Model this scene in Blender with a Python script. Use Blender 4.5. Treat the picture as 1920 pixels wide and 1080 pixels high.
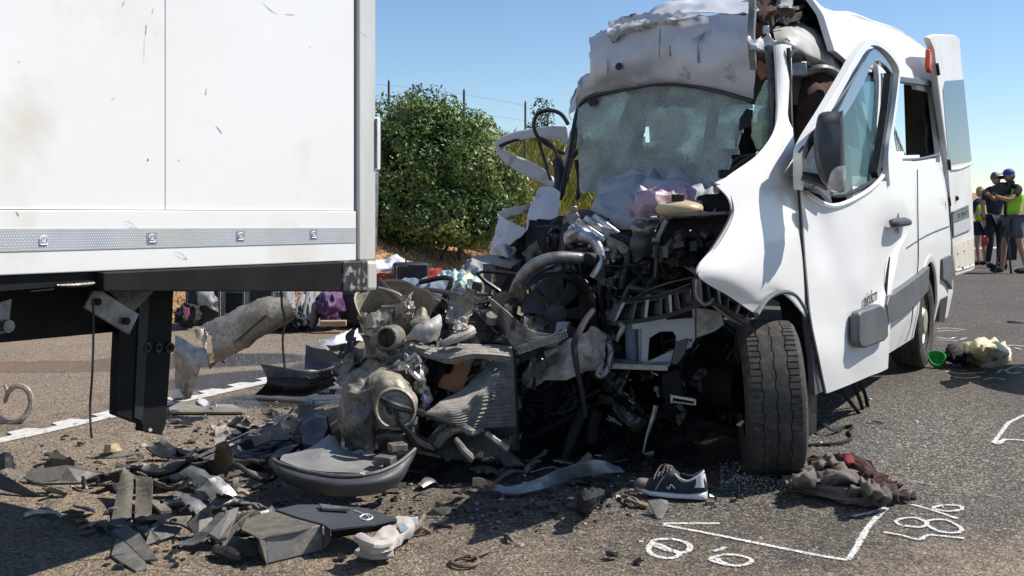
import bpy, bmesh, math, random
from mathutils import Vector, Matrix, noise
R = math.radians
for o in list(bpy.data.objects): bpy.data.objects.remove(o)
scene = bpy.context.scene
COL = scene.collection
# ------------------------------------------------------------------ camera
F = 1960.0; CH = 1.2; YH = 382.0
cam = bpy.data.cameras.new('camera'); camo = bpy.data.objects.new('camera', cam); COL.objects.link(camo)
camo.location = (0, 0, CH); camo.rotation_euler = (R(90), 0, 0)
cam.sensor_width = 36; cam.lens = F/1920*36; cam.shift_y = -(540-YH)/1920.0
cam.clip_start = .05; cam.clip_end = 3000
scene.camera = camo
# ------------------------------------------------------------------ sky and sun
world = bpy.data.worlds.new('World'); scene.world = world; world.use_nodes = True
SUN = Vector((.86, .13, 1.0)).normalized()
nt = world.node_tree; bg = nt.nodes['Background']
sky = nt.nodes.new('ShaderNodeTexSky'); sky.sky_type = 'NISHITA'; sky.sun_disc = False
sky.sun_elevation = math.asin(SUN.z); sky.sun_rotation = math.atan2(SUN.x, SUN.y)
sky.altitude = 600; sky.air_density = 1.0; sky.dust_density = .0; sky.ozone_density = 2.2
tn = nt.nodes.new('ShaderNodeMix'); tn.data_type = 'RGBA'; tn.blend_type = 'MULTIPLY'; tn.inputs[0].default_value = 1; tn.inputs[7].default_value = (.92, 1.0, 1.08, 1)
nt.links.new(sky.outputs[0], tn.inputs[6]); nt.links.new(tn.outputs[2], bg.inputs[0]); bg.inputs[1].default_value = .105
sl = bpy.data.lights.new('sun', 'SUN'); so = bpy.data.objects.new('sun', sl); COL.objects.link(so)
sl.energy = 5.0; sl.angle = R(.5); sl.color = (1, .93, .83)
so.rotation_euler = (-SUN).to_track_quat('-Z', 'Y').to_euler(); so.location = (6, -2, 9)
scene.view_settings.view_transform = 'Standard'; scene.view_settings.look = 'None'
scene.view_settings.exposure = 0.27; scene.view_settings.gamma = 1; scene.view_settings.use_curve_mapping = False
# ------------------------------------------------------------------ places
UV = Vector((.508, .861, 0)); WV = Vector((-.861, .508, 0)); O0 = Vector((1.31, 4.66, 0)); UP = Vector((0, 0, 1))
def P(px, py, Y):                       # a point at distance Y seen in that direction
    return Vector(((px-960)/F*Y, Y, CH-(py-YH)*Y/F))
def V(px, py, w=0):                     # a point on the vertical plane w metres inside the van's left side
    k = (px-960)/F; ox = O0.x+w*WV.x; oy = O0.y+w*WV.y
    u = (k*oy-ox)/(UV.x-k*UV.y); Y = oy+u*UV.y
    return P(px, py, Y)
def D(px, py, z=0):                     # a point at height z
    Y = F*(CH-z)/(py-YH); return P(px, py, Y)
def L(u, w, z): return O0+UV*u+WV*w+UP*z    # van coordinates
def PP(l): return [P(*a) if P(*a).z > .004 else D(a[0], a[1], .004) for a in l]
def VV(l): return [V(*a) for a in l]
def DD(l): return [D(*a) for a in l]
# ------------------------------------------------------------------ materials
MATS = {}
def rgb(c): return (c[0], c[1], c[2], 1)
def pm(name, base, rough=.5, metal=0, c2=None, vs=6, vt=(.4, .65), bump=0, bs=60, coat=0, dirt=None, ds=9, dt=(.55, .62), rv=0, detail=5, spec=None, trans=0, alpha=None, stretch=None):
    """general procedural surface: two-colour variation, dirt patches, fine relief, roughness variation"""
    m = bpy.data.materials.new(name); m.use_nodes = True; n = m.node_tree.nodes; l = m.node_tree.links
    b = n['Principled BSDF']; MATS[name] = m
    b.inputs['Base Color'].default_value = rgb(base); b.inputs['Roughness'].default_value = rough; b.inputs['Metallic'].default_value = metal
    if coat: b.inputs['Coat Weight'].default_value = coat; b.inputs['Coat Roughness'].default_value = .06
    if spec is not None: b.inputs['Specular IOR Level'].default_value = spec
    if trans: b.inputs['Transmission Weight'].default_value = trans
    tc = n.new('ShaderNodeTexCoord'); co = tc.outputs['Object']
    if stretch:
        mp = n.new('ShaderNodeMapping'); mp.inputs['Scale'].default_value = stretch; l.new(co, mp.inputs['Vector']); co = mp.outputs[0]
    def nz(s, d=detail):
        t = n.new('ShaderNodeTexNoise'); t.inputs['Scale'].default_value = s; t.inputs['Detail'].default_value = d; t.inputs['Roughness'].default_value = .6
        l.new(co, t.inputs['Vector']); return t.outputs['Fac']
    def ramp(src, a, bb):
        r = n.new('ShaderNodeMapRange'); r.inputs['From Min'].default_value = a; r.inputs['From Max'].default_value = bb; l.new(src, r.inputs['Value']); return r.outputs[0]
    def mix(f, a, bb):
        x = n.new('ShaderNodeMix'); x.data_type = 'RGBA'
        l.new(f, x.inputs[0])
        for s, v in ((x.inputs[6], a), (x.inputs[7], bb)):
            if isinstance(v, tuple): s.default_value = rgb(v)
            else: l.new(v, s)
        return x.outputs[2]
    cur = base
    if c2: cur = mix(ramp(nz(vs), *vt), cur, c2)
    if dirt: cur = mix(ramp(nz(ds, 9), *dt), cur, dirt)
    if not isinstance(cur, tuple): l.new(cur, b.inputs['Base Color'])
    if rv:
        r = ramp(nz(vs*2.3), .3, .7); q = n.new('ShaderNodeMath'); q.operation = 'MULTIPLY_ADD'; q.inputs[1].default_value = rv; q.inputs[2].default_value = rough-rv/2
        l.new(r, q.inputs[0]); l.new(q.outputs[0], b.inputs['Roughness'])
    if bump:
        bp = n.new('ShaderNodeBump'); bp.inputs['Strength'].default_value = bump; bp.inputs['Distance'].default_value = .01
        l.new(nz(bs, 4), bp.inputs['Height']); l.new(bp.outputs[0], b.inputs['Normal'])
    return m
pm('white_paint', (.83, .83, .82), .42, c2=(.80, .795, .78), vs=2, coat=.2, dirt=(.60, .57, .50), ds=5, dt=(.66, .8), bump=.02, bs=4)
pm('white_paint_scuffed', (.60, .62, .66), .4, c2=(.52, .54, .58), vs=3, coat=.2, dirt=(.20, .19, .19), ds=7, dt=(.60, .74), bump=.12, bs=9)
pm('pile_panel', (.44, .44, .43), .45, c2=(.22, .215, .205), vs=8, dirt=(.17, .155, .135), ds=34, dt=(.50, .70), bump=.3, bs=20)
pm('white_crushed', (.62, .63, .65), .42, c2=(.48, .49, .51), vs=8, dirt=(.13, .12, .11), ds=11, dt=(.55, .66), bump=.2, bs=20)
pm('box_white', (.76, .76, .75), .45, c2=(.71, .71, .695), vs=1.1, dirt=(.60, .55, .45), ds=2.4, dt=(.56, .82), bump=.02, bs=3)
pm('plastic_black', (.009, .0095, .011), .45, c2=(.022, .022, .024), vs=9, rv=.3, bump=.12, bs=120, dirt=(.12, .105, .085), ds=14, dt=(.62, .8))
pm('plastic_dark_grey', (.055, .058, .065), .5, c2=(.075, .078, .085), vs=6, bump=.12, bs=160, rv=.2)
pm('trim_grey', (.10, .107, .12), .5, c2=(.125, .13, .14), vs=4, bump=.1, bs=180)
pm('mirror_plastic', (.045, .047, .052), .42, c2=(.06, .062, .068), vs=4, bump=.08, bs=200)
pm('plastic_grey', (.17, .165, .155), .55, c2=(.11, .107, .10), vs=10, bump=.2, bs=90, dirt=(.30, .27, .22), ds=16, dt=(.5, .75))
pm('plastic_grey_light', (.27, .27, .265), .5, c2=(.19, .19, .19), vs=7, bump=.15, bs=90, dirt=(.38, .35, .28), ds=18, dt=(.55, .75))
pm('plastic_dusty', (.15, .135, .11), .7, c2=(.085, .078, .068), vs=14, bump=.25, bs=70, dirt=(.22, .19, .15), ds=32, dt=(.5, .75))
pm('metal_dark', (.10, .10, .105), .42, .7, c2=(.05, .05, .052), vs=12, rv=.3, bump=.25, bs=60, dirt=(.16, .12, .09), ds=15, dt=(.55, .7))
pm('metal_grey', (.33, .33, .33), .4, .6, c2=(.18, .18, .18), vs=14, rv=.3, bump=.2, bs=50, dirt=(.20, .16, .12), ds=18, dt=(.55, .7))
pm('aluminium', (.60, .60, .60), .36, .85, c2=(.38, .38, .38), vs=18, rv=.25, bump=.2, bs=60, dirt=(.16, .13, .10), ds=15, dt=(.55, .68))
pm('metal_tan', (.40, .365, .305), .5, .2, c2=(.19, .17, .14), vs=3.5, vt=(.40, .66), bump=.6, bs=38, dirt=(.17, .145, .115), ds=38, dt=(.50, .70), rv=.3)
pm('metal_tan_dark', (.29, .265, .235), .5, .3, c2=(.13, .12, .108), vs=3.5, vt=(.4, .66), bump=.6, bs=38, dirt=(.09, .08, .07), ds=38, dt=(.50, .70), rv=.3)
pm('rust', (.12, .085, .06), .75, .1, c2=(.22, .17, .12), vs=15, bump=.4, bs=60)
pm('radiator_fins', (.36, .34, .31), .5, .5, c2=(.24, .225, .2), vs=18, bump=.6, bs=240, dirt=(.10, .09, .08), ds=12, dt=(.58, .68))
pm('radiator_dark', (.16, .15, .135), .6, .3, c2=(.09, .085, .08), vs=18, bump=.7, bs=240, dirt=(.05, .045, .04), ds=12, dt=(.55, .66))
pm('rubber', (.022, .022, .023), .75, c2=(.035, .034, .033), vs=20, bump=.2, bs=120)
pm('tyre_rubber', (.036, .033, .031), .85, c2=(.068, .061, .054), vs=9, bump=.35, bs=220, dirt=(.13, .115, .095), ds=30, dt=(.5, .8))
pm('hose', (.016, .016, .017), .38, c2=(.03, .03, .03), vs=15)
pm('chassis_black', (.005, .0055, .006), .6, c2=(.011, .011, .011), vs=7, bump=.1, bs=60, dirt=(.035, .032, .03), ds=9, dt=(.66, .82), spec=.25)
pm('scuffed_rubber', (.03, .03, .031), .6, c2=(.02, .02, .02), vs=20, bump=.3, bs=50, dirt=(.42, .42, .42), ds=34, dt=(.54, .70))
pm('post_grey', (.62, .62, .60), .45, .1, c2=(.54, .53, .50), vs=5, dirt=(.6, .6, .6), ds=12, dt=(.66, .72), stretch=(1, 1, .3))
pm('frame_gloss', (.10, .115, .14), .16, .3, c2=(.07, .08, .10), vs=6, coat=.6)
pm('interior', (.09, .085, .08), .8, c2=(.05, .047, .045), vs=5, bump=.2, bs=40)
pm('headliner', (.50, .49, .46), .45, .0, c2=(.34, .33, .31), vs=4, bump=.15, bs=12)
pm('airbag', (.36, .39, .43), .7, c2=(.30, .33, .37), vs=8, bump=.25, bs=60)  # base colour lowered to stand in for shade on the pale fabric
pm('tank_plastic', (.55, .46, .29), .35, c2=(.48, .39, .24), vs=8, bump=.05, bs=50)
pm('orange_lens', (.75, .10, .02), .25, c2=(.6, .07, .015), vs=10)
pm('lamp_lens', (.45, .43, .40), .2, c2=(.32, .29, .25), vs=25, bump=.2, bs=40, coat=.4)
pm('lens_white', (.72, .73, .75), .2, coat=.3, c2=(.62, .63, .66), vs=6)
pm('orange_board', (.36, .13, .045), .6, c2=(.26, .09, .035), vs=8, bump=.2, bs=40)
pm('cloth_grey', (.175, .150, .135), .95, c2=(.14, .12, .108), vs=14, bump=.5, bs=260)
pm('cloth_brown', (.085, .045, .036), .9, c2=(.05, .03, .026), vs=14, bump=.5, bs=260)
pm('cloth_red', (.17, .022, .025), .9, c2=(.2, .02, .02), vs=14, bump=.4, bs=200)
pm('cloth_black', (.013, .013, .016), .85, c2=(.022, .022, .026), vs=14, bump=.4, bs=200)
pm('cloth_navy', (.022, .028, .05), .85, c2=(.014, .018, .03), vs=14, bump=.4, bs=200)
pm('denim', (.14, .19, .26), .85, c2=(.22, .27, .33), vs=9, bump=.5, bs=160)
pm('cloth_charcoal', (.05, .052, .06), .85, c2=(.03, .03, .036), vs=14, bump=.4, bs=200)
pm('cloth_lightgrey', (.33, .34, .36), .85, c2=(.22, .23, .25), vs=10, bump=.4, bs=120)
pm('cloth_purple', (.075, .025, .10), .6, c2=(.14, .06, .17), vs=9, bump=.5, bs=60)
pm('bag_pink', (.42, .30, .36), .4, c2=(.36, .27, .42), vs=9, bump=.4, bs=40, dirt=(.45, .16, .15), ds=7, dt=(.6, .7))
pm('bag_white', (.78, .78, .80), .35, c2=(.7, .7, .74), vs=5, bump=.3, bs=30)
pm('bag_cream', (.74, .68, .46), .35, c2=(.66, .56, .33), vs=11, bump=.4, bs=50)
pm('bag_print', (.62, .66, .62), .35, c2=(.16, .42, .52), vs=12, vt=(.5, .56), bump=.4, bs=50, dirt=(.62, .60, .12), ds=14, dt=(.56, .6))
pm('plastic_red', (.52, .06, .035), .45, c2=(.42, .05, .03), vs=8)
pm('plastic_green', (.05, .42, .07), .3, c2=(.03, .3, .05), vs=12)
pm('plastic_pink', (.72, .16, .28), .5)
pm('suitcase_black', (.016, .017, .02), .5, c2=(.028, .028, .032), vs=12, bump=.2, bs=150)
pm('suitcase_taupe', (.17, .14, .145), .6, c2=(.13, .11, .115), vs=8, bump=.3, bs=120)
pm('zip_grey', (.35, .35, .36), .4)
pm('cardboard', (.42, .30, .19), .8, c2=(.34, .24, .15), vs=10)
pm('tube_white', (.46, .43, .40), .55, c2=(.40, .36, .34), vs=14, bump=.3, bs=60, dirt=(.2, .17, .15), ds=14, dt=(.58, .66))
pm('shoe_navy', (.018, .022, .038), .7, c2=(.028, .032, .05), vs=20, bump=.4, bs=300)
pm('shoe_sole', (.70, .71, .76), .5, c2=(.58, .58, .62), vs=16, dirt=(.35, .33, .3), ds=20, dt=(.6, .75))
pm('shoe_taupe', (.17, .145, .135), .8, c2=(.13, .11, .1), vs=20)
pm('shoe_stitch', (.42, .42, .44), .6)
pm('skin', (.50, .27, .17), .55, c2=(.42, .22, .14), vs=9)
pm('hair_blond', (.50, .34, .15), .6, c2=(.62, .44, .22), vs=40, bump=.6, bs=60)
pm('hair_grey', (.16, .14, .13), .7, c2=(.1, .09, .08), vs=40, bump=.6, bs=60)
pm('hi_vis', (.42, .82, .03), .6, c2=(.36, .74, .02), vs=10, bump=.2, bs=50)
pm('hi_vis_yellow', (.62, .74, .03), .6, c2=(.54, .66, .02), vs=10, bump=.2, bs=50)
pm('reflective', (.55, .56, .55), .3)
pm('shorts_grey', (.12, .125, .15), .85, c2=(.09, .095, .115), vs=10, bump=.3, bs=60)
pm('cap_blue', (.03, .08, .36), .7)
pm('camera_black', (.012, .012, .013), .4)
pm('tape_silver', (.40, .43, .46), .4, c2=(.34, .37, .40), vs=8, dirt=(.42, .40, .36), ds=5, dt=(.5, .75))
pm('tape_dot', (.78, .8, .82), .4)
pm('tape_square', (.24, .28, .32), .45)
pm('tape_mark', (.85, .86, .87), .5)
pm('print_dark', (.03, .03, .035), .5)
pm('plate_white', (.62, .62, .64), .4, c2=(.45, .46, .50), vs=60, vt=(.45, .5))
pm('plate_dark', (.09, .10, .115), .4, c2=(.13, .14, .15), vs=20)
pm('door_dirty', (.74, .74, .73), .45, c2=(.68, .66, .61), vs=3, dirt=(.55, .49, .38), ds=6, dt=(.64, .82))
pm('dried_mud', (.60, .54, .42), .6, c2=(.68, .64, .55), vs=9, dirt=(.40, .34, .25), ds=12, dt=(.6, .75))
pm('hub_metal', (.48, .46, .42), .5, .3, c2=(.34, .32, .28), vs=10, dirt=(.22, .18, .14), ds=10)
pm('wood_pole', (.10, .09, .08), .8)
pm('bark', (.10, .08, .06), .85, c2=(.06, .05, .04), vs=10, bump=.6, bs=30)
pm('scratch', (.30, .30, .30), .6)
pm('stain_tan', (.66, .64, .59), .6, c2=(.72, .70, .66), vs=30)
def leafmat(name, a, b, c):
    m = bpy.data.materials.new(name); m.use_nodes = True; n = m.node_tree.nodes; l = m.node_tree.links
    bs = n['Principled BSDF']; MATS[name] = m
    at = n.new('ShaderNodeAttribute'); at.attribute_name = 'tint'
    r = n.new('ShaderNodeValToRGB'); e = r.color_ramp.elements; e[0].color = rgb(a); e[1].color = rgb(c); x = e.new(.5); x.color = rgb(b)
    l.new(at.outputs['Fac'], r.inputs[0]); l.new(r.outputs[0], bs.inputs['Base Color']); bs.inputs['Roughness'].default_value = .42
    tr = n.new('ShaderNodeBsdfTranslucent'); l.new(r.outputs[0], tr.inputs[0])
    ms = n.new('ShaderNodeMixShader'); ms.inputs[0].default_value = .22
    l.new(bs.outputs[0], ms.inputs[1]); l.new(tr.outputs[0], ms.inputs[2]); l.new(ms.outputs[0], n['Material Output'].inputs[0])
leafmat('leaf_bush', (.045, .085, .018), (.13, .205, .042), (.29, .345, .11))
leafmat('leaf_pale', (.06, .10, .05), (.10, .15, .07), (.16, .2, .1))
leafmat('grass_green', (.13, .15, .03), (.24, .23, .05), (.40, .32, .10))
leafmat('grass_dry', (.26, .16, .075), (.42, .27, .13), (.62, .46, .25))
# cracked laminated glass: a net of cracks that scatters light, clearer where the cracks are wide apart
def cracked(name, tint, dens=.75, scale=130):
    m = bpy.data.materials.new(name); m.use_nodes = True; n = m.node_tree.nodes; l = m.node_tree.links; MATS[name] = m
    out = n['Material Output']; b = n['Principled BSDF']
    tc = n.new('ShaderNodeTexCoord')
    v = n.new('ShaderNodeTexVoronoi'); v.feature = 'DISTANCE_TO_EDGE'; v.inputs['Scale'].default_value = scale; l.new(tc.outputs['Object'], v.inputs['Vector'])
    v2 = n.new('ShaderNodeTexVoronoi'); v2.feature = 'DISTANCE_TO_EDGE'; v2.inputs['Scale'].default_value = scale*.10; l.new(tc.outputs['Object'], v2.inputs['Vector'])
    nz = n.new('ShaderNodeTexNoise'); nz.inputs['Scale'].default_value = 5; nz.inputs['Detail'].default_value = 6; l.new(tc.outputs['Object'], nz.inputs['Vector'])
    def mr(s, a, bb, c=0, d=1):
        r = n.new('ShaderNodeMapRange'); l.new(s, r.inputs[0])
        for i, q in enumerate((a, bb, c, d)): r.inputs[i+1].default_value = q
        return r.outputs[0]
    def ma(op, x, y):
        q = n.new('ShaderNodeMath'); q.operation = op; q.use_clamp = True
        for i, s in enumerate((x, y)):
            if isinstance(s, (int, float)): q.inputs[i].default_value = s
            else: l.new(s, q.inputs[i])
        return q.outputs[0]
    ck = ma('MAXIMUM', mr(v.outputs['Distance'], .0, .22, 1, 0), mr(v2.outputs['Distance'], .0, .022, 1, 0))
    fac = ma('ADD', ma('MULTIPLY', ck, .3), mr(nz.outputs['Fac'], .35, .65, dens-.42, dens+.1))
    tp = n.new('ShaderNodeBsdfTransparent'); tp.inputs[0].default_value = (.80, .88, .84, 1)
    cr = n.new('ShaderNodeMix'); cr.data_type = 'RGBA'; l.new(ma('MULTIPLY', ck, mr(nz.outputs['Fac'], .4, .62, .1, .6)), cr.inputs[0]); cr.inputs[6].default_value = rgb(tint); cr.inputs[7].default_value = (.48, .56, .52, 1)
    l.new(cr.outputs[2], b.inputs['Base Color']); b.inputs['Roughness'].default_value = .22
    bp = n.new('ShaderNodeBump'); bp.inputs['Strength'].default_value = .25; bp.inputs['Distance'].default_value = .004; l.new(ck, bp.inputs['Height']); l.new(bp.outputs[0], b.inputs['Normal'])
    ms = n.new('ShaderNodeMixShader'); l.new(fac, ms.inputs[0]); l.new(tp.outputs[0], ms.inputs[1]); l.new(b.outputs[0], ms.inputs[2]); l.new(ms.outputs[0], out.inputs[0])
cracked('cracked_glass', (.30, .345, .315), .80, 85)
cracked('cracked_glass_pale', (.34, .48, .40), .8, 80)
def glass(name, tint, fac, dif):
    m = bpy.data.materials.new(name); m.use_nodes = True; n = m.node_tree.nodes; l = m.node_tree.links; MATS[name] = m
    b = n['Principled BSDF']; b.inputs['Base Color'].default_value = rgb(dif); b.inputs['Roughness'].default_value = .03
    tp = n.new('ShaderNodeBsdfTransparent'); tp.inputs[0].default_value = rgb(tint)
    ms = n.new('ShaderNodeMixShader'); ms.inputs[0].default_value = fac
    l.new(tp.outputs[0], ms.inputs[1]); l.new(b.outputs[0], ms.inputs[2]); l.new(ms.outputs[0], n['Material Output'].inputs[0])
glass('door_glass', (.62, .80, .82), .38, (.14, .22, .24))
glass('rear_door_glass', (.30, .36, .45), .85, (.075, .095, .13))
glass('glass_crumb', (.8, .86, .84), .7, (.46, .50, .49))
# ------------------------------------------------------------------ mesh helpers
def cr(a, b, c, d, t):
    return .5*((2*b)+(c-a)*t+(2*a-5*b+4*c-d)*t*t+(3*b-a-3*c+d)*t*t*t)
def curve(pts, n, closed=False):
    pts = [Vector(p) for p in pts]; out = []; k = len(pts)
    segs = k if closed else k-1
    for i in range(segs):
        if closed: a, b, c, d = pts[(i-1) % k], pts[i], pts[(i+1) % k], pts[(i+2) % k]
        else: a, b, c, d = pts[max(i-1, 0)], pts[i], pts[i+1], pts[min(i+2, k-1)]
        for j in range(n): out.append(cr(a, b, c, d, j/n))
    if not closed: out.append(pts[-1].copy())
    return out
def basis(d, up=UP):
    d = d.normalized()
    if abs(d.dot(up)) > .97: up = Vector((1, 0, 0)) if abs(d.x) < .9 else Vector((0, 1, 0))
    x = d.cross(up).normalized(); return x, x.cross(d).normalized()
class MB:
    def __init__(s): s.v = []; s.f = []
    def add(s, vs, fs):
        o = len(s.v); s.v += [Vector(v) for v in vs]; s.f += [tuple(i+o for i in f) for f in fs]; return s
    def box(s, c, sx, sy, sz, M=None, taper=1):
        M = M or Matrix.Identity(3); c = Vector(c)
        vs = [c+M@Vector((x*sx/2*(taper if z > 0 else 1), y*sy/2*(taper if z > 0 else 1), z*sz/2)) for z in (-1, 1) for y in (-1, 1) for x in (-1, 1)]
        return s.add(vs, [(0, 2, 3, 1), (4, 5, 7, 6), (0, 1, 5, 4), (2, 6, 7, 3), (0, 4, 6, 2), (1, 3, 7, 5)])
    def beam(s, a, b, w, h, up=UP):
        a, b = Vector(a), Vector(b); x, z = basis(b-a, up)
        vs = [p+x*(i*w/2)+z*(j*h/2) for p in (a, b) for i, j in ((-1, -1), (1, -1), (1, 1), (-1, 1))]
        return s.add(vs, [(3, 2, 1, 0), (4, 5, 6, 7), (0, 1, 5, 4), (1, 2, 6, 5), (2, 3, 7, 6), (3, 0, 4, 7)])
    def tube(s, pts, r, n=8, sm=6, closed=False, flat=1, up=UP):
        rad = r if isinstance(r, (list, tuple)) else [r]*len(pts)
        q = [Vector((*p, rr)) if False else p for p, rr in zip(pts, rad)]
        c = curve(q, sm, closed) if sm else [Vector(p) for p in pts]
        m = len(c); rr = []
        for i in range(m):
            t = i/(sm or 1); a = int(t) % len(rad); b = (a+1) % len(rad) if closed else min(a+1, len(rad)-1); rr.append(rad[a]+(rad[b]-rad[a])*(t-int(t)))
        vs = []; fs = []; x = None
        for i in range(m):
            d = (c[(i+1) % m]-c[i-1]) if closed else (c[min(i+1, m-1)]-c[max(i-1, 0)])
            if d.length < 1e-9: d = Vector((0, 0, 1))
            d.normalize()
            if x is None: x, z = basis(d, up)
            else:
                x = (x-d*x.dot(d)); x = x.normalized() if x.length > 1e-6 else basis(d, up)[0]; z = x.cross(d).normalized()
            for j in range(n):
                a = 2*math.pi*j/n; vs.append(c[i]+x*math.cos(a)*rr[i]+z*math.sin(a)*rr[i]*flat)
        for i in range(m if closed else m-1):
            for j in range(n):
                i2 = (i+1) % m; fs.append((i*n+j, i*n+(j+1) % n, i2*n+(j+1) % n, i2*n+j))
        if not closed: fs.append(tuple(range(n-1, -1, -1))); fs.append(tuple((m-1)*n+j for j in range(n)))
        return s.add(vs, fs)
    def sweep(s, pts, prof, sm=6, up=UP, closed=False):       # prof = [(a,b)] across, in the frame's x and z
        c = curve(pts, sm, closed) if sm else [Vector(p) for p in pts]; m = len(c); n = len(prof); vs = []; fs = []
        for i in range(m):
            d = (c[(i+1) % m]-c[i-1]) if closed else (c[min(i+1, m-1)]-c[max(i-1, 0)]); x = d.normalized().cross(up).normalized(); z = x.cross(d.normalized())
            for a, b in prof: vs.append(c[i]+x*a+z*b)
        for i in range(m if closed else m-1):
            for j in range(n): fs.append((i*n+j, i*n+(j+1) % n, ((i+1) % m)*n+(j+1) % n, ((i+1) % m)*n+j))
        if not closed: fs.append(tuple(range(n-1, -1, -1))); fs.append(tuple((m-1)*n+j for j in range(n)))
        return s.add(vs, fs)
    def lathe(s, prof, o, ax, n=24, closed=False, fun=None, arc=1.0):
        ax = Vector(ax).normalized(); x, z = basis(ax); o = Vector(o); vs = []; fs = []; k = len(prof)
        m = n if arc == 1 else n+1
        for i in range(m):
            a = 2*math.pi*i/n*arc
            for j, (r, h) in enumerate(prof):
                if fun: r, h = fun(a, j, r, h)
                vs.append(o+ax*h+(x*math.cos(a)+z*math.sin(a))*r)
        for i in range(n):
            for j in range(k if closed else k-1):
                i2 = (i+1) % m; j2 = (j+1) % k; fs.append((i*k+j, i2*k+j, i2*k+j2, i*k+j2))
        return s.add(vs, fs)
    def cyl(s, a, b, r, n=16, r2=None):
        a, b = Vector(a), Vector(b); r2 = r if r2 is None else r2
        x, z = basis(b-a); vs = [p+(x*math.cos(2*math.pi*i/n)+z*math.sin(2*math.pi*i/n))*q for p, q in ((a, r), (b, r2)) for i in range(n)]
        return s.add(vs, [tuple(range(n-1, -1, -1)), tuple(range(n, 2*n))]+[(i, (i+1) % n, n+(i+1) % n, n+i) for i in range(n)])
    def prism(s, pts, off):                                   # a flat outline given a thickness
        pts = [Vector(p) for p in pts]; off = Vector(off); n = len(pts)
        return s.add(pts+[p+off for p in pts], [tuple(range(n)), tuple(range(2*n-1, n-1, -1))]+[((i+1) % n, i, n+i, n+(i+1) % n) for i in range(n)])
    def plate(s, pts, th):                                    # outline thickened along its own normal
        pts = [Vector(p) for p in pts]; nn = Vector((0, 0, 0)); c = sum(pts, Vector())/len(pts)
        for i in range(len(pts)): nn += (pts[i]-c).cross(pts[(i+1) % len(pts)]-c)
        nn.normalize()
        if nn.y > 0: nn = -nn
        return s.prism(pts, -nn*th)
    def blob(s, c, rx, ry, rz, amp=.15, fr=3, seed=0, sub=3, M=None):
        b = bmesh.new(); bmesh.ops.create_icosphere(b, subdivisions=sub, radius=1); M = M or Matrix.Identity(3)
        vs = []; sd = Vector((seed*7.3, seed*3.1, -seed*2.7))
        for v in b.verts:
            p = v.co.copy(); k = 1+amp*noise.noise(p*fr+sd)*2+amp*.5*noise.noise(p*fr*2.7+sd); vs.append(Vector(c)+M@Vector((p.x*rx*k, p.y*ry*k, p.z*rz*k)))
        fs = [tuple(v.index for v in f.verts) for f in b.faces]; b.free(); return s.add(vs, fs)
    def grid(s, rows, nu=6, nv=6, amp=0, fr=6, th=.003, seed=0, ridge=None, ragged=0, sharp=0, smooth=True, holes=0, cut=None, fine=0):
        """a sheet through control rows; optional crumple, ridges, torn rim, thickness"""
        if smooth: A = [curve(r, nu) for r in rows]
        else: A = [[r[min(i//nu, len(r)-1)].lerp(r[min(i//nu+1, len(r)-1)], (i % nu)/nu) for i in range((len(r)-1)*nu+1)] for r in rows]
        cols = len(A[0]); G = []
        cc = [curve([A[i][j] for i in range(len(A))], nv) if smooth else [A[min(i//nv, len(A)-1)][j].lerp(A[min(i//nv+1, len(A)-1)][j], (i % nv)/nv) for i in range((len(A)-1)*nv+1)] for j in range(cols)]
        G = [[cc[j][i] for j in range(cols)] for i in range(len(cc[0]))]; rws = len(G); sd = Vector((seed*5.17, seed*2.31, seed*9.7))
        N = [[None]*cols for _ in range(rws)]
        for i in range(rws):
            for j in range(cols):
                a = G[min(i+1, rws-1)][j]-G[max(i-1, 0)][j]; b = G[i][min(j+1, cols-1)]-G[i][max(j-1, 0)]; q = a.cross(b)
                N[i][j] = q.normalized() if q.length > 1e-12 else Vector((0, -1, 0))
        H = [[None]*cols for _ in range(rws)]
        for i in range(rws):
            for j in range(cols):
                p = G[i][j]; d = 0
                if amp or fine:
                    d += amp*(noise.noise(p*fr+sd)*1.2+.5*noise.noise(p*fr*2.3+sd))
                    if sharp: d += amp*sharp*(.35-abs(noise.noise(p*fr*1.4+sd*2))*1.6)
                if fine: d += fine*(.3-abs(noise.noise(Vector((p.x*fr*3, p.y*fr*3, p.z*fr*2))+sd))*1.5)
                if ridge:
                    ax, cnt, ra = ridge[:3]; t = (j/(cols-1) if ax == 'u' else i/(rws-1)); q_ = 2*math.pi*cnt*t
                    if len(ridge) > 3: q_ += ridge[3]*noise.noise(p*4+sd); ra *= .3+1.2*abs(noise.noise(p*6-sd))*1.6
                    d += ra*math.sin(q_)
                H[i][j] = p+N[i][j]*d
        keep = set()
        for i in range(rws-1):
            for j in range(cols-1):
                e = min(i, j, rws-2-i, cols-2-j)
                if ragged and e < ragged and noise.noise(Vector((i*.45, j*.45, seed*3.3))) > -.05+.35*e/ragged: continue
                if holes and noise.noise(G[i][j]*14+sd) > .75-holes: continue
                if cut and cut(G[i][j], i/(rws-1), j/(cols-1)): continue
                keep.add((i, j))
        vs = []; idx = {}
        def gi(i, j, k):
            q = (i, j, k)
            if q not in idx: idx[q] = len(vs); vs.append(H[i][j]+N[i][j]*(th/2 if k else -th/2))
            return idx[q]
        fs = []
        for (i, j) in keep:
            fs.append((gi(i, j, 1), gi(i, j+1, 1), gi(i+1, j+1, 1), gi(i+1, j, 1))); fs.append((gi(i+1, j, 0), gi(i+1, j+1, 0), gi(i, j+1, 0), gi(i, j, 0)))
            for di, dj, a, b in ((-1, 0, (i, j), (i, j+1)), (1, 0, (i+1, j+1), (i+1, j)), (0, -1, (i+1, j), (i, j)), (0, 1, (i, j+1), (i+1, j+1))):
                if (i+di, j+dj) not in keep: fs.append((gi(*b, 1), gi(*a, 1), gi(*a, 0), gi(*b, 0)))
        return s.add(vs, fs)
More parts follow.
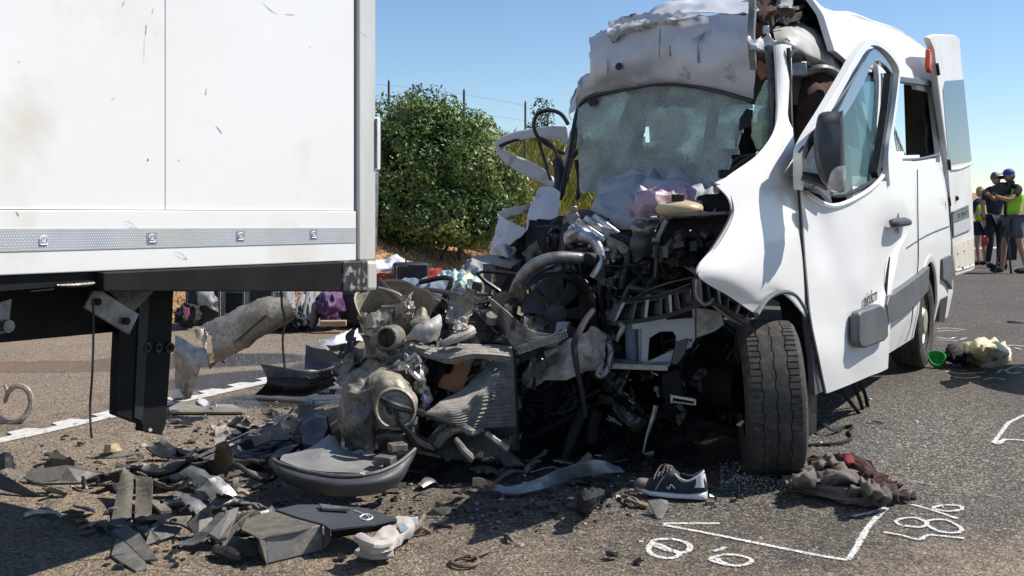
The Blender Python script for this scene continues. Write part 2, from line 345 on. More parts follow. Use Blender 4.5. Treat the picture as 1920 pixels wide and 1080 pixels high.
    def build(s, name, mat, parent=None, label=None, cat=None, group=None, kind=None, smooth=35, bev=0, tint=None):
        me = bpy.data.meshes.new(name); o = bpy.data.objects.new(name, me)
        lo = parent.get('_o') if parent else None
        if lo is None:
            xs = [v.x for v in s.v]; ys = [v.y for v in s.v]; zs = [v.z for v in s.v]; org = Vector(((min(xs)+max(xs))/2, (min(ys)+max(ys))/2, min(zs)))
            if kind == 'structure': org = Vector((0, 0, 0))
        else: org = Vector(lo)
        me.from_pydata([v-org for v in s.v], [], s.f); me.validate()
        if smooth:
            b = bmesh.new(); b.from_mesh(me); cs = R(smooth)
            if len(s.f) < 60000: bmesh.ops.recalc_face_normals(b, faces=b.faces)
            for f in b.faces: f.smooth = True
            for e in b.edges:
                if len(e.link_faces) == 2 and e.calc_face_angle(0) > cs: e.smooth = False
            b.to_mesh(me); b.free()
        else:
            b = bmesh.new(); b.from_mesh(me); 
            if len(s.f) < 60000: bmesh.ops.recalc_face_normals(b, faces=b.faces)
            b.to_mesh(me); b.free()
        me.materials.append(MATS[mat]); COL.objects.link(o)
        if parent:
            o.parent = parent
        else: o.location = org
        if parent is not None: o['_o'] = [org.x, org.y, org.z]
        else: o['_o'] = [org.x, org.y, org.z]
        if bev:
            md = o.modifiers.new('bevel', 'BEVEL'); md.width = bev; md.segments = 2; md.limit_method = 'ANGLE'; md.angle_limit = R(40)
        if tint is not None:
            at = me.attributes.new('tint', 'FLOAT', 'FACE')
            if len(tint) == len(me.polygons): at.data.foreach_set('value', tint)
        if label: o['label'] = label
        if cat: o['category'] = cat
        if group: o['group'] = group
        if kind: o['kind'] = kind
        return o
def thing(name, label, cat, loc, group=None):
    o = bpy.data.objects.new(name, None); COL.objects.link(o); o.location = loc; o['label'] = label; o['category'] = cat
    o.empty_display_size = .1; o['_o'] = [loc[0], loc[1], loc[2]]
    if group: o['group'] = group
    return o
def rot(ax, a): return Matrix.Rotation(R(a), 3, ax)
def frame(d, up=UP):                                           # columns: x along d
    d = Vector(d).normalized(); x, z = basis(d, up); return Matrix((d, -x, z)).transposed()
MUW = Matrix((UV, WV, UP)).transposed()                        # a box aligned with van and trailer
# ------------------------------------------------------------------ ground
def uw(x, y): dx, dy = x-O0.x, y-O0.y; return dx*UV.x+dy*UV.y, dx*WV.x+dy*WV.y
def sst(a, b, x):
    t = min(1, max(0, (x-a)/(b-a))); return t*t*(3-2*t)
def hill(x, y):
    u, w = uw(x, y)
    if y < 3: return 0
    w -= 1.7*(1-sst(1.5, 4.5, u))
    h = .30*max(0, w-6.2) if w < 14 else 2.34+.10*(w-14)
    h = min(h, 2.9)+(.10*noise.noise(Vector((x*.5, y*.5, 1)))+.04*noise.noise(Vector((x*2.1, y*2.1, 4))))*sst(6.2, 7.2, w)
    return h
def steps(a, b, d): 
    n = max(1, round((b-a)/d)); return [a+(b-a)*i/n for i in range(n)]
XS = steps(-600, -60, 60)+steps(-60, -20, 5)+steps(-20, -5.5, .5)+steps(-5.5, 5.5, .05)+steps(5.5, 20, .5)+steps(20, 60, 5)+steps(60, 660, 60)
YS = steps(-60, -5, 8)+steps(-5, 2.4, 1)+steps(2.4, 10, .05)+steps(10, 26, .25)+steps(26, 60, 3)+steps(60, 1500, 80)
vs = []; fs = []; dust = []; wet = []; slope = []; glassy = []
def blobm(x, y, cx, cy, rx, ry, ang=0):
    dx, dy = x-cx, y-cy; c, s = math.cos(ang), math.sin(ang); a = (dx*c+dy*s)/rx; b = (-dx*s+dy*c)/ry; return math.exp(-(a*a+b*b))
for y in YS:
    for x in XS:
        z = hill(x, y); vs.append((x, y, z)); u, w = uw(x, y)
        n1 = noise.noise(Vector((x*.9, y*.9, 3))); n2 = noise.noise(Vector((x*2.6, y*2.6, 8)))
        d = .12+.55*sst(.6, 2.6, w)*(1-sst(4.5, 12, u)) + .25*n1+.12*n2
        d += .55*sst(3.9, 4.3, w)*(1-.6*sst(6, 14, u))
        d += .5*blobm(x, y, 2.2, 3.5, 1.7, .6, .5)+.30*blobm(x, y, 2.35, 4.3, .9, .13, .95)-.3*blobm(x, y, 1.7, 4.9, 1.1, 1.1)
        d += .62*blobm(x, y, -.2, 3.5, 1.7, .75)+.35*blobm(x, y, -1.5, 4.7, 1.2, .9)
        dust.append(d)
        wt = .0
        q = n2*.35+n1*.3
        for a in ((-1.75, 7.2, .75, .35, .5), (-1.15, 6.5, .7, .3, .3), (-3.6, 7.7, 1.3, .28, .0), (-2.4, 8.0, .9, .4, .2), (-.6, 4.9, .8, .5, 0), (.4, 5.1, .9, .5, 0), (-1.0, 7.6, .7, .5, 0)):
            wt = max(wt, blobm(x, y, *a))
        wet.append(sst(.30, .50, wt+q*.3))
        g = blobm(x, y, 1.95, 4.9, .6, .9, -.5)+.7*blobm(x, y, 2.3, 6.2, .6, 1.0)+.8*blobm(x, y, -1.6, 8.2, 1.6, 1.3)+.5*blobm(x, y, .9, 4.2, .8, .3)
        glassy.append(min(1, g)); slope.append(sst(5.9, 6.5, w-1.7*(1-sst(1.5, 4.5, u))+n2*.5) if y > 3 else 0)
nx = len(XS)
for i in range(len(YS)-1):
    for j in range(nx-1): a = i*nx+j; fs.append((a, a+1, a+nx+1, a+nx))
me = bpy.data.meshes.new('ground'); me.from_pydata(vs, [], fs)
for nme, dat in (('dust', dust), ('wet', wet), ('slope', slope), ('glassy', glassy)):
    at = me.attributes.new(nme, 'FLOAT', 'POINT'); at.data.foreach_set('value', dat)
me.polygons.foreach_set('use_smooth', [True]*len(me.polygons))
g = bpy.data.objects.new('ground', me); COL.objects.link(g); g['kind'] = 'structure'
m = bpy.data.materials.new('asphalt'); m.use_nodes = True; n = m.node_tree.nodes; l = m.node_tree.links; b = n['Principled BSDF']; me.materials.append(m)
def N(t, **k):
    x = n.new(t)
    for a, c in k.items(): setattr(x, a, c)
    return x
def att(a): x = N('ShaderNodeAttribute'); x.attribute_name = a; return x.outputs['Fac']
tc = N('ShaderNodeTexCoord').outputs['Object']
def nz(s, d=4, r=.6):
    t = N('ShaderNodeTexNoise'); t.inputs['Scale'].default_value = s; t.inputs['Detail'].default_value = d; t.inputs['Roughness'].default_value = r; l.new(tc, t.inputs['Vector']); return t.outputs['Fac']
def vor(s, out='Color', f='F1'):
    t = N('ShaderNodeTexVoronoi'); t.feature = f; t.inputs['Scale'].default_value = s; l.new(tc, t.inputs['Vector']); return t.outputs[out]
def mr(s, a, bb, c=0, d=1):
    r = N('ShaderNodeMapRange'); l.new(s, r.inputs[0])
    for i, q in enumerate((a, bb, c, d)): r.inputs[i+1].default_value = q
    return r.outputs[0]
def ma(op, x, y):
    q = N('ShaderNodeMath'); q.operation = op
    for i, s in enumerate((x, y)):
        if isinstance(s, (int, float)): q.inputs[i].default_value = s
        else: l.new(s, q.inputs[i])
    return q.outputs[0]
def mx(f, a, bb):
    x = N('ShaderNodeMix'); x.data_type = 'RGBA'
    if isinstance(f, (int, float)): x.inputs[0].default_value = f
    else: l.new(f, x.inputs[0])
    for s, v in ((x.inputs[6], a), (x.inputs[7], bb)):
        if isinstance(v, tuple): s.default_value = rgb(v)
        else: l.new(v, s)
    return x.outputs[2]
sep = N('ShaderNodeSeparateColor'); l.new(vor(125), sep.inputs[0]); rnd = sep.outputs[0]; rnd2 = sep.outputs[1]
sepb = N('ShaderNodeSeparateColor'); l.new(vor(62), sepb.inputs[0])
stone = N('ShaderNodeValToRGB'); e = stone.color_ramp.elements
e[0].position = 0; e[0].color = (.018, .017, .017, 1); e[1].position = 1; e[1].color = (.55, .54, .52, 1)
for p, c in ((.3, (.045, .042, .040)), (.55, (.088, .082, .077)), (.78, (.15, .14, .13)), (.92, (.28, .265, .25))): q = e.new(p); q.color = rgb(c)
l.new(ma('MULTIPLY_ADD', sepb.outputs[0], .3), stone.inputs[0]) if False else None
mixr = ma('ADD', ma('MULTIPLY', rnd, .72), ma('MULTIPLY', sepb.outputs[0], .28)); l.new(mixr, stone.inputs[0])
sand = N('ShaderNodeValToRGB'); e = sand.color_ramp.elements
e[0].position = 0; e[0].color = (.05, .042, .033, 1); e[1].position = 1; e[1].color = (.50, .44, .36, 1)
for p, c in ((.25, (.14, .118, .095)), (.55, (.25, .215, .175)), (.82, (.36, .315, .26))): q = e.new(p); q.color = rgb(c)
l.new(mixr, sand.inputs[0])
dm = mr(ma('ADD', att('dust'), ma('MULTIPLY', ma('SUBTRACT', nz(7, 7), .5), 1.1)), .30, .95)
col = mx(dm, stone.outputs[0], sand.outputs[0])
big = mr(nz(.7, 5), .3, .7, .62, .96); hs = N('ShaderNodeHueSaturation'); l.new(col, hs.inputs['Color']); l.new(big, hs.inputs['Value']); col = hs.outputs[0]
col = mx(mr(ma('ADD', nz(2.2, 8), ma('MULTIPLY', nz(9, 4), .3)), .80, .9, 0, .45), col, (.05, .047, .045))
gm = ma('MULTIPLY', ma('MULTIPLY', att('glassy'), .7), mr(rnd2, .86, .92)); col = mx(gm, col, (.42, .46, .45))
wetm = att('wet'); col = mx(ma('MULTIPLY', wetm, .9), col, mx(.45, (.012, .017, .028), stone.outputs[0]))
grs = mx(mr(nz(3, 6), .4, .62), (.36, .21, .10), (.52, .36, .18)); grs = mx(mr(nz(26, 6), .45, .66), grs, (.17, .10, .05))
sm = att('slope'); col = mx(sm, col, grs)
wm = N('ShaderNodeMix'); wm.data_type = 'RGBA'; wm.blend_type = 'MULTIPLY'; wm.inputs[0].default_value = 1; wm.inputs[7].default_value = (1.12, 1.02, .90, 1); l.new(col, wm.inputs[6]); col = wm.outputs[2]
l.new(col, b.inputs['Base Color'])
rg = ma('SUBTRACT', .85, ma('MULTIPLY', wetm, .70)); l.new(rg, b.inputs['Roughness'])
bp = N('ShaderNodeBump'); bp.inputs['Strength'].default_value = .75; bp.inputs['Distance'].default_value = .006
hgt = ma('ADD', vor(125, 'Distance'), ma('MULTIPLY', nz(40, 3), .8)); l.new(ma('SUBTRACT', .75, ma('MULTIPLY', wetm, .62)), bp.inputs['Strength']); l.new(hgt, bp.inputs['Height']); l.new(bp.outputs[0], b.inputs['Normal'])
# far road keeps a plain even grey by itself (stones average out)
# ------------------------------------------------------------------ painted edge line with raised teeth, chalk marks
pw = pm('road_paint', (.66, .66, .63), .6, c2=(.52, .51, .48), vs=20, dirt=(.24, .22, .2), ds=26, dt=(.56, .68), bump=.4, bs=120)
mb = MB()
a0, a1 = D(-160, 862), D(620, 690); dl = (a1-a0).normalized(); a0 = a0-dl*2.97; a1 = a1+dl*9; nl = Vector((-dl.y, dl.x, 0)); t = 0; rd = random.Random(3); z4 = Vector((0, 0, .004))
while t < (a1-a0).length:
    p = a0+dl*t+z4; s1 = .27
    j = [rd.uniform(-.008, .008) for _ in range(8)]
    mb.prism([p-nl*(.055+j[0]), p+dl*s1-nl*(.055+j[1]), p+dl*s1+nl*(.035+j[2]), p+dl*(.17+j[3])+nl*(.035+j[4]), p+dl*(.15+j[5])+nl*.12, p+dl*(.02+j[6])+nl*(.12+j[7]), p+nl*.035], UP*.004)
    t += .27
mb.build('road_edge_line', 'road_paint', kind='structure', smooth=0)
mb = MB()
a0, a1 = D(1832, 449), D(2100, 405); mb.prism([D(1560, 474.0, .004), D(1990, 458.5, .004), D(1990, 461.5, .004), D(1560, 477, .004)], UP*.003)
mb.build('lane_marking', 'road_paint', kind='structure', smooth=0)
cm = bpy.data.materials.new('chalk'); cm.use_nodes = True; n = cm.node_tree.nodes; l = cm.node_tree.links; MATS['chalk'] = cm; b = n['Principled BSDF']; b.inputs['Base Color'].default_value = (.80, .80, .79, 1); b.inputs['Roughness'].default_value = .9
tc = n.new('ShaderNodeTexCoord'); t1 = n.new('ShaderNodeTexNoise'); t1.inputs['Scale'].default_value = 130; t1.inputs['Detail'].default_value = 3; l.new(tc.outputs['Object'], t1.inputs[0])
at = n.new('ShaderNodeAttribute'); at.attribute_name = 'edge'; ad = n.new('ShaderNodeMath'); ad.operation = 'ADD'; l.new(t1.outputs['Fac'], ad.inputs[0]); l.new(at.outputs['Fac'], ad.inputs[1])
mp = n.new('ShaderNodeMapRange'); mp.inputs[1].default_value = .86; mp.inputs[2].default_value = 1.16; l.new(ad.outputs[0], mp.inputs[0])
tp = n.new('ShaderNodeBsdfTransparent'); ms = n.new('ShaderNodeMixShader'); l.new(mp.outputs[0], ms.inputs[0]); l.new(tp.outputs[0], ms.inputs[1]); l.new(b.outputs[0], ms.inputs[2]); l.new(ms.outputs[0], n['Material Output'].inputs[0])
CZ = [.0042]
def chalk(label, strokes, wd=.016, group=None, dens=.56):
    wd *= .98
    vs = []; fs = []; ed = []
    for st in strokes:
        c = curve([D(*p, CZ[0]) for p in st], 10); m = len(c); o = len(vs); CZ[0] += .00015
        for i in range(m):
            d = (c[min(i+1, m-1)]-c[max(i-1, 0)]); d.z = 0; nn = Vector((-d.y, d.x, 0)).normalized(); w_ = wd*(1+.25*noise.noise(c[i]*17))
            for k, q in ((-1, 0), (-.45, dens), (.45, dens), (1, 0)): vs.append(c[i]+nn*w_*k); ed.append(q*(1 if 0 < i < m-1 else .2))
        for i in range(m-1):
            for k in range(3): a = o+i*4+k; fs.append((a, a+4, a+5, a+1))
    me = bpy.data.meshes.new('chalk_mark'); me.from_pydata(vs, [], fs); me.materials.append(cm)
    a = me.attributes.new('edge', 'FLOAT', 'POINT'); a.data.foreach_set('value', ed)
    o = bpy.data.objects.new('chalk_mark', me); COL.objects.link(o); o['label'] = label; o['category'] = 'chalk mark'
    if group: o['group'] = group
chalk('white chalk corner bracket on the asphalt beside the crumpled cloth', [[(1240, 981), (1300, 981), (1352, 981)], [(1240, 983), (1330, 1000), (1430, 1020), (1520, 1038), (1592, 1050)], [(1590, 1050), (1608, 1022), (1630, 985), (1662, 952)], [(1664, 951), (1635, 960), (1597, 968)]], .019)
chalk('chalk figure eight under the left arm of the chalk bracket', [[(1262, 1010), (1228, 1012), (1226, 1022), (1262, 1034), (1288, 1034), (1293, 1022), (1275, 1013), (1250, 1009)], [(1262, 1033), (1228, 1018), (1216, 1028), (1225, 1040), (1255, 1046), (1274, 1040), (1262, 1030)]], .017)
chalk('chalk oval with a short tick above it, inside the bracket', [[(1337, 1033), (1350, 1030), (1362, 1025)], [(1350, 1040), (1380, 1040), (1405, 1047), (1408, 1054), (1385, 1060), (1352, 1056), (1333, 1048), (1350, 1040)], [(1345, 1046), (1350, 1052), (1365, 1057)]], .016)
chalk('chalk number 81% written sideways right of the crumpled cloth', [[(1655, 997), (1690, 1003), (1722, 1011), (1740, 1003), (1770, 1005), (1810, 1009)], [(1690, 985), (1680, 977), (1695, 971), (1720, 971), (1738, 981), (1725, 988), (1695, 985)], [(1738, 984), (1742, 975), (1775, 975), (1802, 990), (1795, 998), (1762, 996), (1738, 984)], [(1708, 945), (1745, 955), (1798, 973)], [(1770, 946), (1800, 948), (1802, 955), (1775, 958), (1750, 952), (1770, 946)]], .014)
chalk('chalk corner bracket cut by the right edge of the photo', [[(1862, 831), (1874, 815), (1886, 799), (1892, 791)], [(1890, 793), (1908, 784), (1925, 776)], [(1862, 830), (1890, 824), (1925, 826)], [(1860, 826), (1872, 832), (1885, 822)]], .018)
chalk('chalk scribbles on the road right behind the rear wheel', [[(1755, 616), (1780, 615), (1812, 619)], [(1757, 621), (1775, 620), (1800, 621)], [(1755, 632), (1780, 635), (1790, 632)], [(1757, 637), (1780, 638), (1797, 639)], [(1800, 637), (1812, 633)]], .022)
chalk('chalk strokes in front of the cream plastic bag', [[(1772, 696), (1800, 700), (1830, 699), (1850, 696)], [(1786, 706), (1810, 709), (1840, 706)]], .02)
chalk('chalk arc above the cream bag at the right edge', [[(1880, 650), (1900, 647), (1925, 650)], [(1903, 652), (1915, 655)]], .02)
chalk('chalk squiggle in the rounded shadow at the right edge', [[(1870, 700), (1880, 692), (1895, 700), (1912, 698)], [(1885, 694), (1905, 687), (1925, 691)]], .02)
chalk('short chalk arc at the near rim of the rounded shadow', [[(1845, 712), (1865, 708), (1885, 713)]], .02)
# ------------------------------------------------------------------ grass on the bank (too fine to count)
def tufts(name, spots, mat, hgt, wd, n, rd, kind='stuff'):
    vs = []; fs = []; tn = []
    for (p, s) in spots:
        base = rd.random()
        for k in range(n):
            a = rd.uniform(0, 6.28); r = rd.uniform(0, .12)*s; q = p+Vector((math.cos(a)*r, math.sin(a)*r, 0)); h = hgt*s*rd.uniform(.5, 1.2); ln = rd.uniform(-.5, .5)*h; ln2 = rd.uniform(-.5, .5)*h
            w_ = wd*s*rd.uniform(.6, 1.3); b_ = rd.uniform(0, 3.14); dx = Vector((math.cos(b_)*w_, math.sin(b_)*w_, 0)); o = len(vs)
            vs += [q-dx, q+dx, q+Vector((ln*.4, ln2*.4, h*.6))+dx*.7, q+Vector((ln, ln2, h)), q+Vector((ln*.4, ln2*.4, h*.6))-dx*.7]; fs.append((o, o+1, o+2, o+3, o+4)); tn.append(min(1, max(0, base*.6+rd.random()*.45)))
    me = bpy.data.meshes.new(name); me.from_pydata(vs, [], fs); at = me.attributes.new('tint', 'FLOAT', 'FACE'); at.data.foreach_set('value', tn); me.materials.append(MATS[mat])
    o = bpy.data.objects.new(name, me); COL.objects.link(o); o['kind'] = kind; return o
rd = random.Random(11); sp = []; sg = []; s3 = []
while len(sp) < 6500:
    x = rd.uniform(-9, 4.5); y = rd.uniform(8, 24); u, w = uw(x, y)
    if 6.1+1.7*(1-sst(1.5, 4.5, u)) < w < 13.5 and abs((x/y)*F) < 700:
        q = Vector((x, y, hill(x, y)-.01)); k = noise.noise(q*.8)
        sp.append((q, rd.uniform(.5, 1.1)))
while len(sg) < 5500:
    x = rd.uniform(-6, 6.5); y = rd.uniform(15, 46); u, w = uw(x, y)
    if w > 8.2+rd.uniform(0, 1.2) and w < 24: sg.append((Vector((x, y, hill(x, y)-.01)), rd.uniform(.9, 2.3)*(1+.02*y)))
o = tufts('dry_grass', sp, 'grass_dry', .085, .012, 7, rd); o['label'] = 'short dry brown grass on the bank behind the luggage'; o['category'] = 'grass'
o = tufts('tall_grass', sg, 'grass_green', .26, .016, 7, rd); o['label'] = 'tall yellow green grass and weeds along the top of the bank'; o['category'] = 'grass'
# ------------------------------------------------------------------ bush, small tree, posts
def leaves(mb_v, mb_f, tn, c, rx, ry, rz, cnt, sz, rd, shell=.55, seed=0):
    sd = Vector((seed*3.3, seed, -seed)); k = 0
    while k < cnt:
        d = Vector((rd.gauss(0, 1), rd.gauss(0, 1), rd.gauss(0, 1))).normalized()
        lump = 1+.22*noise.noise(d*2.2+sd)+.12*noise.noise(d*5+sd)
        r = (shell+(1-shell)*rd.random()**.6)*lump
        p = Vector((c.x+d.x*rx*r, c.y+d.y*ry*r, c.z+d.z*rz*r))
        if noise.noise(p*2.6+sd) < -.16 and rd.random() < .8: k += 1; continue
        if p.z < hill(p.x, p.y)+.02: k += 1; continue
        s = sz*rd.uniform(.6, 1.35); a = (d+Vector((rd.gauss(0, .7), rd.gauss(0, .7), rd.gauss(0, .5)+.2))).normalized(); x, z = basis(a)
        t = rd.uniform(0, 6.28); e1 = x*math.cos(t)+z*math.sin(t); e2 = a.cross(e1); o = len(mb_v)
        mb_v += [p-e1*s, p+e2*s*.42-e1*s*.1+a*s*.12, p+e1*s, p-e2*s*.42-e1*s*.1+a*s*.12]; mb_f += [(o, o+1, o+2), (o, o+2, o+3)]
        q = min(1, max(0, .42+.9*noise.noise(p*1.7+sd)+rd.gauss(0, .2))); tn += [q, q]; k += 1
def leafobj(name, vs, fs, tn, mat, parent):
    org = Vector(parent['_o']); me = bpy.data.meshes.new(name); me.from_pydata([v-org for v in vs], [], fs)
    at = me.attributes.new('tint', 'FLOAT', 'FACE'); at.data.foreach_set('value', tn); me.materials.append(MATS[mat]); o = bpy.data.objects.new(name, me); COL.objects.link(o); o.parent = parent; return o
rd = random.Random(5)
def bush(label, lobes, sz, dens, mat='leaf_bush', cat='bush', name='green_bush', stems=6):
    c0 = lobes[0][0]; base = Vector((c0.x, c0.y, hill(c0.x, c0.y))); t = thing(name, label, cat, base)
    vs, fs, tn = [], [], []
    for i, (c, rx, ry, rz) in enumerate(lobes): leaves(vs, fs, tn, c, rx, ry, rz, int(dens*rx*rz), sz, rd, .35, seed=i+len(label))
    leafobj('crown', vs, fs, tn, mat, t)
    mb = MB()
    for i in range(stems):
        c, rx, ry, rz = lobes[i % len(lobes)]; q = c+Vector((rd.uniform(-.6, .6)*rx, rd.uniform(-.3, .3)*ry, rd.uniform(-.1, .6)*rz)); b0 = Vector((c.x*.7+base.x*.3+rd.uniform(-.1, .1), c.y, hill(c.x, c.y)-.05))
        mb.tube([b0, b0.lerp(q, .5)+Vector((rd.uniform(-.1, .1), 0, .1)), q], [.035, .022, .008], 6, 4)
        for k in range(3):
            e2 = q+Vector((rd.uniform(-.4, .4)*rx, rd.uniform(-.3, .3)*ry, rd.uniform(-.1, .4)*rz)); mb.tube([b0.lerp(q, .6), e2], [.014, .004], 5, 2)
    mb.build('trunk', 'bark', t); return t
Yb = 16.0
bush('large leafy green bush on the bank beside the truck', [(P(800, 330, 16), .95, .9, .95), (P(800, 240, 16.2), .62, .6, .66), (P(905, 345, 15.6), .68, .7, .78), (P(720, 300, 16.6), .55, .6, .95), (P(880, 270, 16.1), .50, .5, .55), (P(850, 395, 15.4), .75, .6, .48), (P(950, 355, 15.9), .40, .4, .45), (P(640, 330, 17), .9, .7, .9), (P(740, 405, 15.6), .65, .5, .45), (P(905, 405, 15.2), .5, .45, .42), (P(800, 422, 15.2), .6, .4, .34), (P(870, 425, 15.0), .55, .4, .3)], .043, 17500)
bush('small pale bush at the right foot of the large bush', [(P(985, 345, 17.2), .25, .25, .42), (P(965, 385, 16.8), .3, .3, .3)], .045, 6000, 'grass_green', stems=2)
bush('thin pale green young tree beyond the bank behind a post', [(P(1018, 205, 33), .42, .4, .42), (P(1000, 245, 33), .30, .3, .45), (P(1025, 235, 33), .3, .3, .3)], .06, 1700, 'leaf_pale', 'tree', 'young_tree', 3)
for px, top, Y, lb in ((729, 153, 21, 'grey fence post above the bush nearest the truck'), (870, 170, 21, 'grey fence post behind the middle of the bush'), (985, 192, 24, 'dark fence post beside the thin young tree')):
    q = P(px, top, Y); b0 = Vector((q.x, q.y, hill(q.x, q.y)-.1)); mb = MB(); mb.cyl(b0, q, .024, 8); mb.cyl(q, q+UP*.04, .016, 8, .01); mb.build('fence_post', 'wood_pole', label=lb, cat='post', group='fence posts on the bank')
mb = MB(); q = [P(560, 150, 21), P(729, 160, 21), P(870, 177, 21), P(985, 198, 24)]
for dz in (0, -.35): mb.tube([p+UP*dz for p in q], .002, 4, 3)
mb.build('fence_wire', 'metal_dark', label='thin wire strung between the fence posts on the bank', cat='wire')
# ------------------------------------------------------------------ truck box (trailer)
TW = 1.233
def T(px, py, d=0): return V(px, py, TW+d)
def line(px, pts):
    for (x0, y0), (x1, y1) in zip(pts, pts[1:]):
        if px <= x1 or (x1, y1) == pts[-1]: return y0+(y1-y0)*(px-x0)/(x1-x0)
tr = thing('truck_trailer', 'white box trailer with reflective side tape cropped by the left edge', 'truck', L(-4, 2.4, 0))
def Luw(u, w, z): return L(u, TW+w, z)
# the box lies along U, pitched a little: z of a line at u follows the photograph at two places
def zline(px0, py0, px1, py1, d=0):
    a, b_ = T(px0, py0, d), T(px1, py1, d); ua = (a-O0).dot(UV); ub = (b_-O0).dot(UV); return lambda u: a.z+(b_.z-a.z)*(u-ua)/(ub-ua)
zr_top = zline(0, 392, 655, 395); zt0 = zline(0, 429, 655, 427); zt1 = zline(0, 472, 655, 455); zb = zline(0, 516, 690, 487)
uE = (T(663, 300)-O0).dot(UV); uP0 = (T(667, 300)-O0).dot(UV); uP1 = (T(697, 300)-O0).dot(UV); uS = (T(309, 200)-O0).dot(UV); UF = -7.5
def slab(u0, u1, z0, z1, d0, d1):           # z0,z1 functions of u; d0 outer, d1 inner
    vs = [Luw(u, d, z(u)) for u in (u0, u1) for d in (d0, d1) for z in (z0, z1)]
    return vs, [(0, 1, 3, 2), (4, 6, 7, 5), (0, 4, 5, 1), (2, 3, 7, 6), (0, 2, 6, 4), (1, 5, 7, 3)]
ztop = lambda u: 3.75
e = .0022
def sl(name, mat, *a, parent=tr, **k):
    mb = MB(); mb.add(*slab(*a)); return mb.build(name, mat, parent, smooth=0, **k)
sl('side_panel', 'box_white', uS+e, uE, zr_top, ztop, 0, .045)
sl('side_panel', 'box_white', uS-2.4, uS-e, zr_top, ztop, 0, .045)
sl('side_panel', 'box_white', UF, uS-2.4-2*e, zr_top, ztop, 0, .045)
lowrail = sl('lower_rail', 'box_white', UF, uE+.004, zb, lambda u: zr_top(u)-.002, -.008, .05, bev=.003)
0 and sl('rail_lip', 'box_white', UF, uE+.003, lambda u: zr_top(u)-.006, lambda u: zr_top(u)+.001, -.014, -.0085, parent=lowrail)
tape = sl('reflective_tape', 'tape_silver', UF, uE, zt1, zt0, -.0105, -.0083, parent=tr)
# honeycomb dots of the tape, joined: far too small to pick apart
mb = MB(); u = -3.4
i = 0
while u < uE-.01:
    for j in range(8):
        zz = zt1(u)+(zt0(u)-zt1(u))*((j+.5)/8); r = .0018
        uu = u+(.0035 if j % 2 else 0); c = Luw(uu, -.0113, zz); mb.add([c-UV*r, c-UP*r, c+UV*r, c+UP*r], [(0, 1, 2, 3)])
    u += .0075
mb.build('tape_dots', 'tape_dot', tape, smooth=0, kind='stuff')
for k, (px, py, sq) in enumerate(((82, 451, 0), (285, 447, 1), (451, 443, 1), (588, 440, 1))):
    c = T(px, py, -.012); s = .0145
    if sq: mb = MB(); mb.add([c-UV*s*1.25-UP*s*1.2, c+UV*s*1.25-UP*s*1.2, c+UV*s*1.25+UP*s*1.2, c-UV*s*1.25+UP*s*1.2], [(0, 1, 2, 3)]); mb.build('mark_background', 'tape_square', tape, smooth=0)
    c = c-WV*.0015; mb = MB()
    arc = [c+UV*s*.82*math.cos(a)+UP*s*(.8*math.sin(a)) for a in [R(-60+i*300/14)for i in range(15)]]
    arc = [c+UV*s*.82*math.cos(R(a))+UP*s*.8*math.sin(R(a)) for a in range(-50, 231, 20)]
    mb.tube(arc, .0016, 4, 1); mb.tube([c-UV*s*.75-UP*s*.72, c+UV*s*.75-UP*s*.72], .0018, 4, 1)
    for q in (-.32, 0, .32): mb.tube([c+UV*s*q-UP*s*.25, c+UV*s*q+UP*s*(.5 if q else .62)], .0013, 4, 1)
    mb.tube([c-UV*s*.32-UP*s*.25, c+UV*s*.32-UP*s*.25], .0011, 4, 1); mb.build('tape_mark', 'tape_mark', tape, smooth=0)
# dark gap and corner post
sl('corner_seal', 'plastic_black', uE+.001, uP0-.001, lambda u: zb(u)+.002, ztop, .012, .05)
post = sl('corner_post', 'post_grey', uP0, uP1, lambda u: zb(u)+.001, ztop, -.018, .06, bev=.004)
sl('rear_wall', 'post_grey', uP1-.04, uP1-.01, lambda u: zb(u)+.02, ztop, .061, 2.5)
sl('floor', 'chassis_black', UF, uP1-.05, lambda u: zb(u)+.01, lambda u: zb(u)+.09, .055, 2.45)
sl('far_side_panel', 'box_white', UF, uP1-.05, lambda u: zb(u)+.1, ztop, 2.455, 2.5)
sl('roof_panel', 'box_white', UF, uP1-.05, lambda u: 3.66, lambda u: 3.74, .05, 2.45)
# hinge lamp and door edge standing behind the post
mb = MB(); c = T(704, 270, .0); mb.box(c+WV*.02, .045, .06, .205, MUW); lh = mb.build('tail_lamp', 'lens_white', tr, bev=.008)
mb = MB(); mb.box(c+UV*.024+WV*.015-UP*.003, .006, .04, .185, MUW); mb.box(c-UV*.024-WV*.012, .004, .03, .19, MUW); mb.build('lamp_rim', 'metal_grey', lh)
mb = MB(); mb.prism([T(698, 322, .03), T(711, 322, .03), T(707, 478, .03), T(693, 486, .03)], WV*.10); mb.build('door_edge', 'metal_grey', tr, bev=.003)
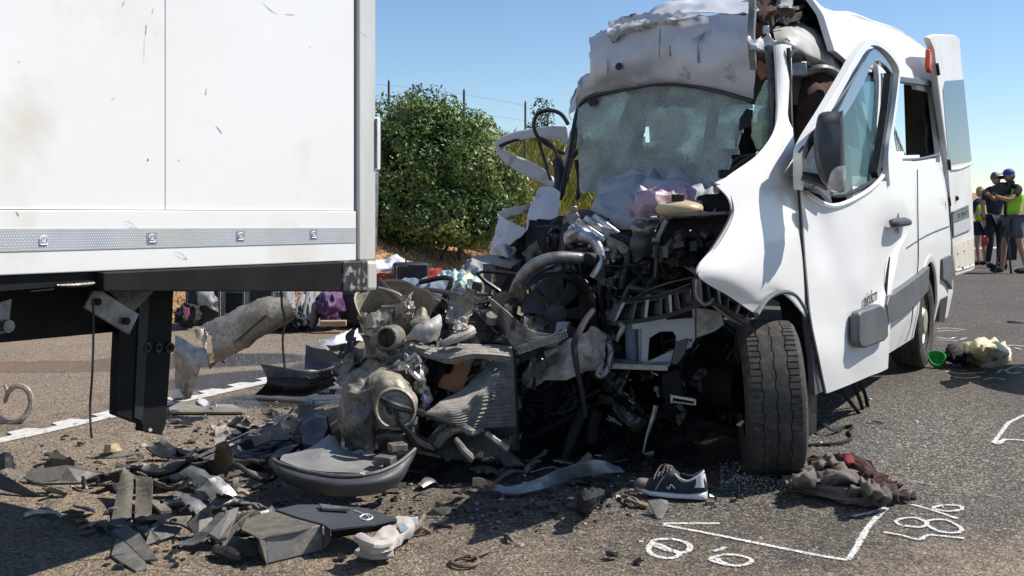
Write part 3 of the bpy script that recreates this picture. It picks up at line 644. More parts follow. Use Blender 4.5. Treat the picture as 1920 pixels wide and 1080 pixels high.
# marks and scratches on the panels (raised flecks of rubbed paint are flat print: thin films)
rd = random.Random(8)
def scratch(parent, pts, wd, mat, d=-.0012):
    c = curve([T(x, y, d) for x, y in pts], 4); vs = []; fs = []; m = len(c)
    for i, p in enumerate(c):
        t = (c[min(i+1, m-1)]-c[max(i-1, 0)]).normalized(); nn = t.cross(WV).normalized(); w_ = wd*(math.sin(math.pi*(i+.5)/(m+.5))*.8+.2)*rd.uniform(.4, 1); vs += [p-nn*w_, p+nn*w_]
    for i in range(m-1): fs.append((2*i, 2*i+1, 2*i+3, 2*i+2))
    mb = MB(); mb.add(vs, fs); mb.build('scratch', mat, parent, smooth=0)
for pts, wd, mt in ([[(233, 2), (230, 12)], .0016, 'scratch'], [[(275, 46), (273, 66)], .0018, 'scratch'], [[(288, 14), (285, 26)], .001, 'scratch'], [[(490, 2), (506, 18), (519, 26)], .0014, 'scratch'], [[(405, 236), (411, 243), (416, 250)], .002, 'scratch'], [[(387, 165), (386, 178)], .002, 'scratch'], [[(534, 27), (552, 28)], .001, 'scratch'], [[(271, 70), (270, 115)], .0006, 'scratch'], [[(277, 297), (278, 302)], .0018, 'print_dark'], [[(334, 299), (336, 302)], .0016, 'print_dark'], [[(208, 190), (215, 182)], .001, 'scratch'], [[(30, 396), (36, 405)], .002, 'rust'], [[(35, 115), (37, 117)], .0016, 'scratch'], [[(580, 87), (583, 88)], .0016, 'scratch'], [[(675, 60), (690, 70)], .001, 'scratch']):
    scratch(tr, pts, wd, mt, -.0012 if pts[0][1] < 390 and pts[0][0] < 660 else (-.0095 if pts[0][0] < 660 else -.0195))
for cx, cy in ((242, 421), (337, 479)):
    scratch(tr, [(cx-12, cy-5), (cx, cy-6), (cx+12, cy+4), (cx+13, cy+7), (cx, cy+4), (cx-11, cy-2)], .0009, 'scratch', -.0095)
# side rail and chassis
zR0 = zline(325, 546, 690, 546); zR1 = zline(0, 517.5, 690, 488.5)
uR = (T(180, 530)-O0).dot(UV); u640 = (T(641, 520, -.03)-O0).dot(UV); u690 = (T(688, 520, -.03)-O0).dot(UV); u708 = (T(708, 520, -.03)-O0).dot(UV)
rail = sl('side_rail', 'chassis_black', uR, u640, lambda u: zline(325, 546, 690, 546)(u), zR1, -.03, .04, bev=.004)
sl('end_cap', 'scuffed_rubber', u640+.001, u690, lambda u: zR0(u)-.002, lambda u: zR1(u)+.002, -.036, .05, bev=.006)
sl('rubber_buffer', 'post_grey', u690+.001, u708, lambda u: zR0(u)+.003, lambda u: zR1(u), -.03, .07, bev=.012)
mb = MB(); mb.prism([T(-700, 470, .3), T(300, 500, .3), T(300, 548, .3), T(300, 618, .3), T(222, 622, .3), T(0, 643, .3), T(-700, 705, .3)], WV*.12); mb.build('chassis_beam', 'chassis_black', tr, smooth=0, bev=.004)
mb = MB(); mb.add(*slab(UF, uR, lambda u: zR0(uR)+.02, zR1, .01, .08)); mb.build('inner_rail', 'chassis_black', tr, smooth=0)
mb = MB(); mb.tube([T(105, 535, .0), T(160, 533, .0), T(255, 519, .0)], [.006, .012, .009], 8, 3, flat=.6); mb.build('support_bar', 'metal_dark', tr)
br = MB(); br.plate([T(205, 541, .18), T(288, 547, .18), T(243, 592, .18)], .01); brk = br.build('bracket_plate', 'metal_tan_dark', tr)
mb = MB(); mb.beam(T(166, 556, .12), T(250, 608, .12), .012, .07); sb = mb.build('bracket_arm', 'metal_grey', tr, bev=.003)
for x, y in ((182, 566), (236, 602)): mb = MB(); c = T(x, y, .108); mb.cyl(c, c-WV*.008, .011, 12); mb.build('bolt', 'chassis_black', sb)
mb = MB(); mb.prism([T(-8, 570, .2), T(22, 560, .2), T(15, 622, .2), T(-5, 628, .2)], WV*.02); q = mb.build('bracket_plate', 'metal_grey', tr)
mb = MB(); c = T(9, 611, .19); mb.cyl(c, c-WV*.02, .018, 8); mb.build('bolt', 'metal_grey', q)
mb = MB(); mb.cyl(T(57, 545, .28), T(100, 541, .28), .004, 6); mb.build('conduit', 'metal_grey', tr)
# hanging mudguard post
mg = MB(); mg.prism([T(224, 618, .22), T(258, 548, .22), T(326, 546, .22), T(322, 640, .22), T(312, 795, .22), T(304, 816, .22), T(266, 808, .22), T(268, 797, .22), T(218, 778, .22), T(220, 700, .22)], WV*.035)
mgo = mg.build('hanging_guard', 'chassis_black', tr, bev=.003)
mb = MB()
mb.prism([T(262, 560, .214), T(280, 560, .214), T(268, 790, .214), T(252, 782, .214)], WV*.005); mb.build('guard_rib', 'plastic_black', mgo, smooth=0)
for x in (277, 298, 317):
    mb = MB(); c = T(x, 652, .216); mb.lathe([(.0, -.006), (.010, -.006), (.010, .0), (.017, .0), (.017, .006)], c, -WV, 16); mb.build('bolt', 'metal_dark', mgo)
mb = MB(); mb.cyl(T(282, 806, .217), T(282, 806, .212), .006, 8); mb.build('rivet', 'lens_white', mgo)
# two cables that hang from the rail
def hang(label, pts, r=.004): mb = MB(); mb.tube(PP(pts), r, 6, 6); mb.build('hanging_cable', 'hose', label=label, cat='cable')
q = T(174, 560, .05)
hang('thin black cable hanging below the trailer to the asphalt at left', [(175, 560, q.y), (175, 640, q.y), (173, 700, q.y), (169, 760, q.y+.02), (170, 800, q.y), (172, 822, q.y)], .0032)
q = T(530, 546, .05)
hang('thin black cable hanging below the trailer rail beside the torn beam', [(527, 540, q.y), (529, 575, q.y), (534, 600, q.y), (530, 640, q.y), (534, 692, q.y)], .004)
# ------------------------------------------------------------------ wrecked van
van = thing('wrecked_van', 'white high-roof van with crushed front end, shattered windscreen and both doors bent open', 'van', L(2, 1, 0))
def bd(mb, name, mat, par=van, **k): return mb.build(name, mat, par, **k)
def G(name, mat, rows, par=van, **k):
    bk = {q: k.pop(q) for q in ('smooth_a', 'label') if q in k}; mb = MB(); mb.grid(rows, **k); return mb.build(name, mat, par, smooth=bk.get('smooth_a', 40), label=bk.get('label'))
# --- body shell behind the cab
def uof(px, py, w): return (V(px, py, w)-O0).dot(UV)
def zof(px, py, w): return V(px, py, w).z
UR = 4.66
# side skin as one sheet in (u, z) with the window and the wheel arch cut out; section bulges as real vans do
def wside(z):
    pr = [(.2, .07), (.45, .02), (.9, 0), (1.25, .005), (1.6, .03), (2.0, .075), (2.2, .10), (2.42, .16), (2.55, .24), (2.63, .34)]
    if z <= pr[0][0]: return pr[0][1]
    for (a, b_), (c, d) in zip(pr, pr[1:]):
        if z <= c: return b_+(d-b_)*(z-a)/(c-a)
    return pr[-1][1]
def roofz(u): return 2.40+.19*sst(1.2, 4.6, u)-.04*math.sin(min(1, max(0, (u-1.0)/1.2))*3.14)
W0u, W1u = uof(1674, 230, .05), uof(1757, 230, .05)
def wz0(u): return 1.53+.0*u
def wz1(u): return 2.02+.02*(u-2)
arc_u, arc_r = 3.42, .43
def shell(name, mat, side, th_in, u0, u1, cutf, us=64, zs=64, zlo=.26):
    vs = {}; V_ = []; F_ = []
    cut = set()
    def pt(i, j, inner):
        k = (i, j, inner)
        if k not in vs:
            u = u0+(u1-u0)*i/us; top = roofz(u)-.02; z = zlo+(top-zlo)*j/zs; w = wside(z*2.63/(top+.02) if z > 1.5 else z); w += .0 if not inner else th_in
            if side: w = 1.58-w; z = z if z < 1.2 else z-(z-1.2)*.35*(1-sst(.9, 3.2, u))
            vs[k] = len(V_); V_.append(L(u, w, z))
        return vs[k]
    keep = set((i, j) for i in range(us) for j in range(zs) if not cutf(u0+(u1-u0)*(i+.5)/us, zlo+(roofz(u0+(u1-u0)*i/us)-.02-zlo)*(j+.5)/zs))
    for (i, j) in keep:
        F_.append((pt(i, j, 0), pt(i+1, j, 0), pt(i+1, j+1, 0), pt(i, j+1, 0))); F_.append((pt(i, j+1, 1), pt(i+1, j+1, 1), pt(i+1, j, 1), pt(i, j, 1)))
        for di, dj, a, b_ in ((-1, 0, (i, j), (i, j+1)), (1, 0, (i+1, j+1), (i+1, j)), (0, -1, (i+1, j), (i, j)), (0, 1, (i, j+1), (i+1, j+1))):
            if (i+di, j+dj) not in keep: F_.append((pt(*a, 0), pt(*b_, 0), pt(*b_, 1), pt(*a, 1)))
    mb = MB(); mb.add(V_, F_); return mb.build(name, mat, van, smooth=30)
def cutL(u, z):
    if W0u < u < W1u and wz0(u) < z < wz1(u): return True
    if 1.55 < u < W0u-.07 and 1.55 < z < wz1(u): return True
    if (u-arc_u)**2+(z-.36)**2 < .462**2: return True
    if z > 1.5 and u < 1.3: return z < 2.0
    if z > 2.0 and u < .55+(z-2.0)*1.6*-1+.9: return u < .75+(2.45-z)*.8
    return False
def cutRt(u, z): return (1.5 < z < 2.03 and (1.6 < u < 2.9 or 3.0 < u < 4.45)) or (u-arc_u)**2+(z-.36)**2 < arc_r**2
shell('side_skin', 'white_paint', 0, .035, .95, UR, cutL, 90, 80)
shell('far_side_skin', 'white_paint', 1, .035, 1.25, UR, cutRt, 40, 40)
# roof from shoulder to shoulder, torn open at its front edge
rows = []
for k in range(9):
    u = .95+(UR-.95)*k/8; rz = roofz(u); rr = []
    for w, dz in ((.30, -.035), (.36, -.005), (.55, .02), (.8, .03), (1.0, .02), (1.22, -.005), (1.28, -.035)): rr.append(L(u, w, rz+dz+.01-.42*(1-sst(.9, 3.2, u))*max(0, (w-.35)/.9)))
    rows.append(rr)
G('roof', 'white_paint', rows, nu=4, nv=4, th=.012, amp=.006, fr=3, ragged=0)
mb = MB(); mb.grid([[L(.95+(UR-.95)*k/4, w, roofz(.95+(UR-.95)*k/4)+dz-.05) for w, dz in ((.3, -.12), (.6, -.1), (1.0, -.3), (1.3, -.5))] for k in range(5)], 4, 3, th=.01, amp=.006); bd(mb, 'headliner', 'interior')
# crumpled roof front strip joining the cab
G('roof_fold', 'white_paint', [[P(1500, 22, 6.2), P(1530, 22, 6.5), P(1570, 32, 7.0), P(1610, 45, 7.3)], [P(1515, 45, 5.9), P(1550, 62, 6.1), P(1590, 80, 6.35), P(1640, 95, 6.7)], [P(1540, 80, 5.75), P(1565, 110, 5.85), P(1600, 130, 6.0), P(1660, 140, 6.35)]], nu=6, nv=6, th=.01, amp=.01, fr=5, ragged=1, seed=4)
# upper side gutter, mouldings and seams
def sidepts(pts, w): return [V(x, y, w) for x, y in pts]
def strip(name, mat, top, bot, w0, th, par=van, bev=.004, n=3):
    A = curve(sidepts(top, w0), n); B = curve(sidepts(bot, w0), n); mb = MB(); m = len(A)
    vs = []
    for a, b_ in zip(A, B): vs += [a, b_, b_+WV*th, a+WV*th]
    fs = [(0, 1, 2, 3), tuple((m-1)*4+k for k in (3, 2, 1, 0))]
    for i in range(m-1):
        for k in range(4): fs.append((i*4+k, i*4+(k+1) % 4, i*4+4+(k+1) % 4, i*4+4+k))
    mb.add(vs, fs); return mb.build(name, mat, par, bev=bev)
strip('side_moulding', 'trim_grey', [(1668, 557), (1700, 535), (1725, 516), (1743, 500)], [(1668, 607), (1700, 586), (1725, 564), (1741, 545)], -.03, .05)
strip('side_moulding', 'trim_grey', [(1768, 486), (1779, 480), (1787, 478)], [(1769, 523), (1779, 530), (1786, 543)], -.012, .03)
strip('window_gutter', 'trim_grey', [(1683, 142), (1700, 145), (1740, 150), (1755, 155)], [(1683, 152), (1700, 155), (1740, 160), (1757, 164)], .055, .03, bev=.002)
for pts in ([(1720, 318), (1721, 400), (1722, 480), (1720, 512)], [(1700, 465), (1740, 440), (1780, 424)], [(1776, 300), (1780, 380), (1783, 430), (1786, 475)], [(1712, 575), (1708, 610), (1698, 640)]):
    mb = MB(); mb.tube([V(x, y, -.0035) for x, y in pts], .0038, 4, 4); bd(mb, 'panel_seam', 'plastic_black')
mb = MB(); mb.tube([V(1690, 300, .03), V(1725, 298, .03), V(1760, 290, .03)], .012, 6, 4); bd(mb, 'window_sill', 'trim_grey')
mb = MB(); mb.beam(V(1722, 158, .045), V(1737, 298, .03), .012, .012)
for px0, px1, mt in ((1718, 1728, 'interior'),):
    mb = MB(); mb.prism([V(1706, 158, .35), V(1716, 158, .35), V(1728, 300, .35), V(1716, 300, .35)], UV*.03)
mb = MB(); mb.prism([L(UR-.04, .09, .3), L(UR-.04, .34, .3), L(UR-.04, .40, 2.2), L(UR-.04, .30, 2.45), L(UR-.04, .16, 2.3)], UV*.03); bd(mb, 'rear_frame', 'interior')
mb = MB(); mb.prism([L(UR-.05, .18, 2.25), L(UR-.05, 1.4, 2.25), L(UR-.05, 1.2, 2.5), L(UR-.05, .4, 2.52)], UV*.03); bd(mb, 'rear_header', 'interior')
mb = MB(); mb.prism([L(.6, .08, .42), L(.9, 1.5, .42), L(UR, 1.5, .42), L(UR, .08, .42)], UP*.06); bd(mb, 'floor', 'interior')
# seats seen dimly inside
for u in (1.5, 2.3, 3.1):
    for w in (.2, .62):
        mb = MB(); mb.box(L(u, w+.18, .95), .46, .42, .14, MUW); mb.box(L(u+.26, w+.18, 1.25), .12, .42, .6, MUW); mb.box(L(u+.28, w+.18, 1.62), .09, .24, .18, MUW); bd(mb, 'seat', 'cloth_charcoal', bev=.03)
# curtain and grille behind the glass of the sliding door
mb = MB()
for i in range(7): x = 1672+i*4.2; mb.beam(V(x, 222+i*12, .06), V(x+14, 306, .06), .006, .006)
bd(mb, 'window_grille', 'metal_grey', kind=None)
G('curtain', 'cloth_charcoal', [[V(1730, 160, .12), V(1738, 160, .12), V(1747, 162, .12)], [V(1733, 230, .12), V(1745, 228, .12), V(1758, 228, .12)], [V(1737, 296, .12), V(1750, 294, .12), V(1763, 290, .12)]], nu=5, nv=4, amp=.02, fr=9, th=.006)
# orange marker lamp
mb = MB(); c = V(1741, 115, .02); mb.box(c, .12, .035, .15, MUW@rot('Z', 0)@rot('Y', 12)); q = bd(mb, 'marker_lamp', 'orange_lens', bev=.01)
# rear door, swung straight back
H0 = UR+.02
def RD(px, py): 
    t = 0
    return V(px, py, -.01)
rdp = [RD(1741, 70), RD(1752, 64), RD(1790, 65), RD(1799, 72), RD(1806, 150), RD(1815, 250), RD(1824, 380), RD(1828, 503), RD(1822, 509), RD(1791, 520), RD(1787, 480), RD(1783, 400), RD(1776, 290), RD(1763, 190), RD(1756, 130), RD(1752, 95)]
mb = MB(); mb.prism(rdp, WV*.05); rdo = bd(mb, 'rear_door', 'door_dirty', bev=.012)
mb = MB(); mb.prism([V(x, y, -.0125) for x, y in ((1789, 462), (1800, 455), (1826, 446), (1827, 500), (1821, 506), (1792, 516), (1790, 490))], WV*.002); bd(mb, 'mud_film', 'dried_mud', rdo, smooth=0)
def rp(pts, d=-.0125): return [V(x, y, d) for x, y in pts]
mb = MB(); mb.prism(rp([(1772, 152), (1807, 149), (1812, 200), (1822, 301), (1819, 303), (1782, 309), (1778, 290), (1768, 170)], -.013), WV*.002); bd(mb, 'window', 'rear_door_glass', rdo, smooth=0)
mb = MB(); mb.tube([V(x, y, -.014) for x, y in ((1782, 318), (1800, 316), (1823, 306))], .010, 6, 3); bd(mb, 'door_crease', 'door_dirty', rdo)
mb = MB(); mb.prism(rp([(1786, 397), (1816, 384), (1820, 430), (1817, 434), (1788, 445)], -.02), WV*.008); ph = bd(mb, 'plate_holder', 'plate_dark', rdo, bev=.003)
mb = MB(); mb.prism(rp([(1788, 420), (1818, 408), (1819, 430), (1789, 443)], -.0225), WV*.002); bd(mb, 'number_plate', 'plate_white', ph, smooth=0)
mb = MB(); mb.tube([V(x, y, -.0225) for x, y in ((1787, 399), (1801, 392), (1816, 386))], .006, 6, 3); bd(mb, 'trim_bar', 'trim_grey', ph)
mb = MB()
for k, st in enumerate(([(1802, 401), (1798, 401), (1798, 408), (1802, 406)], [(1804, 399), (1805, 406), (1809, 403), (1808, 398), (1804, 399)], [(1811, 396), (1815, 395), (1811, 402), (1816, 400)])): mb.tube([V(x, y, -.0225) for x, y in st], .003, 4, 0)
bd(mb, 'plate_lettering', 'print_dark', ph, smooth=0)
for x, y, r in ((1793, 372, .022), (1796, 476, .006), (1808, 471, .006), (1804, 503, .014), (1819, 497, .006), (1798, 500, .005)): mb = MB(); mb.cyl(V(x, y, -.011), V(x, y, -.016), r, 10); bd(mb, 'door_hole' if r < .02 else 'lock', 'plastic_black', rdo)
mb = MB(); mb.tube(rp([(1792, 508), (1810, 503), (1826, 497)], -.014), .008, 6, 3); bd(mb, 'lower_crease', 'door_dirty', rdo)
for y0, y1 in ((120, 140), (300, 318), (370, 385)):
    mb = MB(); mb.cyl(V(1779 if y0 > 200 else 1757, y0, -.02), V(1781 if y0 > 200 else 1760, y1, -.02), .012, 8); bd(mb, 'hinge', 'plastic_black')
# --- wheels
def wheel(name_thing_parent, c, axis, r=.34, hw=.11, steel=True, cover=True):
    ax = Vector(axis).normalized(); NB = 72
    prof = [(-hw*.86, r*.62), (-hw*1.02, r*.72), (-hw*1.03, r*.86), (-hw*.93, r*.95), (-hw*.80, r*.985)]
    # tread: five ribs with four zigzag grooves, cross cuts on the outer ribs
    ribs = [(-.82, -.475, 1), (-.445, -.02, 0), (.01, .43, 0), (.46, .82, 1)]; tp = []
    def col(t, top): return (t*hw, r*(1-.014*abs(t)**2*1.4) if top else r*.966)
    seq = []
    for a, b_, s in ribs: seq += [(a, 0, 2, s), (a+.004, 1, 1, s), ((a+b_)/2, 1, 0, s), (b_-.004, 1, 1, s), (b_, 0, 2, s)]
    full = [(t*1.0, rr, 9, 0) for t, rr in prof] + [(t*hw, top, 1, s) for t, top, _, s in seq] + [(-t, rr, 9, 0) for t, rr in reversed(prof)]
    NS = NB*6; x, z = basis(ax); vs = []; fs = []; k = len(full)
    for i in range(NS):
        a = 2*math.pi*i/NS; ph = i % 6
        for q, (t, rr, kind, s) in enumerate(full):
            if kind == 9: rad = rr
            else:
                rad = r*(1-.016*(t/hw)**2) if rr else r*.968
                zz = .022*hw*(1 if (i//9) % 2 else -1)
                if abs(t) < hw*.75: t = t+zz
                if rr and s and ph == 0: rad = r*.976
                pass
            vs.append(c+ax*t+(x*math.cos(a)+z*math.sin(a))*rad)
    for i in range(NS):
        for j in range(k-1): i2 = (i+1) % NS; fs.append((i*k+j, i2*k+j, i2*k+j+1, i*k+j+1))
    mb = MB(); mb.add(vs, fs); w = mb.build('wheel', 'tyre_rubber', name_thing_parent, smooth=28)
    mb = MB()
    for s in (-1, 1):
        mb.lathe([(r*.625, s*hw*.80), (r*.60, s*hw*.74), (r*.57, s*hw*.3), (r*.56, 0)], c, ax, 40)
    bd(mb, 'rim', 'metal_dark', w)
    return w, ax
# rear wheel
c = L(3.42, .135, .345); w, ax = wheel(van, c, -WV)
mb = MB(); mb.lathe([(.205, .075), (.195, .06), (.15, .035), (.135, .05), (.09, .085), (.085, .10), (.06, .104), (0, .106)], c, -WV, 36, fun=lambda a, j, r_, h: (r_, h-(.02 if 1 <= j <= 3 and math.sin(a*9) > .6 else 0))); bd(mb, 'wheel_cover', 'hub_metal', w)
mb = MB()
for i in range(9): a = i*2*math.pi/9; q = c-WV*.052+(UV*math.cos(a)+UP*math.sin(a))*.172; mb.cyl(q, q-WV*.004, .018, 10)
bd(mb, 'vent_holes', 'plastic_black', w)
c2 = L(3.42, 1.42, .345); w2, _ = wheel(van, c2, -WV)
mb = MB(); mb.cyl(L(3.42, .25, .36), L(3.42, 1.4, .36), .05, 10); bd(mb, 'rear_axle', 'metal_dark')
# wheel arch liner and mudflap
def archband(prof, name, mat):
    mb = MB(); n_ = 26; k = len(prof); vs = []; fs = []
    for i in range(n_+1):
        a = R(-12+204*i/n_)
        for r_, w_ in prof: z_ = .36+r_*math.sin(a); vs.append(L(arc_u+r_*math.cos(a), wside(max(.2, z_))+w_, z_))
    for i in range(n_):
        for j in range(k): fs.append((i*k+j, i*k+k+j, i*k+k+(j+1) % k, i*k+(j+1) % k))
    mb.add(vs, fs); bd(mb, name, mat)
archband([(.425, -.004), (.44, .0), (.44, .32), (.425, .32)], 'arch_liner', 'plastic_black')
archband([(.415, -.002), (.422, -.006), (.47, -.005), (.475, .012), (.415, .012)], 'arch_rim', 'white_paint')
mb = MB(); mb.prism([V(1766, 500, .02), V(1776, 500, .02), V(1777, 560, .02), V(1771, 604, .02), V(1761, 603, .02), V(1763, 540, .02)], WV*.14); bd(mb, 'mudflap', 'plastic_black', bev=.003)
mb = MB(); mb.box(L(4.6, .25, .42), .25, .3, .16, MUW); bd(mb, 'bumper_corner', 'plastic_black', bev=.02)
# front wheel, steered so that its tread faces the photographer
fc = Vector((1.145, 4.66, .34)); hd = Vector((-.12, -.99, 0)).normalized(); fax = Vector((.99, -.13, .045)).normalized()
fw, _ = wheel(van, fc, fax, r=.338, hw=.124)
mb = MB(); mb.lathe([(.20, -.09), (.17, -.05), (.08, -.04), (.0, -.05)], fc, fax, 28); bd(mb, 'wheel_disc', 'metal_dark', fw)
# --- fender
rows = [VV([(1338, 344, .115), (1390, 318, .10), (1440, 285, .10), (1482, 245, .10)]),
        VV([(1366, 374, .10), (1405, 352, .085), (1450, 330, .08), (1493, 330, .075)]),
        VV([(1370, 410, .095), (1415, 402, .07), (1465, 400, .06), (1499, 402, .06)]),
        VV([(1346, 455, .10), (1400, 458, .06), (1460, 462, .05), (1505, 470, .05)]),
        VV([(1306, 511, .115), (1380, 520, .06), (1450, 522, .05), (1509, 535, .05)]),
        VV([(1368, 556, .10), (1420, 562, .075), (1462, 546, .06), (1512, 590, .055)])]
rows.append(VV([(1418, 590, .095), (1436, 566, .08), (1470, 545, .065), (1516, 604, .055)]))
mb = MB(); mb.grid(rows, 8, 6, th=.006, amp=.0008, fr=5); fen = mb.build('front_fender', 'white_paint', van, smooth=60)
mb = MB(); mb.tube(VV([(1337, 345, .118), (1358, 352, .113), (1370, 378, .10), (1371, 405, .095), (1350, 447, .10), (1306, 511, .117)]), .009, 6, 5); bd(mb, 'fender_edge', 'trim_grey', fen)
mb = MB(); mb.tube(VV([(1306, 513, .119), (1340, 532, .112), (1380, 561, .103), (1417, 589, .098)]), .008, 6, 4); bd(mb, 'lower_edge', 'plastic_black', fen)
# wheel arch rim: dark band curving down behind the tyre to the sill
arch = [(1419, 590), (1437, 562), (1462, 548), (1488, 552), (1508, 580), (1522, 625), (1530, 680), (1533, 730)]
G('arch_liner', 'plastic_black', [VV([(x, y, .09) for x, y in arch]), VV([(x-4, y+3, .20) for x, y in arch]), VV([(x-30, y+12, .60) for x, y in arch])], nu=4, nv=4, th=.006)
mb = MB(); mb.tube(VV([(x, y, .055) for x, y in arch]), .011, 6, 4); bd(mb, 'arch_lip', 'trim_grey')
mb = MB(); mb.prism(VV([(1498, 560, .10), (1512, 575, .10), (1527, 640, .10), (1533, 735, .10), (1531, 812, .10), (1512, 815, .10), (1514, 640, .10)]), WV*.10); bd(mb, 'mudflap', 'plastic_black', bev=.004)
mb = MB(); mb.prism(VV([(1512, 575, .04), (1530, 620, .04), (1541, 680, .04), (1543, 735, .04), (1528, 742, .05), (1524, 670, .05), (1516, 610, .05)]), WV*.03); bd(mb, 'sill_trim', 'trim_grey', bev=.004)
# --- front door, sprung at its rear edge
def wd(px): return .055-.12*sst(1500, 1660, px)*.75
DR = [[(1494, 352), (1530, 372), (1565, 384), (1605, 372), (1645, 345), (1668, 335)],
      [(1499, 400), (1530, 410), (1570, 415), (1620, 410), (1660, 395), (1690, 378)],
      [(1503, 460), (1535, 465), (1575, 468), (1620, 468), (1665, 455), (1698, 430)],
      [(1509, 530), (1540, 535), (1575, 535), (1615, 530), (1655, 515), (1680, 485)],
      [(1516, 600), (1545, 605), (1580, 605), (1615, 600), (1645, 590), (1668, 545)],
      [(1530, 668), (1555, 670), (1585, 662), (1615, 655), (1640, 645), (1664, 615)],
      [(1545, 736), (1570, 727), (1597, 716), (1625, 704), (1645, 697), (1660, 690)]]
rows = []
for i, r_ in enumerate(DR):
    rr = []
    for j, (x, y) in enumerate(r_):
        w_ = wd(x)
        if (i, j) in ((2, 4), (3, 4)): w_ += .028
        if (i, j) in ((2, 5),): w_ += .006
        if (i, j) in ((2, 1), (1, 1)): w_ += .012
        if (i, j) == (3, 3): w_ -= .008
        if i >= 5 and j <= 1: w_ -= .006
        if i == 6: w_ += .02
        rr.append(V(x, y, w_))
    rows.append(rr)
mb = MB(); mb.grid(rows, 8, 7, th=.03, amp=.0008, fr=7); door = mb.build('front_door', 'white_paint', van, smooth=60)
def dv(x, y, d=0): return V(x, y, wd(x)+d)
mb = MB(); mb.tube([dv(x, y, -.01) for x, y in ((1496, 345), (1500, 400), (1504, 460), (1510, 530), (1517, 602), (1531, 668), (1545, 735))], .006, 6, 4); bd(mb, 'door_gap', 'plastic_black', door)
mb = MB(); mb.tube([dv(x, y, -.004) for x, y in ((1668, 482), (1663, 520), (1660, 560), (1659, 572))], [.004, .009, .009, .006], 6, 4); bd(mb, 'gap_shadow_strip', 'plastic_black', door)
# sill sweep and window ledge
mb = MB(); mb.tube([dv(x, y, -.012) for x, y in ((1512, 362), (1540, 380), (1566, 386), (1600, 374), (1635, 352), (1655, 330))], .013, 8, 5); bd(mb, 'window_ledge', 'white_paint', door)
mb = MB(); mb.tube([dv(x, y, .012) for x, y in ((1500, 348), (1545, 362), (1580, 366), (1615, 352), (1645, 330), (1656, 305))], .012, 8, 5); bd(mb, 'window_seal', 'plastic_black', door)
# handle
mb = MB(); c = dv(1687, 417, -.02); mb.tube([dv(1669, 420, -.03), dv(1678, 418, -.05), dv(1696, 416, -.05), dv(1704, 417, -.035)], [.022, .027, .027, .02], 10, 4); hdl = bd(mb, 'handle', 'mirror_plastic', door)
mb = MB(); mb.lathe([(0, 0), (.030, 0), (.028, .004), (0, .006)], dv(1683, 407, -.008), -WV, 20); mb.lathe([(0, 0), (.028, 0), (.026, .003), (0, .004)], dv(1683, 430, -.008), -WV, 20); bd(mb, 'handle_recess', 'trim_grey', hdl)
# block of trim on the door
tb = [(1613, 590), (1616, 584), (1652, 571), (1662, 577), (1666, 600), (1666, 632), (1659, 640), (1625, 653), (1616, 652), (1611, 640)]
mb = MB(); mb.prism([dv(x, y, -.055) for x, y in tb], WV*.05); bd(mb, 'door_moulding', 'trim_grey', door, bev=.012)
mb = MB(); mb.prism([dv(x, y, -.03) for x, y in ((1668, 555), (1664, 572), (1667, 606), (1674, 603), (1674, 552))], WV*.03); bd(mb, 'moulding_end', 'trim_grey', door, bev=.004)
# small model lettering above the trim block
fcu = bpy.data.curves.new('lettering', 'FONT'); fcu.body = 'airdcm'; fcu.size = .05; fcu.extrude = .0005; fcu.shear = .3; fcu.materials.append(MATS['print_dark'])
fo = bpy.data.objects.new('door_lettering', fcu); COL.objects.link(fo); fo.parent = door
a, b_ = dv(1619, 576, -.024), dv(1643, 563, -.024); dr = (b_-a); dr.normalize(); nn = -WV; up2 = nn.cross(dr) if nn.cross(dr).z > 0 else dr.cross(nn)
M4 = Matrix((dr, dr.cross(up2)*-1, up2)).transposed()
fm = Matrix((dr, up2, dr.cross(up2))).transposed().to_4x4(); fm.translation = a-Vector(van['_o']); fo.matrix_basis = fm
fcu.size = (b_-a).length/2.6; fcu.offset = .0008
dg = bpy.context.evaluated_depsgraph_get(); lm = bpy.data.meshes.new_from_object(fo.evaluated_get(dg)); lo_ = bpy.data.objects.new('door_lettering', lm); COL.objects.link(lo_); lo_.parent = door; lo_.matrix_basis = fm; bpy.data.objects.remove(fo)
lo_.name = 'door_lettering'
# --- window frame of the front door, bent outwards
fw_ = lambda x, y, d=-.06: V(x, y, d)
path = [fw_(1496, 352, .03), fw_(1495, 300, .0), fw_(1502, 272, -.02), fw_(1540, 212, -.04), fw_(1580, 148, -.05), fw_(1610, 103, -.055), (fw_(1632, 84, -.055)), fw_(1655, 98, -.055), fw_(1676, 124, -.055), fw_(1679, 160, -.05), fw_(1670, 230, -.045), fw_(1661, 290, -.045), fw_(1664, 345, -.045)]
# outer white face of the frame, as a flat bar swept along the path, wide across the picture
def bar(mb, pts, wid, th, sm=6, off=0, nrm=None):
    c = curve(pts, sm); m = len(c); vs = []; fs = []; nrm = nrm or -WV
    for i in range(m):
        d = (c[min(i+1, m-1)]-c[max(i-1, 0)]).normalized(); s_ = d.cross(nrm).normalized(); n2 = s_.cross(d).normalized()
        wi = wid[min(int(i/sm), len(wid)-1)] if isinstance(wid, (list, tuple)) else wid
        if isinstance(wid, (list, tuple)): t = i/sm; k = min(int(t), len(wid)-2); wi = wid[k]+(wid[k+1]-wid[k])*(t-k)
        q = c[i]+s_*off
        for a_, b2 in ((-.5, .5), (.5, .5), (.5, -.5), (-.5, -.5)): vs.append(q+s_*wi*a_+n2*th*b2)
    fs = [(0, 1, 2, 3), tuple((m-1)*4+k for k in (3, 2, 1, 0))]
    for i in range(m-1):
        for k in range(4): fs.append((i*4+k, i*4+4+k, i*4+4+(k+1) % 4, i*4+(k+1) % 4))
    mb.add(vs, fs); return mb
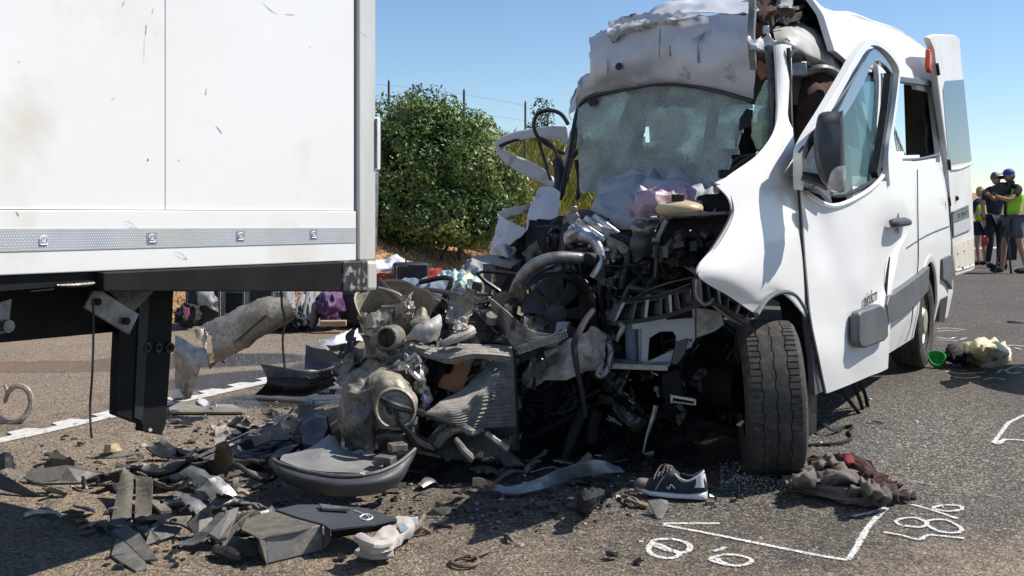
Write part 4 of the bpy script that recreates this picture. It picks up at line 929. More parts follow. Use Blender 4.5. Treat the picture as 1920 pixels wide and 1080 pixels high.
cent = lambda l, dx: [V(x+dx, y, w) for x, y, w in l]
fp = [(1498, 352, .0), (1498, 312, -.02), (1503, 278, -.035), (1541, 214, -.045), (1578, 150, -.05), (1604, 104, -.055), (1628, 80, -.055), (1656, 92, -.055), (1679, 124, -.055), (1678, 165, -.05), (1669, 235, -.045), (1661, 290, -.045), (1664, 345, -.045)]
mb = MB(); bar(mb, VV(fp), [.03, .05, .05, .048, .044, .04, .03, .032, .04, .05, .054, .06, .07], .04, 6); frm = mb.build('window_frame', 'white_paint', van, smooth=40, bev=.006)
# inner glossy dark panel of the frame (the weather strip seen from the front)
ip = [(1549, 252), (1572, 212), (1592, 176), (1611, 142), (1634, 104), (1655, 114), (1672, 138)]
mb = MB(); bar(mb, [V(x, y, -.04) for x, y in ip], [.02, .075, .10, .10, .075, .06, .04], .03, 6); bd(mb, 'inner_frame', 'frame_gloss', frm, bev=.004)
mb = MB(); bar(mb, VV([(1666, 140, -.03), (1660, 200, -.02), (1650, 270, -.02), (1640, 330, -.02)]), .075, .04, 6); bd(mb, 'window_channel', 'plastic_black', frm)
mb = MB(); mb.tube(VV([(1498, 285, -.045), (1545, 224, -.06), (1590, 162, -.065), (1618, 118, -.065)]), .006, 6, 4); bd(mb, 'frame_edge', 'trim_grey', frm)
# dark corner triangle in front of the window, glass half wound down
mb = MB(); mb.prism(VV([(1498, 300, .0), (1545, 235, .0), (1560, 300, -.02), (1562, 368, -.02), (1498, 345, .0)]), WV*.015); bd(mb, 'corner_panel', 'plastic_black', frm, smooth=0)
mb = MB(); mb.prism(VV([(1560, 380, -.05), (1543, 362, -.05), (1533, 352, -.04), (1552, 345, -.05)]), WV*.02); bd(mb, 'mirror_foot', 'trim_grey', frm)
G('side_window', 'door_glass', [VV([(1560, 232, .01), (1590, 185, .01), (1620, 140, .01), (1640, 150, .01)]), VV([(1560, 300, .01), (1590, 290, .01), (1620, 290, .01), (1645, 290, .01)]), VV([(1562, 366, .01), (1590, 362, .01), (1615, 350, .01), (1640, 330, .01)])], th=.004, nu=3, nv=3)
mb = MB(); mb.tube(VV([(1590, 150, .05), (1606, 190, .05), (1625, 240, .05), (1634, 262, .05)]), .014, 6, 4); bd(mb, 'inner_pillar', 'white_paint')
mb = MB(); bar(mb, VV([(1640, 105, .06), (1645, 150, .06), (1642, 220, .06), (1634, 300, .06)]), .05, .03, 5); bd(mb, 'centre_pillar', 'white_paint')
# --- mirror
mirp = [(1540, 209), (1575, 207), (1582, 212), (1585, 300), (1584, 352), (1574, 361), (1556, 354), (1535, 330), (1525, 275), (1530, 228)]
mc = V(1557, 285, -.115); mb = MB()
prm = [P(x, y, 4.34) for x, y in mirp]; cc = sum(prm, Vector())/len(prm); ring = []
vs = []; fs = []; nlay = [(0, .72), (.02, .92), (.05, 1.0), (.12, .99), (.20, .92), (.25, .66)]; nn = len(prm); vdir = Vector((.30, .95, 0)).normalized()
sm = curve(prm, 3, True); nn = len(sm)
for d_, s_ in nlay:
    for p in sm: vs.append(cc+(p-cc)*s_+vdir*d_)
for a_ in range(len(nlay)-1):
    for j in range(nn): fs.append((a_*nn+j, a_*nn+(j+1) % nn, (a_+1)*nn+(j+1) % nn, (a_+1)*nn+j))
fs.append(tuple(range(nn))); fs.append(tuple(range((len(nlay)-1)*nn, len(nlay)*nn))[::-1])
mb.add(vs, fs); mir = mb.build('wing_mirror', 'mirror_plastic', van, smooth=50)
lp = curve([P(x, y, 4.335) for x, y in ((1556, 330), (1564, 316), (1577, 311), (1585, 314), (1585, 345), (1578, 359), (1563, 357), (1555, 345))], 3, True); lc = sum(lp, Vector())/len(lp)
vs = [lc+Vector((0, -.016, 0))]+[lc+(p-lc)*.6+Vector((0, -.013, 0)) for p in lp]+[p for p in lp]+[p+Vector((0, .05, 0)) for p in lp]; k = len(lp)
fs = [(0, 1+j, 1+(j+1) % k) for j in range(k)]+[(1+j, 1+k+j, 1+k+(j+1) % k, 1+(j+1) % k) for j in range(k)]+[(1+k+j, 1+2*k+j, 1+2*k+(j+1) % k, 1+k+(j+1) % k) for j in range(k)]
mb = MB(); mb.add(vs, fs); bd(mb, 'indicator_lens', 'lamp_lens', mir)
mb = MB(); mb.tube([P(1545, 240, 4.56), P(1520, 262, 4.5), P(1500, 300, 4.5)], [.026, .022, .018], 8, 4); mb.tube([P(1550, 345, 4.56), P(1525, 335, 4.5), P(1503, 330, 4.5)], [.03, .026, .02], 8, 4); bd(mb, 'mirror_arm', 'mirror_plastic', mir)
# --- A pillar
rows = [VV([(1452, 86, .19), (1464, 83, .17), (1480, 86, .16)]), VV([(1455, 140, .18), (1466, 140, .16), (1481, 140, .15)]), VV([(1456, 210, .16), (1467, 210, .14), (1482, 210, .12)]), VV([(1448, 252, .15), (1464, 252, .12), (1484, 250, .09)]), VV([(1415, 298, .15), (1450, 285, .11), (1488, 290, .078)]), VV([(1360, 336, .13), (1420, 325, .10), (1492, 330, .073)])]
mb = MB(); mb.grid(rows, 6, 6, th=.02, amp=.002, fr=10); bd(mb, 'windscreen_pillar', 'white_paint', smooth=60)
mb = MB(); mb.tube(VV([(1478, 90, .14), (1481, 150, .14), (1483, 230, .10), (1491, 290, .07), (1495, 345, .06)]), .010, 6, 5); bd(mb, 'door_seal', 'plastic_black')
mb = MB(); mb.tube(VV([(1479, 108, .14), (1488, 96, .15), (1504, 100, .18), (1516, 130, .22), (1522, 180, .25), (1524, 215, .25)]), .011, 8, 6); bd(mb, 'loose_seal', 'hose')
G('torn_flap', 'white_crushed', [PP([(1398, 62, 5.0), (1415, 75, 4.95), (1440, 62, 5.0), (1462, 78, 4.95)]), PP([(1400, 80, 4.95), (1420, 90, 4.9), (1438, 88, 5.0), (1482, 82, 4.95)]), PP([(1412, 100, 5.0), (1428, 98, 5.0), (1445, 105, 5.05), (1478, 108, 5.0)])], nu=6, nv=6, th=.004, amp=.025, fr=16, sharp=.6, ragged=2, seed=9, smooth_a=25)
# dark cab opening behind the pillar and the door, seen into the interior
mb = MB(); mb.prism(VV([(1482, 95, .55), (1530, 95, .55), (1600, 150, .55), (1640, 330, .55), (1500, 420, .55), (1486, 250, .55)]), WV*.02); bd(mb, 'cab_lining', 'interior', smooth=0)
G('cab_seat', 'cloth_brown', [PP([(1500, 150, 5.7), (1530, 140, 5.8), (1560, 150, 5.9)]), PP([(1495, 200, 5.6), (1530, 195, 5.6), (1570, 205, 5.8)]), PP([(1490, 300, 5.5), (1530, 300, 5.5), (1575, 310, 5.7)])], nu=6, nv=6, amp=.06, fr=5, th=.05, seed=3)
mb = MB(); mb.tube(PP([(1512, 135, 5.5), (1545, 128, 5.5), (1575, 145, 5.6), (1590, 190, 5.7), (1588, 230, 5.8)]), .022, 8, 5); bd(mb, 'seat_frame', 'metal_grey')
mb = MB(); mb.box(P(1495, 130, 5.35), .09, .05, .08); bd(mb, 'interior_lamp', 'metal_grey', bev=.01)
# torn roof liner: silvery dome
G('roof_liner', 'headliner', [PP([(1445, 48, 5.6), (1480, 40, 5.8), (1525, 48, 6.0), (1556, 90, 6.1)]), PP([(1450, 62, 5.3), (1485, 60, 5.35), (1535, 80, 5.55), (1566, 118, 5.9)]), PP([(1458, 92, 5.25), (1495, 95, 5.25), (1540, 112, 5.5), (1575, 135, 5.85)]), PP([(1468, 112, 5.4), (1500, 122, 5.5), (1545, 128, 5.7), (1585, 150, 6.0)])], nu=8, nv=8, amp=.02, fr=6, th=.01, seed=5, sharp=.4)
mb = MB(); mb.tube(PP([(1552, 60, 6.0), (1566, 95, 5.95), (1585, 130, 5.95), (1600, 150, 6.0)]), .014, 6, 5); mb.tube(PP([(1450, 36, 5.3), (1475, 22, 5.5), (1510, 24, 5.9), (1545, 45, 6.1)]), .02, 6, 5); bd(mb, 'roof_seal', 'plastic_black')
G('torn_liner', 'cloth_black', [PP([(1462, 30, 5.5), (1500, 18, 5.7), (1532, 30, 5.9)]), PP([(1455, 45, 5.4), (1495, 38, 5.5), (1545, 52, 5.9)])], nu=8, nv=6, amp=.04, fr=12, th=.006, seed=2, ragged=2, sharp=.5)
# --- crushed roof front above the windscreen
G('roof_front', 'white_paint_scuffed', [PP([(1106, 72, 6.15), (1150, 52, 6.0), (1240, 30, 5.75), (1330, 28, 5.55), (1408, 30, 5.3)]),
  PP([(1108, 100, 6.05), (1160, 84, 5.88), (1240, 70, 5.65), (1330, 66, 5.45), (1412, 70, 5.25)]),
  PP([(1102, 140, 6.05), (1155, 124, 5.85), (1238, 108, 5.66), (1330, 108, 5.42), (1414, 115, 5.25)]),
  PP([(1082, 176, 6.15), (1150, 158, 5.95), (1236, 142, 5.72), (1330, 146, 5.45), (1414, 170, 5.28)]),
  PP([(1080, 200, 6.25), (1150, 172, 6.0), (1236, 160, 5.78), (1330, 166, 5.5), (1412, 192, 5.32)])], nu=16, nv=14, amp=.015, fr=5, th=.005, seed=21, sharp=1.0, fine=.003, smooth_a=28)
mb = MB()
for pts in ([(1238, 50), (1237, 80), (1236, 110)], [(1140, 110), (1139, 142)], [(1308, 70), (1309, 118)], [(1255, 85), (1256, 105)]): mb.tube([P(x, y, 5.60 if x > 1200 else 5.86) if x < 1300 else P(x, y, 5.455) for x, y in pts], [.002, .006, .002][:len(pts)], 5, 3)
bd(mb, 'crease_marks', 'scratch', smooth=0)
mb = MB(); c = P(1161, 124, 5.80); mb.cyl(c+Vector((0, .05, 0)), c-Vector((.002, .006, 0)), .019, 10); bd(mb, 'roof_hole', 'plastic_black')
# folded sheet ends on the left and the curled roof skin on top
G('folded_skin', 'white_crushed', [PP([(1142, 44, 6.0), (1190, 30, 5.9), (1250, 22, 5.7), (1320, 28, 5.5)]), PP([(1138, 62, 5.85), (1190, 48, 5.75), (1240, 38, 5.65), (1290, 36, 5.5)]), PP([(1148, 80, 5.9), (1190, 64, 5.85), (1235, 50, 5.72), (1280, 42, 5.6)])], nu=10, nv=6, amp=.022, fr=11, th=.004, seed=6, sharp=.8, smooth_a=25)
G('folded_skin', 'white_crushed', [PP([(1108, 70, 6.3), (1135, 58, 6.15), (1152, 62, 6.0)]), PP([(1104, 100, 6.2), (1125, 98, 6.05), (1145, 92, 6.0)]), PP([(1116, 124, 6.2), (1128, 118, 6.1), (1150, 110, 6.0)])], nu=8, nv=8, amp=.02, fr=12, th=.004, seed=7, sharp=.8, smooth_a=25)
G('folded_skin', 'white_crushed', [PP([(1082, 165, 6.5), (1098, 142, 6.3), (1125, 128, 6.15)]), PP([(1072, 190, 6.5), (1088, 172, 6.25), (1116, 165, 6.05)]), PP([(1068, 225, 6.5), (1074, 210, 6.3), (1090, 190, 6.15)])], nu=8, nv=8, amp=.016, fr=9, th=.004, seed=8, sharp=.5, smooth_a=30)
G('roof_skin', 'white_paint_scuffed', [PP([(1205, 30, 6.1), (1260, -2, 6.2), (1310, -30, 6.5), (1400, -40, 6.6)]), PP([(1215, 28, 5.9), (1270, 14, 5.9), (1330, -2, 6.0), (1404, -6, 6.0)]), PP([(1250, 26, 5.7), (1290, 27, 5.65), (1340, 22, 5.6), (1406, 24, 5.45)])], nu=12, nv=10, amp=.02, fr=5, th=.004, seed=12, sharp=1.0, fine=.004, smooth_a=28)
# behind the crushed roof: dark cavity, keeps light out of the cab as the real roof does
G('roof_underside', 'interior', [[L(.6, .3, 2.14), L(.65, .7, 2.02), L(.85, 1.15, 1.86)], [L(.8, .28, 2.22), L(.85, .7, 2.1), L(.95, 1.2, 1.9)], [L(1.2, .28, 2.32), L(1.2, .7, 2.2), L(1.2, 1.25, 1.95)]], nu=5, nv=5, amp=.02, th=.02)
G('roof_skin_rear', 'white_paint', [[L(.6, .35, 2.2), L(.65, .75, 2.08), L(.85, 1.2, 1.92)], [L(.8, .32, 2.28), L(.85, .75, 2.15), L(.95, 1.22, 1.96)], [L(1.1, .3, 2.37), L(1.1, .8, 2.24), L(1.1, 1.25, 2.02)]], nu=5, nv=5, amp=.02, th=.01)
# torn pillar head with debris between roof and pillar
mb = MB(); bar(mb, PP([(1411, -30, 5.1), (1411, 20, 5.1), (1409, 70, 5.05), (1413, 130, 5.1)]), [.035, .035, .03, .02], .03, 4); bd(mb, 'pillar_strip', 'metal_grey')
G('torn_insulation', 'cloth_brown', [PP([(1420, -15, 5.3), (1445, -22, 5.4), (1480, -10, 5.5)]), PP([(1418, 25, 5.2), (1440, 22, 5.15), (1478, 14, 5.4)]), PP([(1416, 70, 5.25), (1430, 62, 5.2), (1452, 42, 5.4)]), PP([(1422, 110, 5.3), (1432, 110, 5.25), (1446, 100, 5.4)]), PP([(1426, 160, 5.3), (1436, 160, 5.3), (1448, 160, 5.4)])], nu=8, nv=6, amp=.05, fr=9, th=.01, seed=31, sharp=.7, ragged=2)
G('torn_insulation', 'cloth_lightgrey', [PP([(1458, -16, 5.3), (1470, -20, 5.3), (1484, -8, 5.4)]), PP([(1448, 18, 5.25), (1464, 14, 5.2), (1480, 16, 5.4)])], nu=6, nv=6, amp=.04, fr=14, th=.006, seed=32, sharp=.7, ragged=2)
mb = MB(); mb.plate(PP([(1424, 112, 5.12), (1436, 122, 5.12), (1442, 140, 5.12), (1428, 150, 5.12), (1420, 135, 5.12)]), .01); bd(mb, 'orange_reflector', 'orange_board')
mb = MB(); mb.box(P(1436, 56, 5.1), .03, .02, .04); mb.box(P(1432, 80, 5.1), .025, .02, .03); bd(mb, 'bracket', 'aluminium', bev=.004)
G('pillar_trim', 'metal_dark', [VV([(1432, 88, .24), (1442, 85, .22), (1452, 90, .20)]), VV([(1440, 160, .22), (1446, 160, .2), (1456, 160, .18)]), VV([(1442, 250, .2), (1448, 250, .18), (1455, 248, .165)]), VV([(1415, 290, .2), (1430, 288, .18), (1446, 276, .16)])], nu=5, nv=8, amp=.01, fr=22, th=.006, seed=14, sharp=.8)
# --- windscreen
wr = [PP([(1088, 192, 6.15), (1150, 172, 5.95), (1240, 162, 5.75), (1330, 168, 5.5), (1410, 194, 5.3)]),
      PP([(1084, 240, 6.08), (1150, 235, 5.9), (1240, 230, 5.68), (1330, 235, 5.42), (1412, 240, 5.2)]),
      PP([(1084, 300, 6.0), (1150, 300, 5.85), (1240, 300, 5.55), (1325, 305, 5.3), (1392, 300, 5.15)]),
      PP([(1090, 362, 5.95), (1150, 362, 5.75), (1240, 370, 5.45), (1310, 372, 5.2), (1352, 360, 5.1)])]
def wcut(p, i, j):
    px = 960+F*p.x/p.y; py = YH-F*(p.z-CH)/p.y
    if (px-1212)**2/36+(py-252)**2/240 < 1: return True
    n_ = noise.noise(p*9)*14
    if px > 1390+n_ and 232 < py < 300: return True
    if px > 1402+n_ and py > 200: return True
    return px > 1372+n_-(py-290)*.5 and py > 290
mb = MB(); mb.grid(wr, 22, 26, th=.006, amp=.022, fr=3.2, sharp=.5, seed=17, cut=wcut); ws = bd(mb, 'windscreen', 'cracked_glass', smooth=50)
G('windscreen_shard', 'cracked_glass_pale', [PP([(1436, 150, 4.95), (1446, 150, 4.93), (1452, 153, 4.92)]), PP([(1418, 190, 4.95), (1435, 190, 4.9), (1452, 190, 4.92)]), PP([(1408, 240, 5.0), (1428, 240, 4.92), (1448, 240, 4.93)]), PP([(1418, 280, 5.0), (1428, 280, 4.95), (1436, 275, 4.95)])], nu=6, nv=8, amp=.012, fr=12, th=.006, seed=19, ragged=1)
mb = MB(); mb.tube(PP([(1052, 360, 6.0), (1068, 290, 6.1), (1078, 225, 6.15), (1090, 194, 6.12), (1112, 180, 6.02), (1180, 167, 5.83), (1240, 158, 5.68), (1300, 162, 5.55), (1350, 172, 5.4), (1412, 190, 5.2)]), [.012, .012, .012, .014, .012, .009, .008, .009, .011, .013], 8, 6); bd(mb, 'windscreen_seal', 'hose')
mb = MB(); mb.beam(P(1108, 186, 6.0), P(1114, 196, 6.0), .05, .05); bd(mb, 'seal_clip', 'plastic_black')
# dirty inner side things seen through: mirror stub at the right edge, dash corner
mb = MB(); mb.plate(PP([(1388, 222, 5.1), (1400, 204, 5.1), (1412, 206, 5.1), (1412, 236, 5.1), (1398, 240, 5.1), (1386, 246, 5.1)]), .02); bd(mb, 'mirror_stub', 'plastic_black')
mb = MB(); mb.plate(PP([(1350, 318, 5.0), (1374, 318, 5.0), (1368, 334, 5.0), (1350, 334, 5.0)]), .05); bd(mb, 'dash_corner', 'plastic_black')
mb = MB(); mb.tube(PP([(1372, 320, 5.0), (1374, 306, 5.0), (1390, 294, 5.0), (1420, 290, 4.95)]), .008, 6, 5); mb.tube(PP([(1378, 318, 4.95), (1400, 300, 4.9), (1432, 292, 4.85)]), .014, 6, 5); bd(mb, 'wiper_linkage', 'plastic_black')
# bodies of the cab interior behind the screen
mb = MB(); mb.box(L(.6, .75, 1.0), .4, 1.2, .3, MUW); bd(mb, 'dashboard', 'interior', bev=.05)
mb = MB()
for w in (.35,): mb.box(L(1.15, w, 1.35), .16, .44, .8, MUW)
bd(mb, 'front_seats', 'cloth_charcoal', bev=.05)
# --- far door frame (van's right side) and pillar
fdp = [(925, 268), (945, 253), (968, 245), (1000, 240), (1035, 236), (1064, 235), (1068, 270), (1056, 270), (1050, 262), (1030, 257), (1000, 257), (972, 263), (950, 271), (940, 280), (962, 290), (988, 300), (1014, 314), (1036, 332), (1044, 352), (1024, 348), (1000, 337), (968, 321), (944, 304), (931, 286)]
mb = MB(); mb.prism([P(x, y, 6.95-.15*sst(925, 1060, x)) for x, y in fdp], Vector((.01, .07, 0))); fd = bd(mb, 'far_door_frame', 'white_paint_scuffed', bev=.012)
mb = MB(); mb.tube(PP([(1064, 262, 6.85), (1052, 254, 6.88), (1020, 252, 6.9), (970, 262, 6.92), (936, 274, 6.92)]), .012, 6, 5); mb.tube(PP([(1008, 256, 6.9), (1018, 290, 6.88), (1032, 336, 6.8)]), .012, 6, 4); bd(mb, 'frame_seal', 'plastic_black', fd)
mb = MB(); mb.tube(PP([(1066, 234, 6.6), (1052, 214, 6.6), (1030, 207, 6.6), (1008, 214, 6.6), (1001, 236, 6.6), (1010, 258, 6.6), (1035, 276, 6.6), (1058, 288, 6.6)]), .013, 8, 6); mb.tube(PP([(1012, 258, 6.5), (1034, 270, 6.5), (1046, 300, 6.5), (1046, 330, 6.5)]), .011, 8, 5); bd(mb, 'loose_seal', 'hose')
G('far_pillar', 'metal_grey', [PP([(1062, 300, 6.3), (1072, 250, 6.3), (1088, 202, 6.3)]), PP([(1052, 368, 6.3), (1068, 310, 6.25), (1084, 240, 6.2)])], nu=6, nv=4, amp=.008, fr=20, th=.03)
mb = MB(); mb.tube(PP([(1044, 300, 6.35), (1052, 330, 6.3), (1046, 372, 6.25)]), [.03, .045, .03], 8, 4); mb.tube(PP([(1080, 300, 6.1), (1086, 340, 6.1), (1082, 375, 6.1)]), .014, 6, 4); mb.tube(PP([(1074, 296, 6.1), (1090, 270, 6.12), (1088, 250, 6.12)]), .012, 6, 4); bd(mb, 'pillar_wiring', 'plastic_black')
G('far_fender', 'white_paint_scuffed', [PP([(1012, 352, 6.3), (1032, 350, 6.2), (1050, 358, 6.1)]), PP([(994, 392, 6.2), (1020, 388, 6.05), (1047, 392, 6.0)]), PP([(982, 434, 6.1), (1010, 430, 6.0), (1040, 424, 5.95)])], nu=8, nv=8, amp=.010, fr=6, th=.004, seed=23, sharp=.9, smooth_a=25)
G('far_fender', 'white_paint_scuffed', [PP([(934, 403, 6.3), (955, 414, 6.2), (988, 432, 6.1)]), PP([(927, 440, 6.3), (950, 442, 6.15), (978, 446, 6.1)]), PP([(918, 480, 6.3), (938, 478, 6.15), (950, 468, 6.1)])], nu=8, nv=8, amp=.014, fr=8, th=.004, seed=24, sharp=.9, smooth_a=22)
mb = MB(); bar(mb, PP([(936, 404, 6.6), (960, 396, 6.6), (1000, 390, 6.6)]), .05, .02, 4, nrm=Vector((0, -1, 0))); bd(mb, 'fender_rail', 'white_crushed')
mb = MB(); mb.tube(PP([(985, 428, 6.55), (1000, 400, 6.55), (1012, 362, 6.6)]), .01, 6, 4); bd(mb, 'fender_edge', 'plastic_black')
# wheel arch / lamp housing under the far fender
G('far_arch_liner', 'plastic_black', [PP([(965, 440, 6.3), (1000, 432, 6.2), (1045, 432, 6.1)]), PP([(945, 470, 6.3), (1000, 465, 6.1), (1060, 470, 6.0)]), PP([(940, 520, 6.3), (1000, 520, 6.2), (1070, 520, 6.0)])], nu=8, nv=8, amp=.04, fr=7, th=.01, seed=26, sharp=.6)
G('crushed_bracket', 'white_crushed', [PP([(930, 470, 6.2), (945, 460, 6.1), (965, 462, 6.1)]), PP([(935, 490, 6.1), (950, 482, 6.0), (975, 488, 6.1)])], nu=6, nv=6, amp=.035, fr=14, th=.004, seed=27, sharp=.8)
# ------------------------------------------------------------------ engine bay and torn front of the van
rd = random.Random(42)
G('airbag', 'airbag', [PP([(1120, 345, 5.7), (1180, 325, 5.6), (1225, 318, 5.55), (1290, 335, 5.35), (1340, 365, 5.15)]), PP([(1112, 370, 5.5), (1170, 355, 5.35), (1230, 345, 5.3), (1290, 352, 5.15), (1345, 380, 5.05)]), PP([(1106, 410, 5.35), (1160, 400, 5.2), (1210, 390, 5.15), (1280, 395, 5.05), (1340, 400, 5.0)]), PP([(1110, 440, 5.3), (1150, 432, 5.2), (1200, 430, 5.1), (1260, 420, 5.1), (1330, 420, 5.1)])], nu=22, nv=18, amp=.026, fr=5, th=.006, seed=41, sharp=.9, fine=.006, ridge=('u', 5, .016, 9), smooth_a=60)
# dark backing and engine mass added behind everything so no daylight leaks through
mb = MB(); mb.grid([PP([(1000, 415, 6.0), (1090, 400, 5.7), (1200, 395, 5.5), (1370, 360, 4.95)]), PP([(1000, 480, 5.9), (1090, 470, 5.6), (1200, 480, 5.3), (1360, 470, 4.95)]), PP([(980, 560, 5.75), (1090, 560, 5.4), (1200, 560, 5.3), (1340, 560, 5.1)]), PP([(975, 680, 5.6), (1090, 680, 5.4), (1200, 680, 5.3), (1400, 660, 5.4)]), PP([(980, 850, 5.6), (1090, 850, 5.5), (1200, 850, 5.4), (1410, 800, 5.6)])], 8, 8, amp=.06, fr=6, th=.02, seed=44, sharp=.5); bd(mb, 'bay_backing', 'chassis_black')
mb = MB(); mb.blob(P(1150, 640, 5.5), .42, .4, .36, .12, 3, 4); mb.box(P(1100, 560, 5.3), .45, .35, .3, rot('Z', 25)); bd(mb, 'engine_block', 'chassis_black')
# clutter: hoses, brackets, bolts, too small to pick apart
def clutter(name, mat, boxes, n, kinds, rr, seed):
    q = random.Random(seed); mb = MB()
    for i in range(n):
        bx = q.choice(boxes); px = q.uniform(bx[0], bx[1]); py = q.uniform(bx[2], bx[3]); Y = q.uniform(bx[4], bx[5]); c = P(px, py, Y); k = q.choice(kinds)
        if k == 't':
            s_ = q.uniform(.05, .2); pts = [c+Vector((q.uniform(-1, 1), q.uniform(-.5, .5), q.uniform(-1, 1)))*s_ for _ in range(4)]; mb.tube(pts, q.uniform(*rr), 6, 4)
        elif k == 'b': mb.box(c, q.uniform(.02, .08), q.uniform(.02, .06), q.uniform(.015, .07), rot('X', q.uniform(0, 180))@rot('Y', q.uniform(0, 180)))
        elif k == 'c':
            a = Vector((q.uniform(-1, 1), q.uniform(-1, 1), q.uniform(-1, 1))).normalized(); h = q.uniform(.01, .06); r_ = q.uniform(.008, .035); mb.cyl(c, c+a*h, r_, 10); mb.cyl(c+a*h, c+a*(h+.008), r_*.6, 8)
        else:
            u_ = Vector((q.uniform(-1, 1), q.uniform(-.6, .6), q.uniform(-1, 1))).normalized(); v_ = u_.orthogonal().normalized(); s_ = q.uniform(.03, .09)
            mb.grid([[c+(u_*a+v_*b_*.6)*s_ for a in (-1, 0, 1)] for b_ in (-1, 0, 1)], 3, 3, amp=.012, fr=22, th=.003, seed=i, sharp=.7, ragged=1)
    return mb.build(name, mat, van, smooth=32, kind='stuff')
bay = [(1115, 1200, 500, 620, 4.95, 5.2), (1180, 1320, 450, 590, 4.82, 5.1), (1200, 1340, 430, 560, 4.8, 5.05), (1040, 1110, 440, 475, 5.25, 5.5)]
low = [(985, 1280, 700, 860, 4.85, 5.2), (1250, 1390, 620, 800, 4.9, 5.3), (980, 1180, 690, 800, 4.85, 5.1)]
clutter('lower_clutter', 'chassis_black', low, 110, 'ttbcs', (.004, .014), 11)
clutter('engine_clutter', 'plastic_black', bay, 110, 'ttbcs', (.004, .016), 1)
clutter('metal_clutter', 'metal_dark', bay, 70, 'tbcs', (.003, .010), 2)
clutter('bright_clutter', 'aluminium', bay[:2]+[(1060, 1180, 540, 640, 4.8, 5.0)], 16, 'cbt', (.002, .006), 3)
clutter('wiring_clutter', 'hose', bay+low, 70, 't', (.003, .008), 4)
clutter('crushed_clutter', 'metal_tan_dark', [(700, 960, 560, 700, 4.75, 5.2), (780, 960, 690, 800, 4.8, 5.1)], 45, 'tbcs', (.004, .012), 5)
clutter('crushed_clutter', 'plastic_black', [(720, 970, 560, 700, 4.85, 5.3), (780, 980, 690, 850, 4.85, 5.2)], 70, 'ttbs', (.004, .014), 6)
G('crushed_core', 'chassis_black', [PP([(700, 580, 5.2), (800, 570, 5.25), (900, 570, 5.3), (1000, 600, 5.35)]), PP([(690, 700, 5.1), (800, 700, 5.15), (900, 700, 5.2), (1000, 700, 5.3)]), PP([(700, 850, 5.0), (800, 850, 5.05), (900, 855, 5.05), (1000, 860, 5.2)])], nu=8, nv=8, amp=.05, fr=6, th=.02, seed=71, sharp=.5)
# torn sheet metal packed between the drum, the radiators and the fan
def torn(zones, n, mats, seed, s0=.03, s1=.10):
    q = random.Random(seed)
    for i in range(n):
        x0, x1, y0, y1, Y0, Y1 = q.choice(zones); c = P(q.uniform(x0, x1), q.uniform(y0, y1), q.uniform(Y0, Y1)); s_ = q.uniform(s0, s1); u_ = Vector((q.uniform(-1, 1), q.uniform(-.4, .4), q.uniform(-1, 1))).normalized(); v_ = u_.cross(Vector((q.uniform(-.5, .5), 1, q.uniform(-.5, .5)))).normalized(); nn = u_.cross(v_).normalized(); b_ = q.uniform(-.6, .6)*s_; wd_ = q.uniform(.2, .7)
        mb = MB(); mb.grid([[c+u_*s_*k+v_*s_*wd_*l*(1+.4*k)+nn*(b_*k*k+.4*b_*l) for k in (-1, -.3, .4, 1)] for l in (-1, 0, 1)], 4, 4, amp=s_*.16, fr=20, th=.004, seed=i+seed, sharp=1, ragged=q.choice((0, 1, 2))); mb.build('torn_metal', q.choice(mats), van, smooth=24)
torn([(690, 960, 560, 650, 4.72, 4.95), (780, 900, 640, 700, 4.68, 4.8), (790, 975, 770, 860, 4.62, 4.85), (640, 720, 620, 700, 4.66, 4.8)], 70, ['metal_tan_dark', 'metal_dark', 'pile_panel', 'plastic_black', 'metal_tan', 'metal_grey', 'chassis_black'], 21)
torn([(960, 1160, 600, 760, 4.66, 4.9), (1130, 1330, 690, 800, 4.66, 4.95)], 34, ['metal_dark', 'plastic_black', 'chassis_black', 'metal_tan_dark', 'metal_grey'], 22, .03, .09)
torn([(1000, 1130, 470, 560, 5.05, 5.2), (1120, 1230, 470, 560, 4.85, 5.0)], 22, ['metal_dark', 'plastic_black', 'metal_grey'], 23, .02, .06)
# rocker covers and intake
mb = MB()
for k, (x0, y0, x1, y1, Y) in enumerate(((1068, 424, 1122, 462, 5.0), (1080, 414, 1136, 452, 5.03), (1096, 408, 1150, 446, 5.08), (1112, 404, 1160, 440, 5.12))): mb.beam(P(x0, y0, Y), P(x1, y1, Y-.03), .036, .034)
bd(mb, 'rocker_cover', 'aluminium', bev=.007)
mb = MB(); mb.grid([PP([(1060, 412, 5.2), (1100, 396, 5.2), (1150, 420, 5.15)]), PP([(1050, 450, 5.12), (1095, 450, 5.1), (1160, 470, 5.05)]), PP([(1048, 486, 5.15), (1100, 490, 5.1), (1165, 500, 5.05)])], 8, 8, amp=.02, fr=12, th=.03, seed=45, sharp=.8); bd(mb, 'cylinder_head', 'metal_dark')
mb = MB()
for k in range(9): q_ = P(1072+k*11, 430+k*7+(k % 2)*14, 4.97); mb.cyl(q_, q_+Vector((0, -.02, .012)), .009, 8)
bd(mb, 'head_bolts', 'aluminium')
mb = MB(); mb.prism(PP([(1060, 400, 5.1), (1078, 392, 5.1), (1092, 412, 5.1), (1084, 428, 5.1), (1066, 420, 5.1)]), Vector((0, .05, 0))); mb.cyl(P(1076, 398, 5.05), P(1076, 386, 5.05), .018, 12); bd(mb, 'filler_neck', 'metal_grey', bev=.005)
mb = MB(); mb.blob(P(1078, 448, 5.02), .055, .06, .045, .12, 3, 3); mb.tube(PP([(1066, 450, 5.0), (1085, 440, 4.98), (1112, 452, 4.97), (1125, 475, 4.95), (1124, 500, 4.93), (1112, 522, 4.92)]), [.04, .045, .032, .024, .022, .022], 12, 6); bd(mb, 'intake_pipe', 'aluminium')
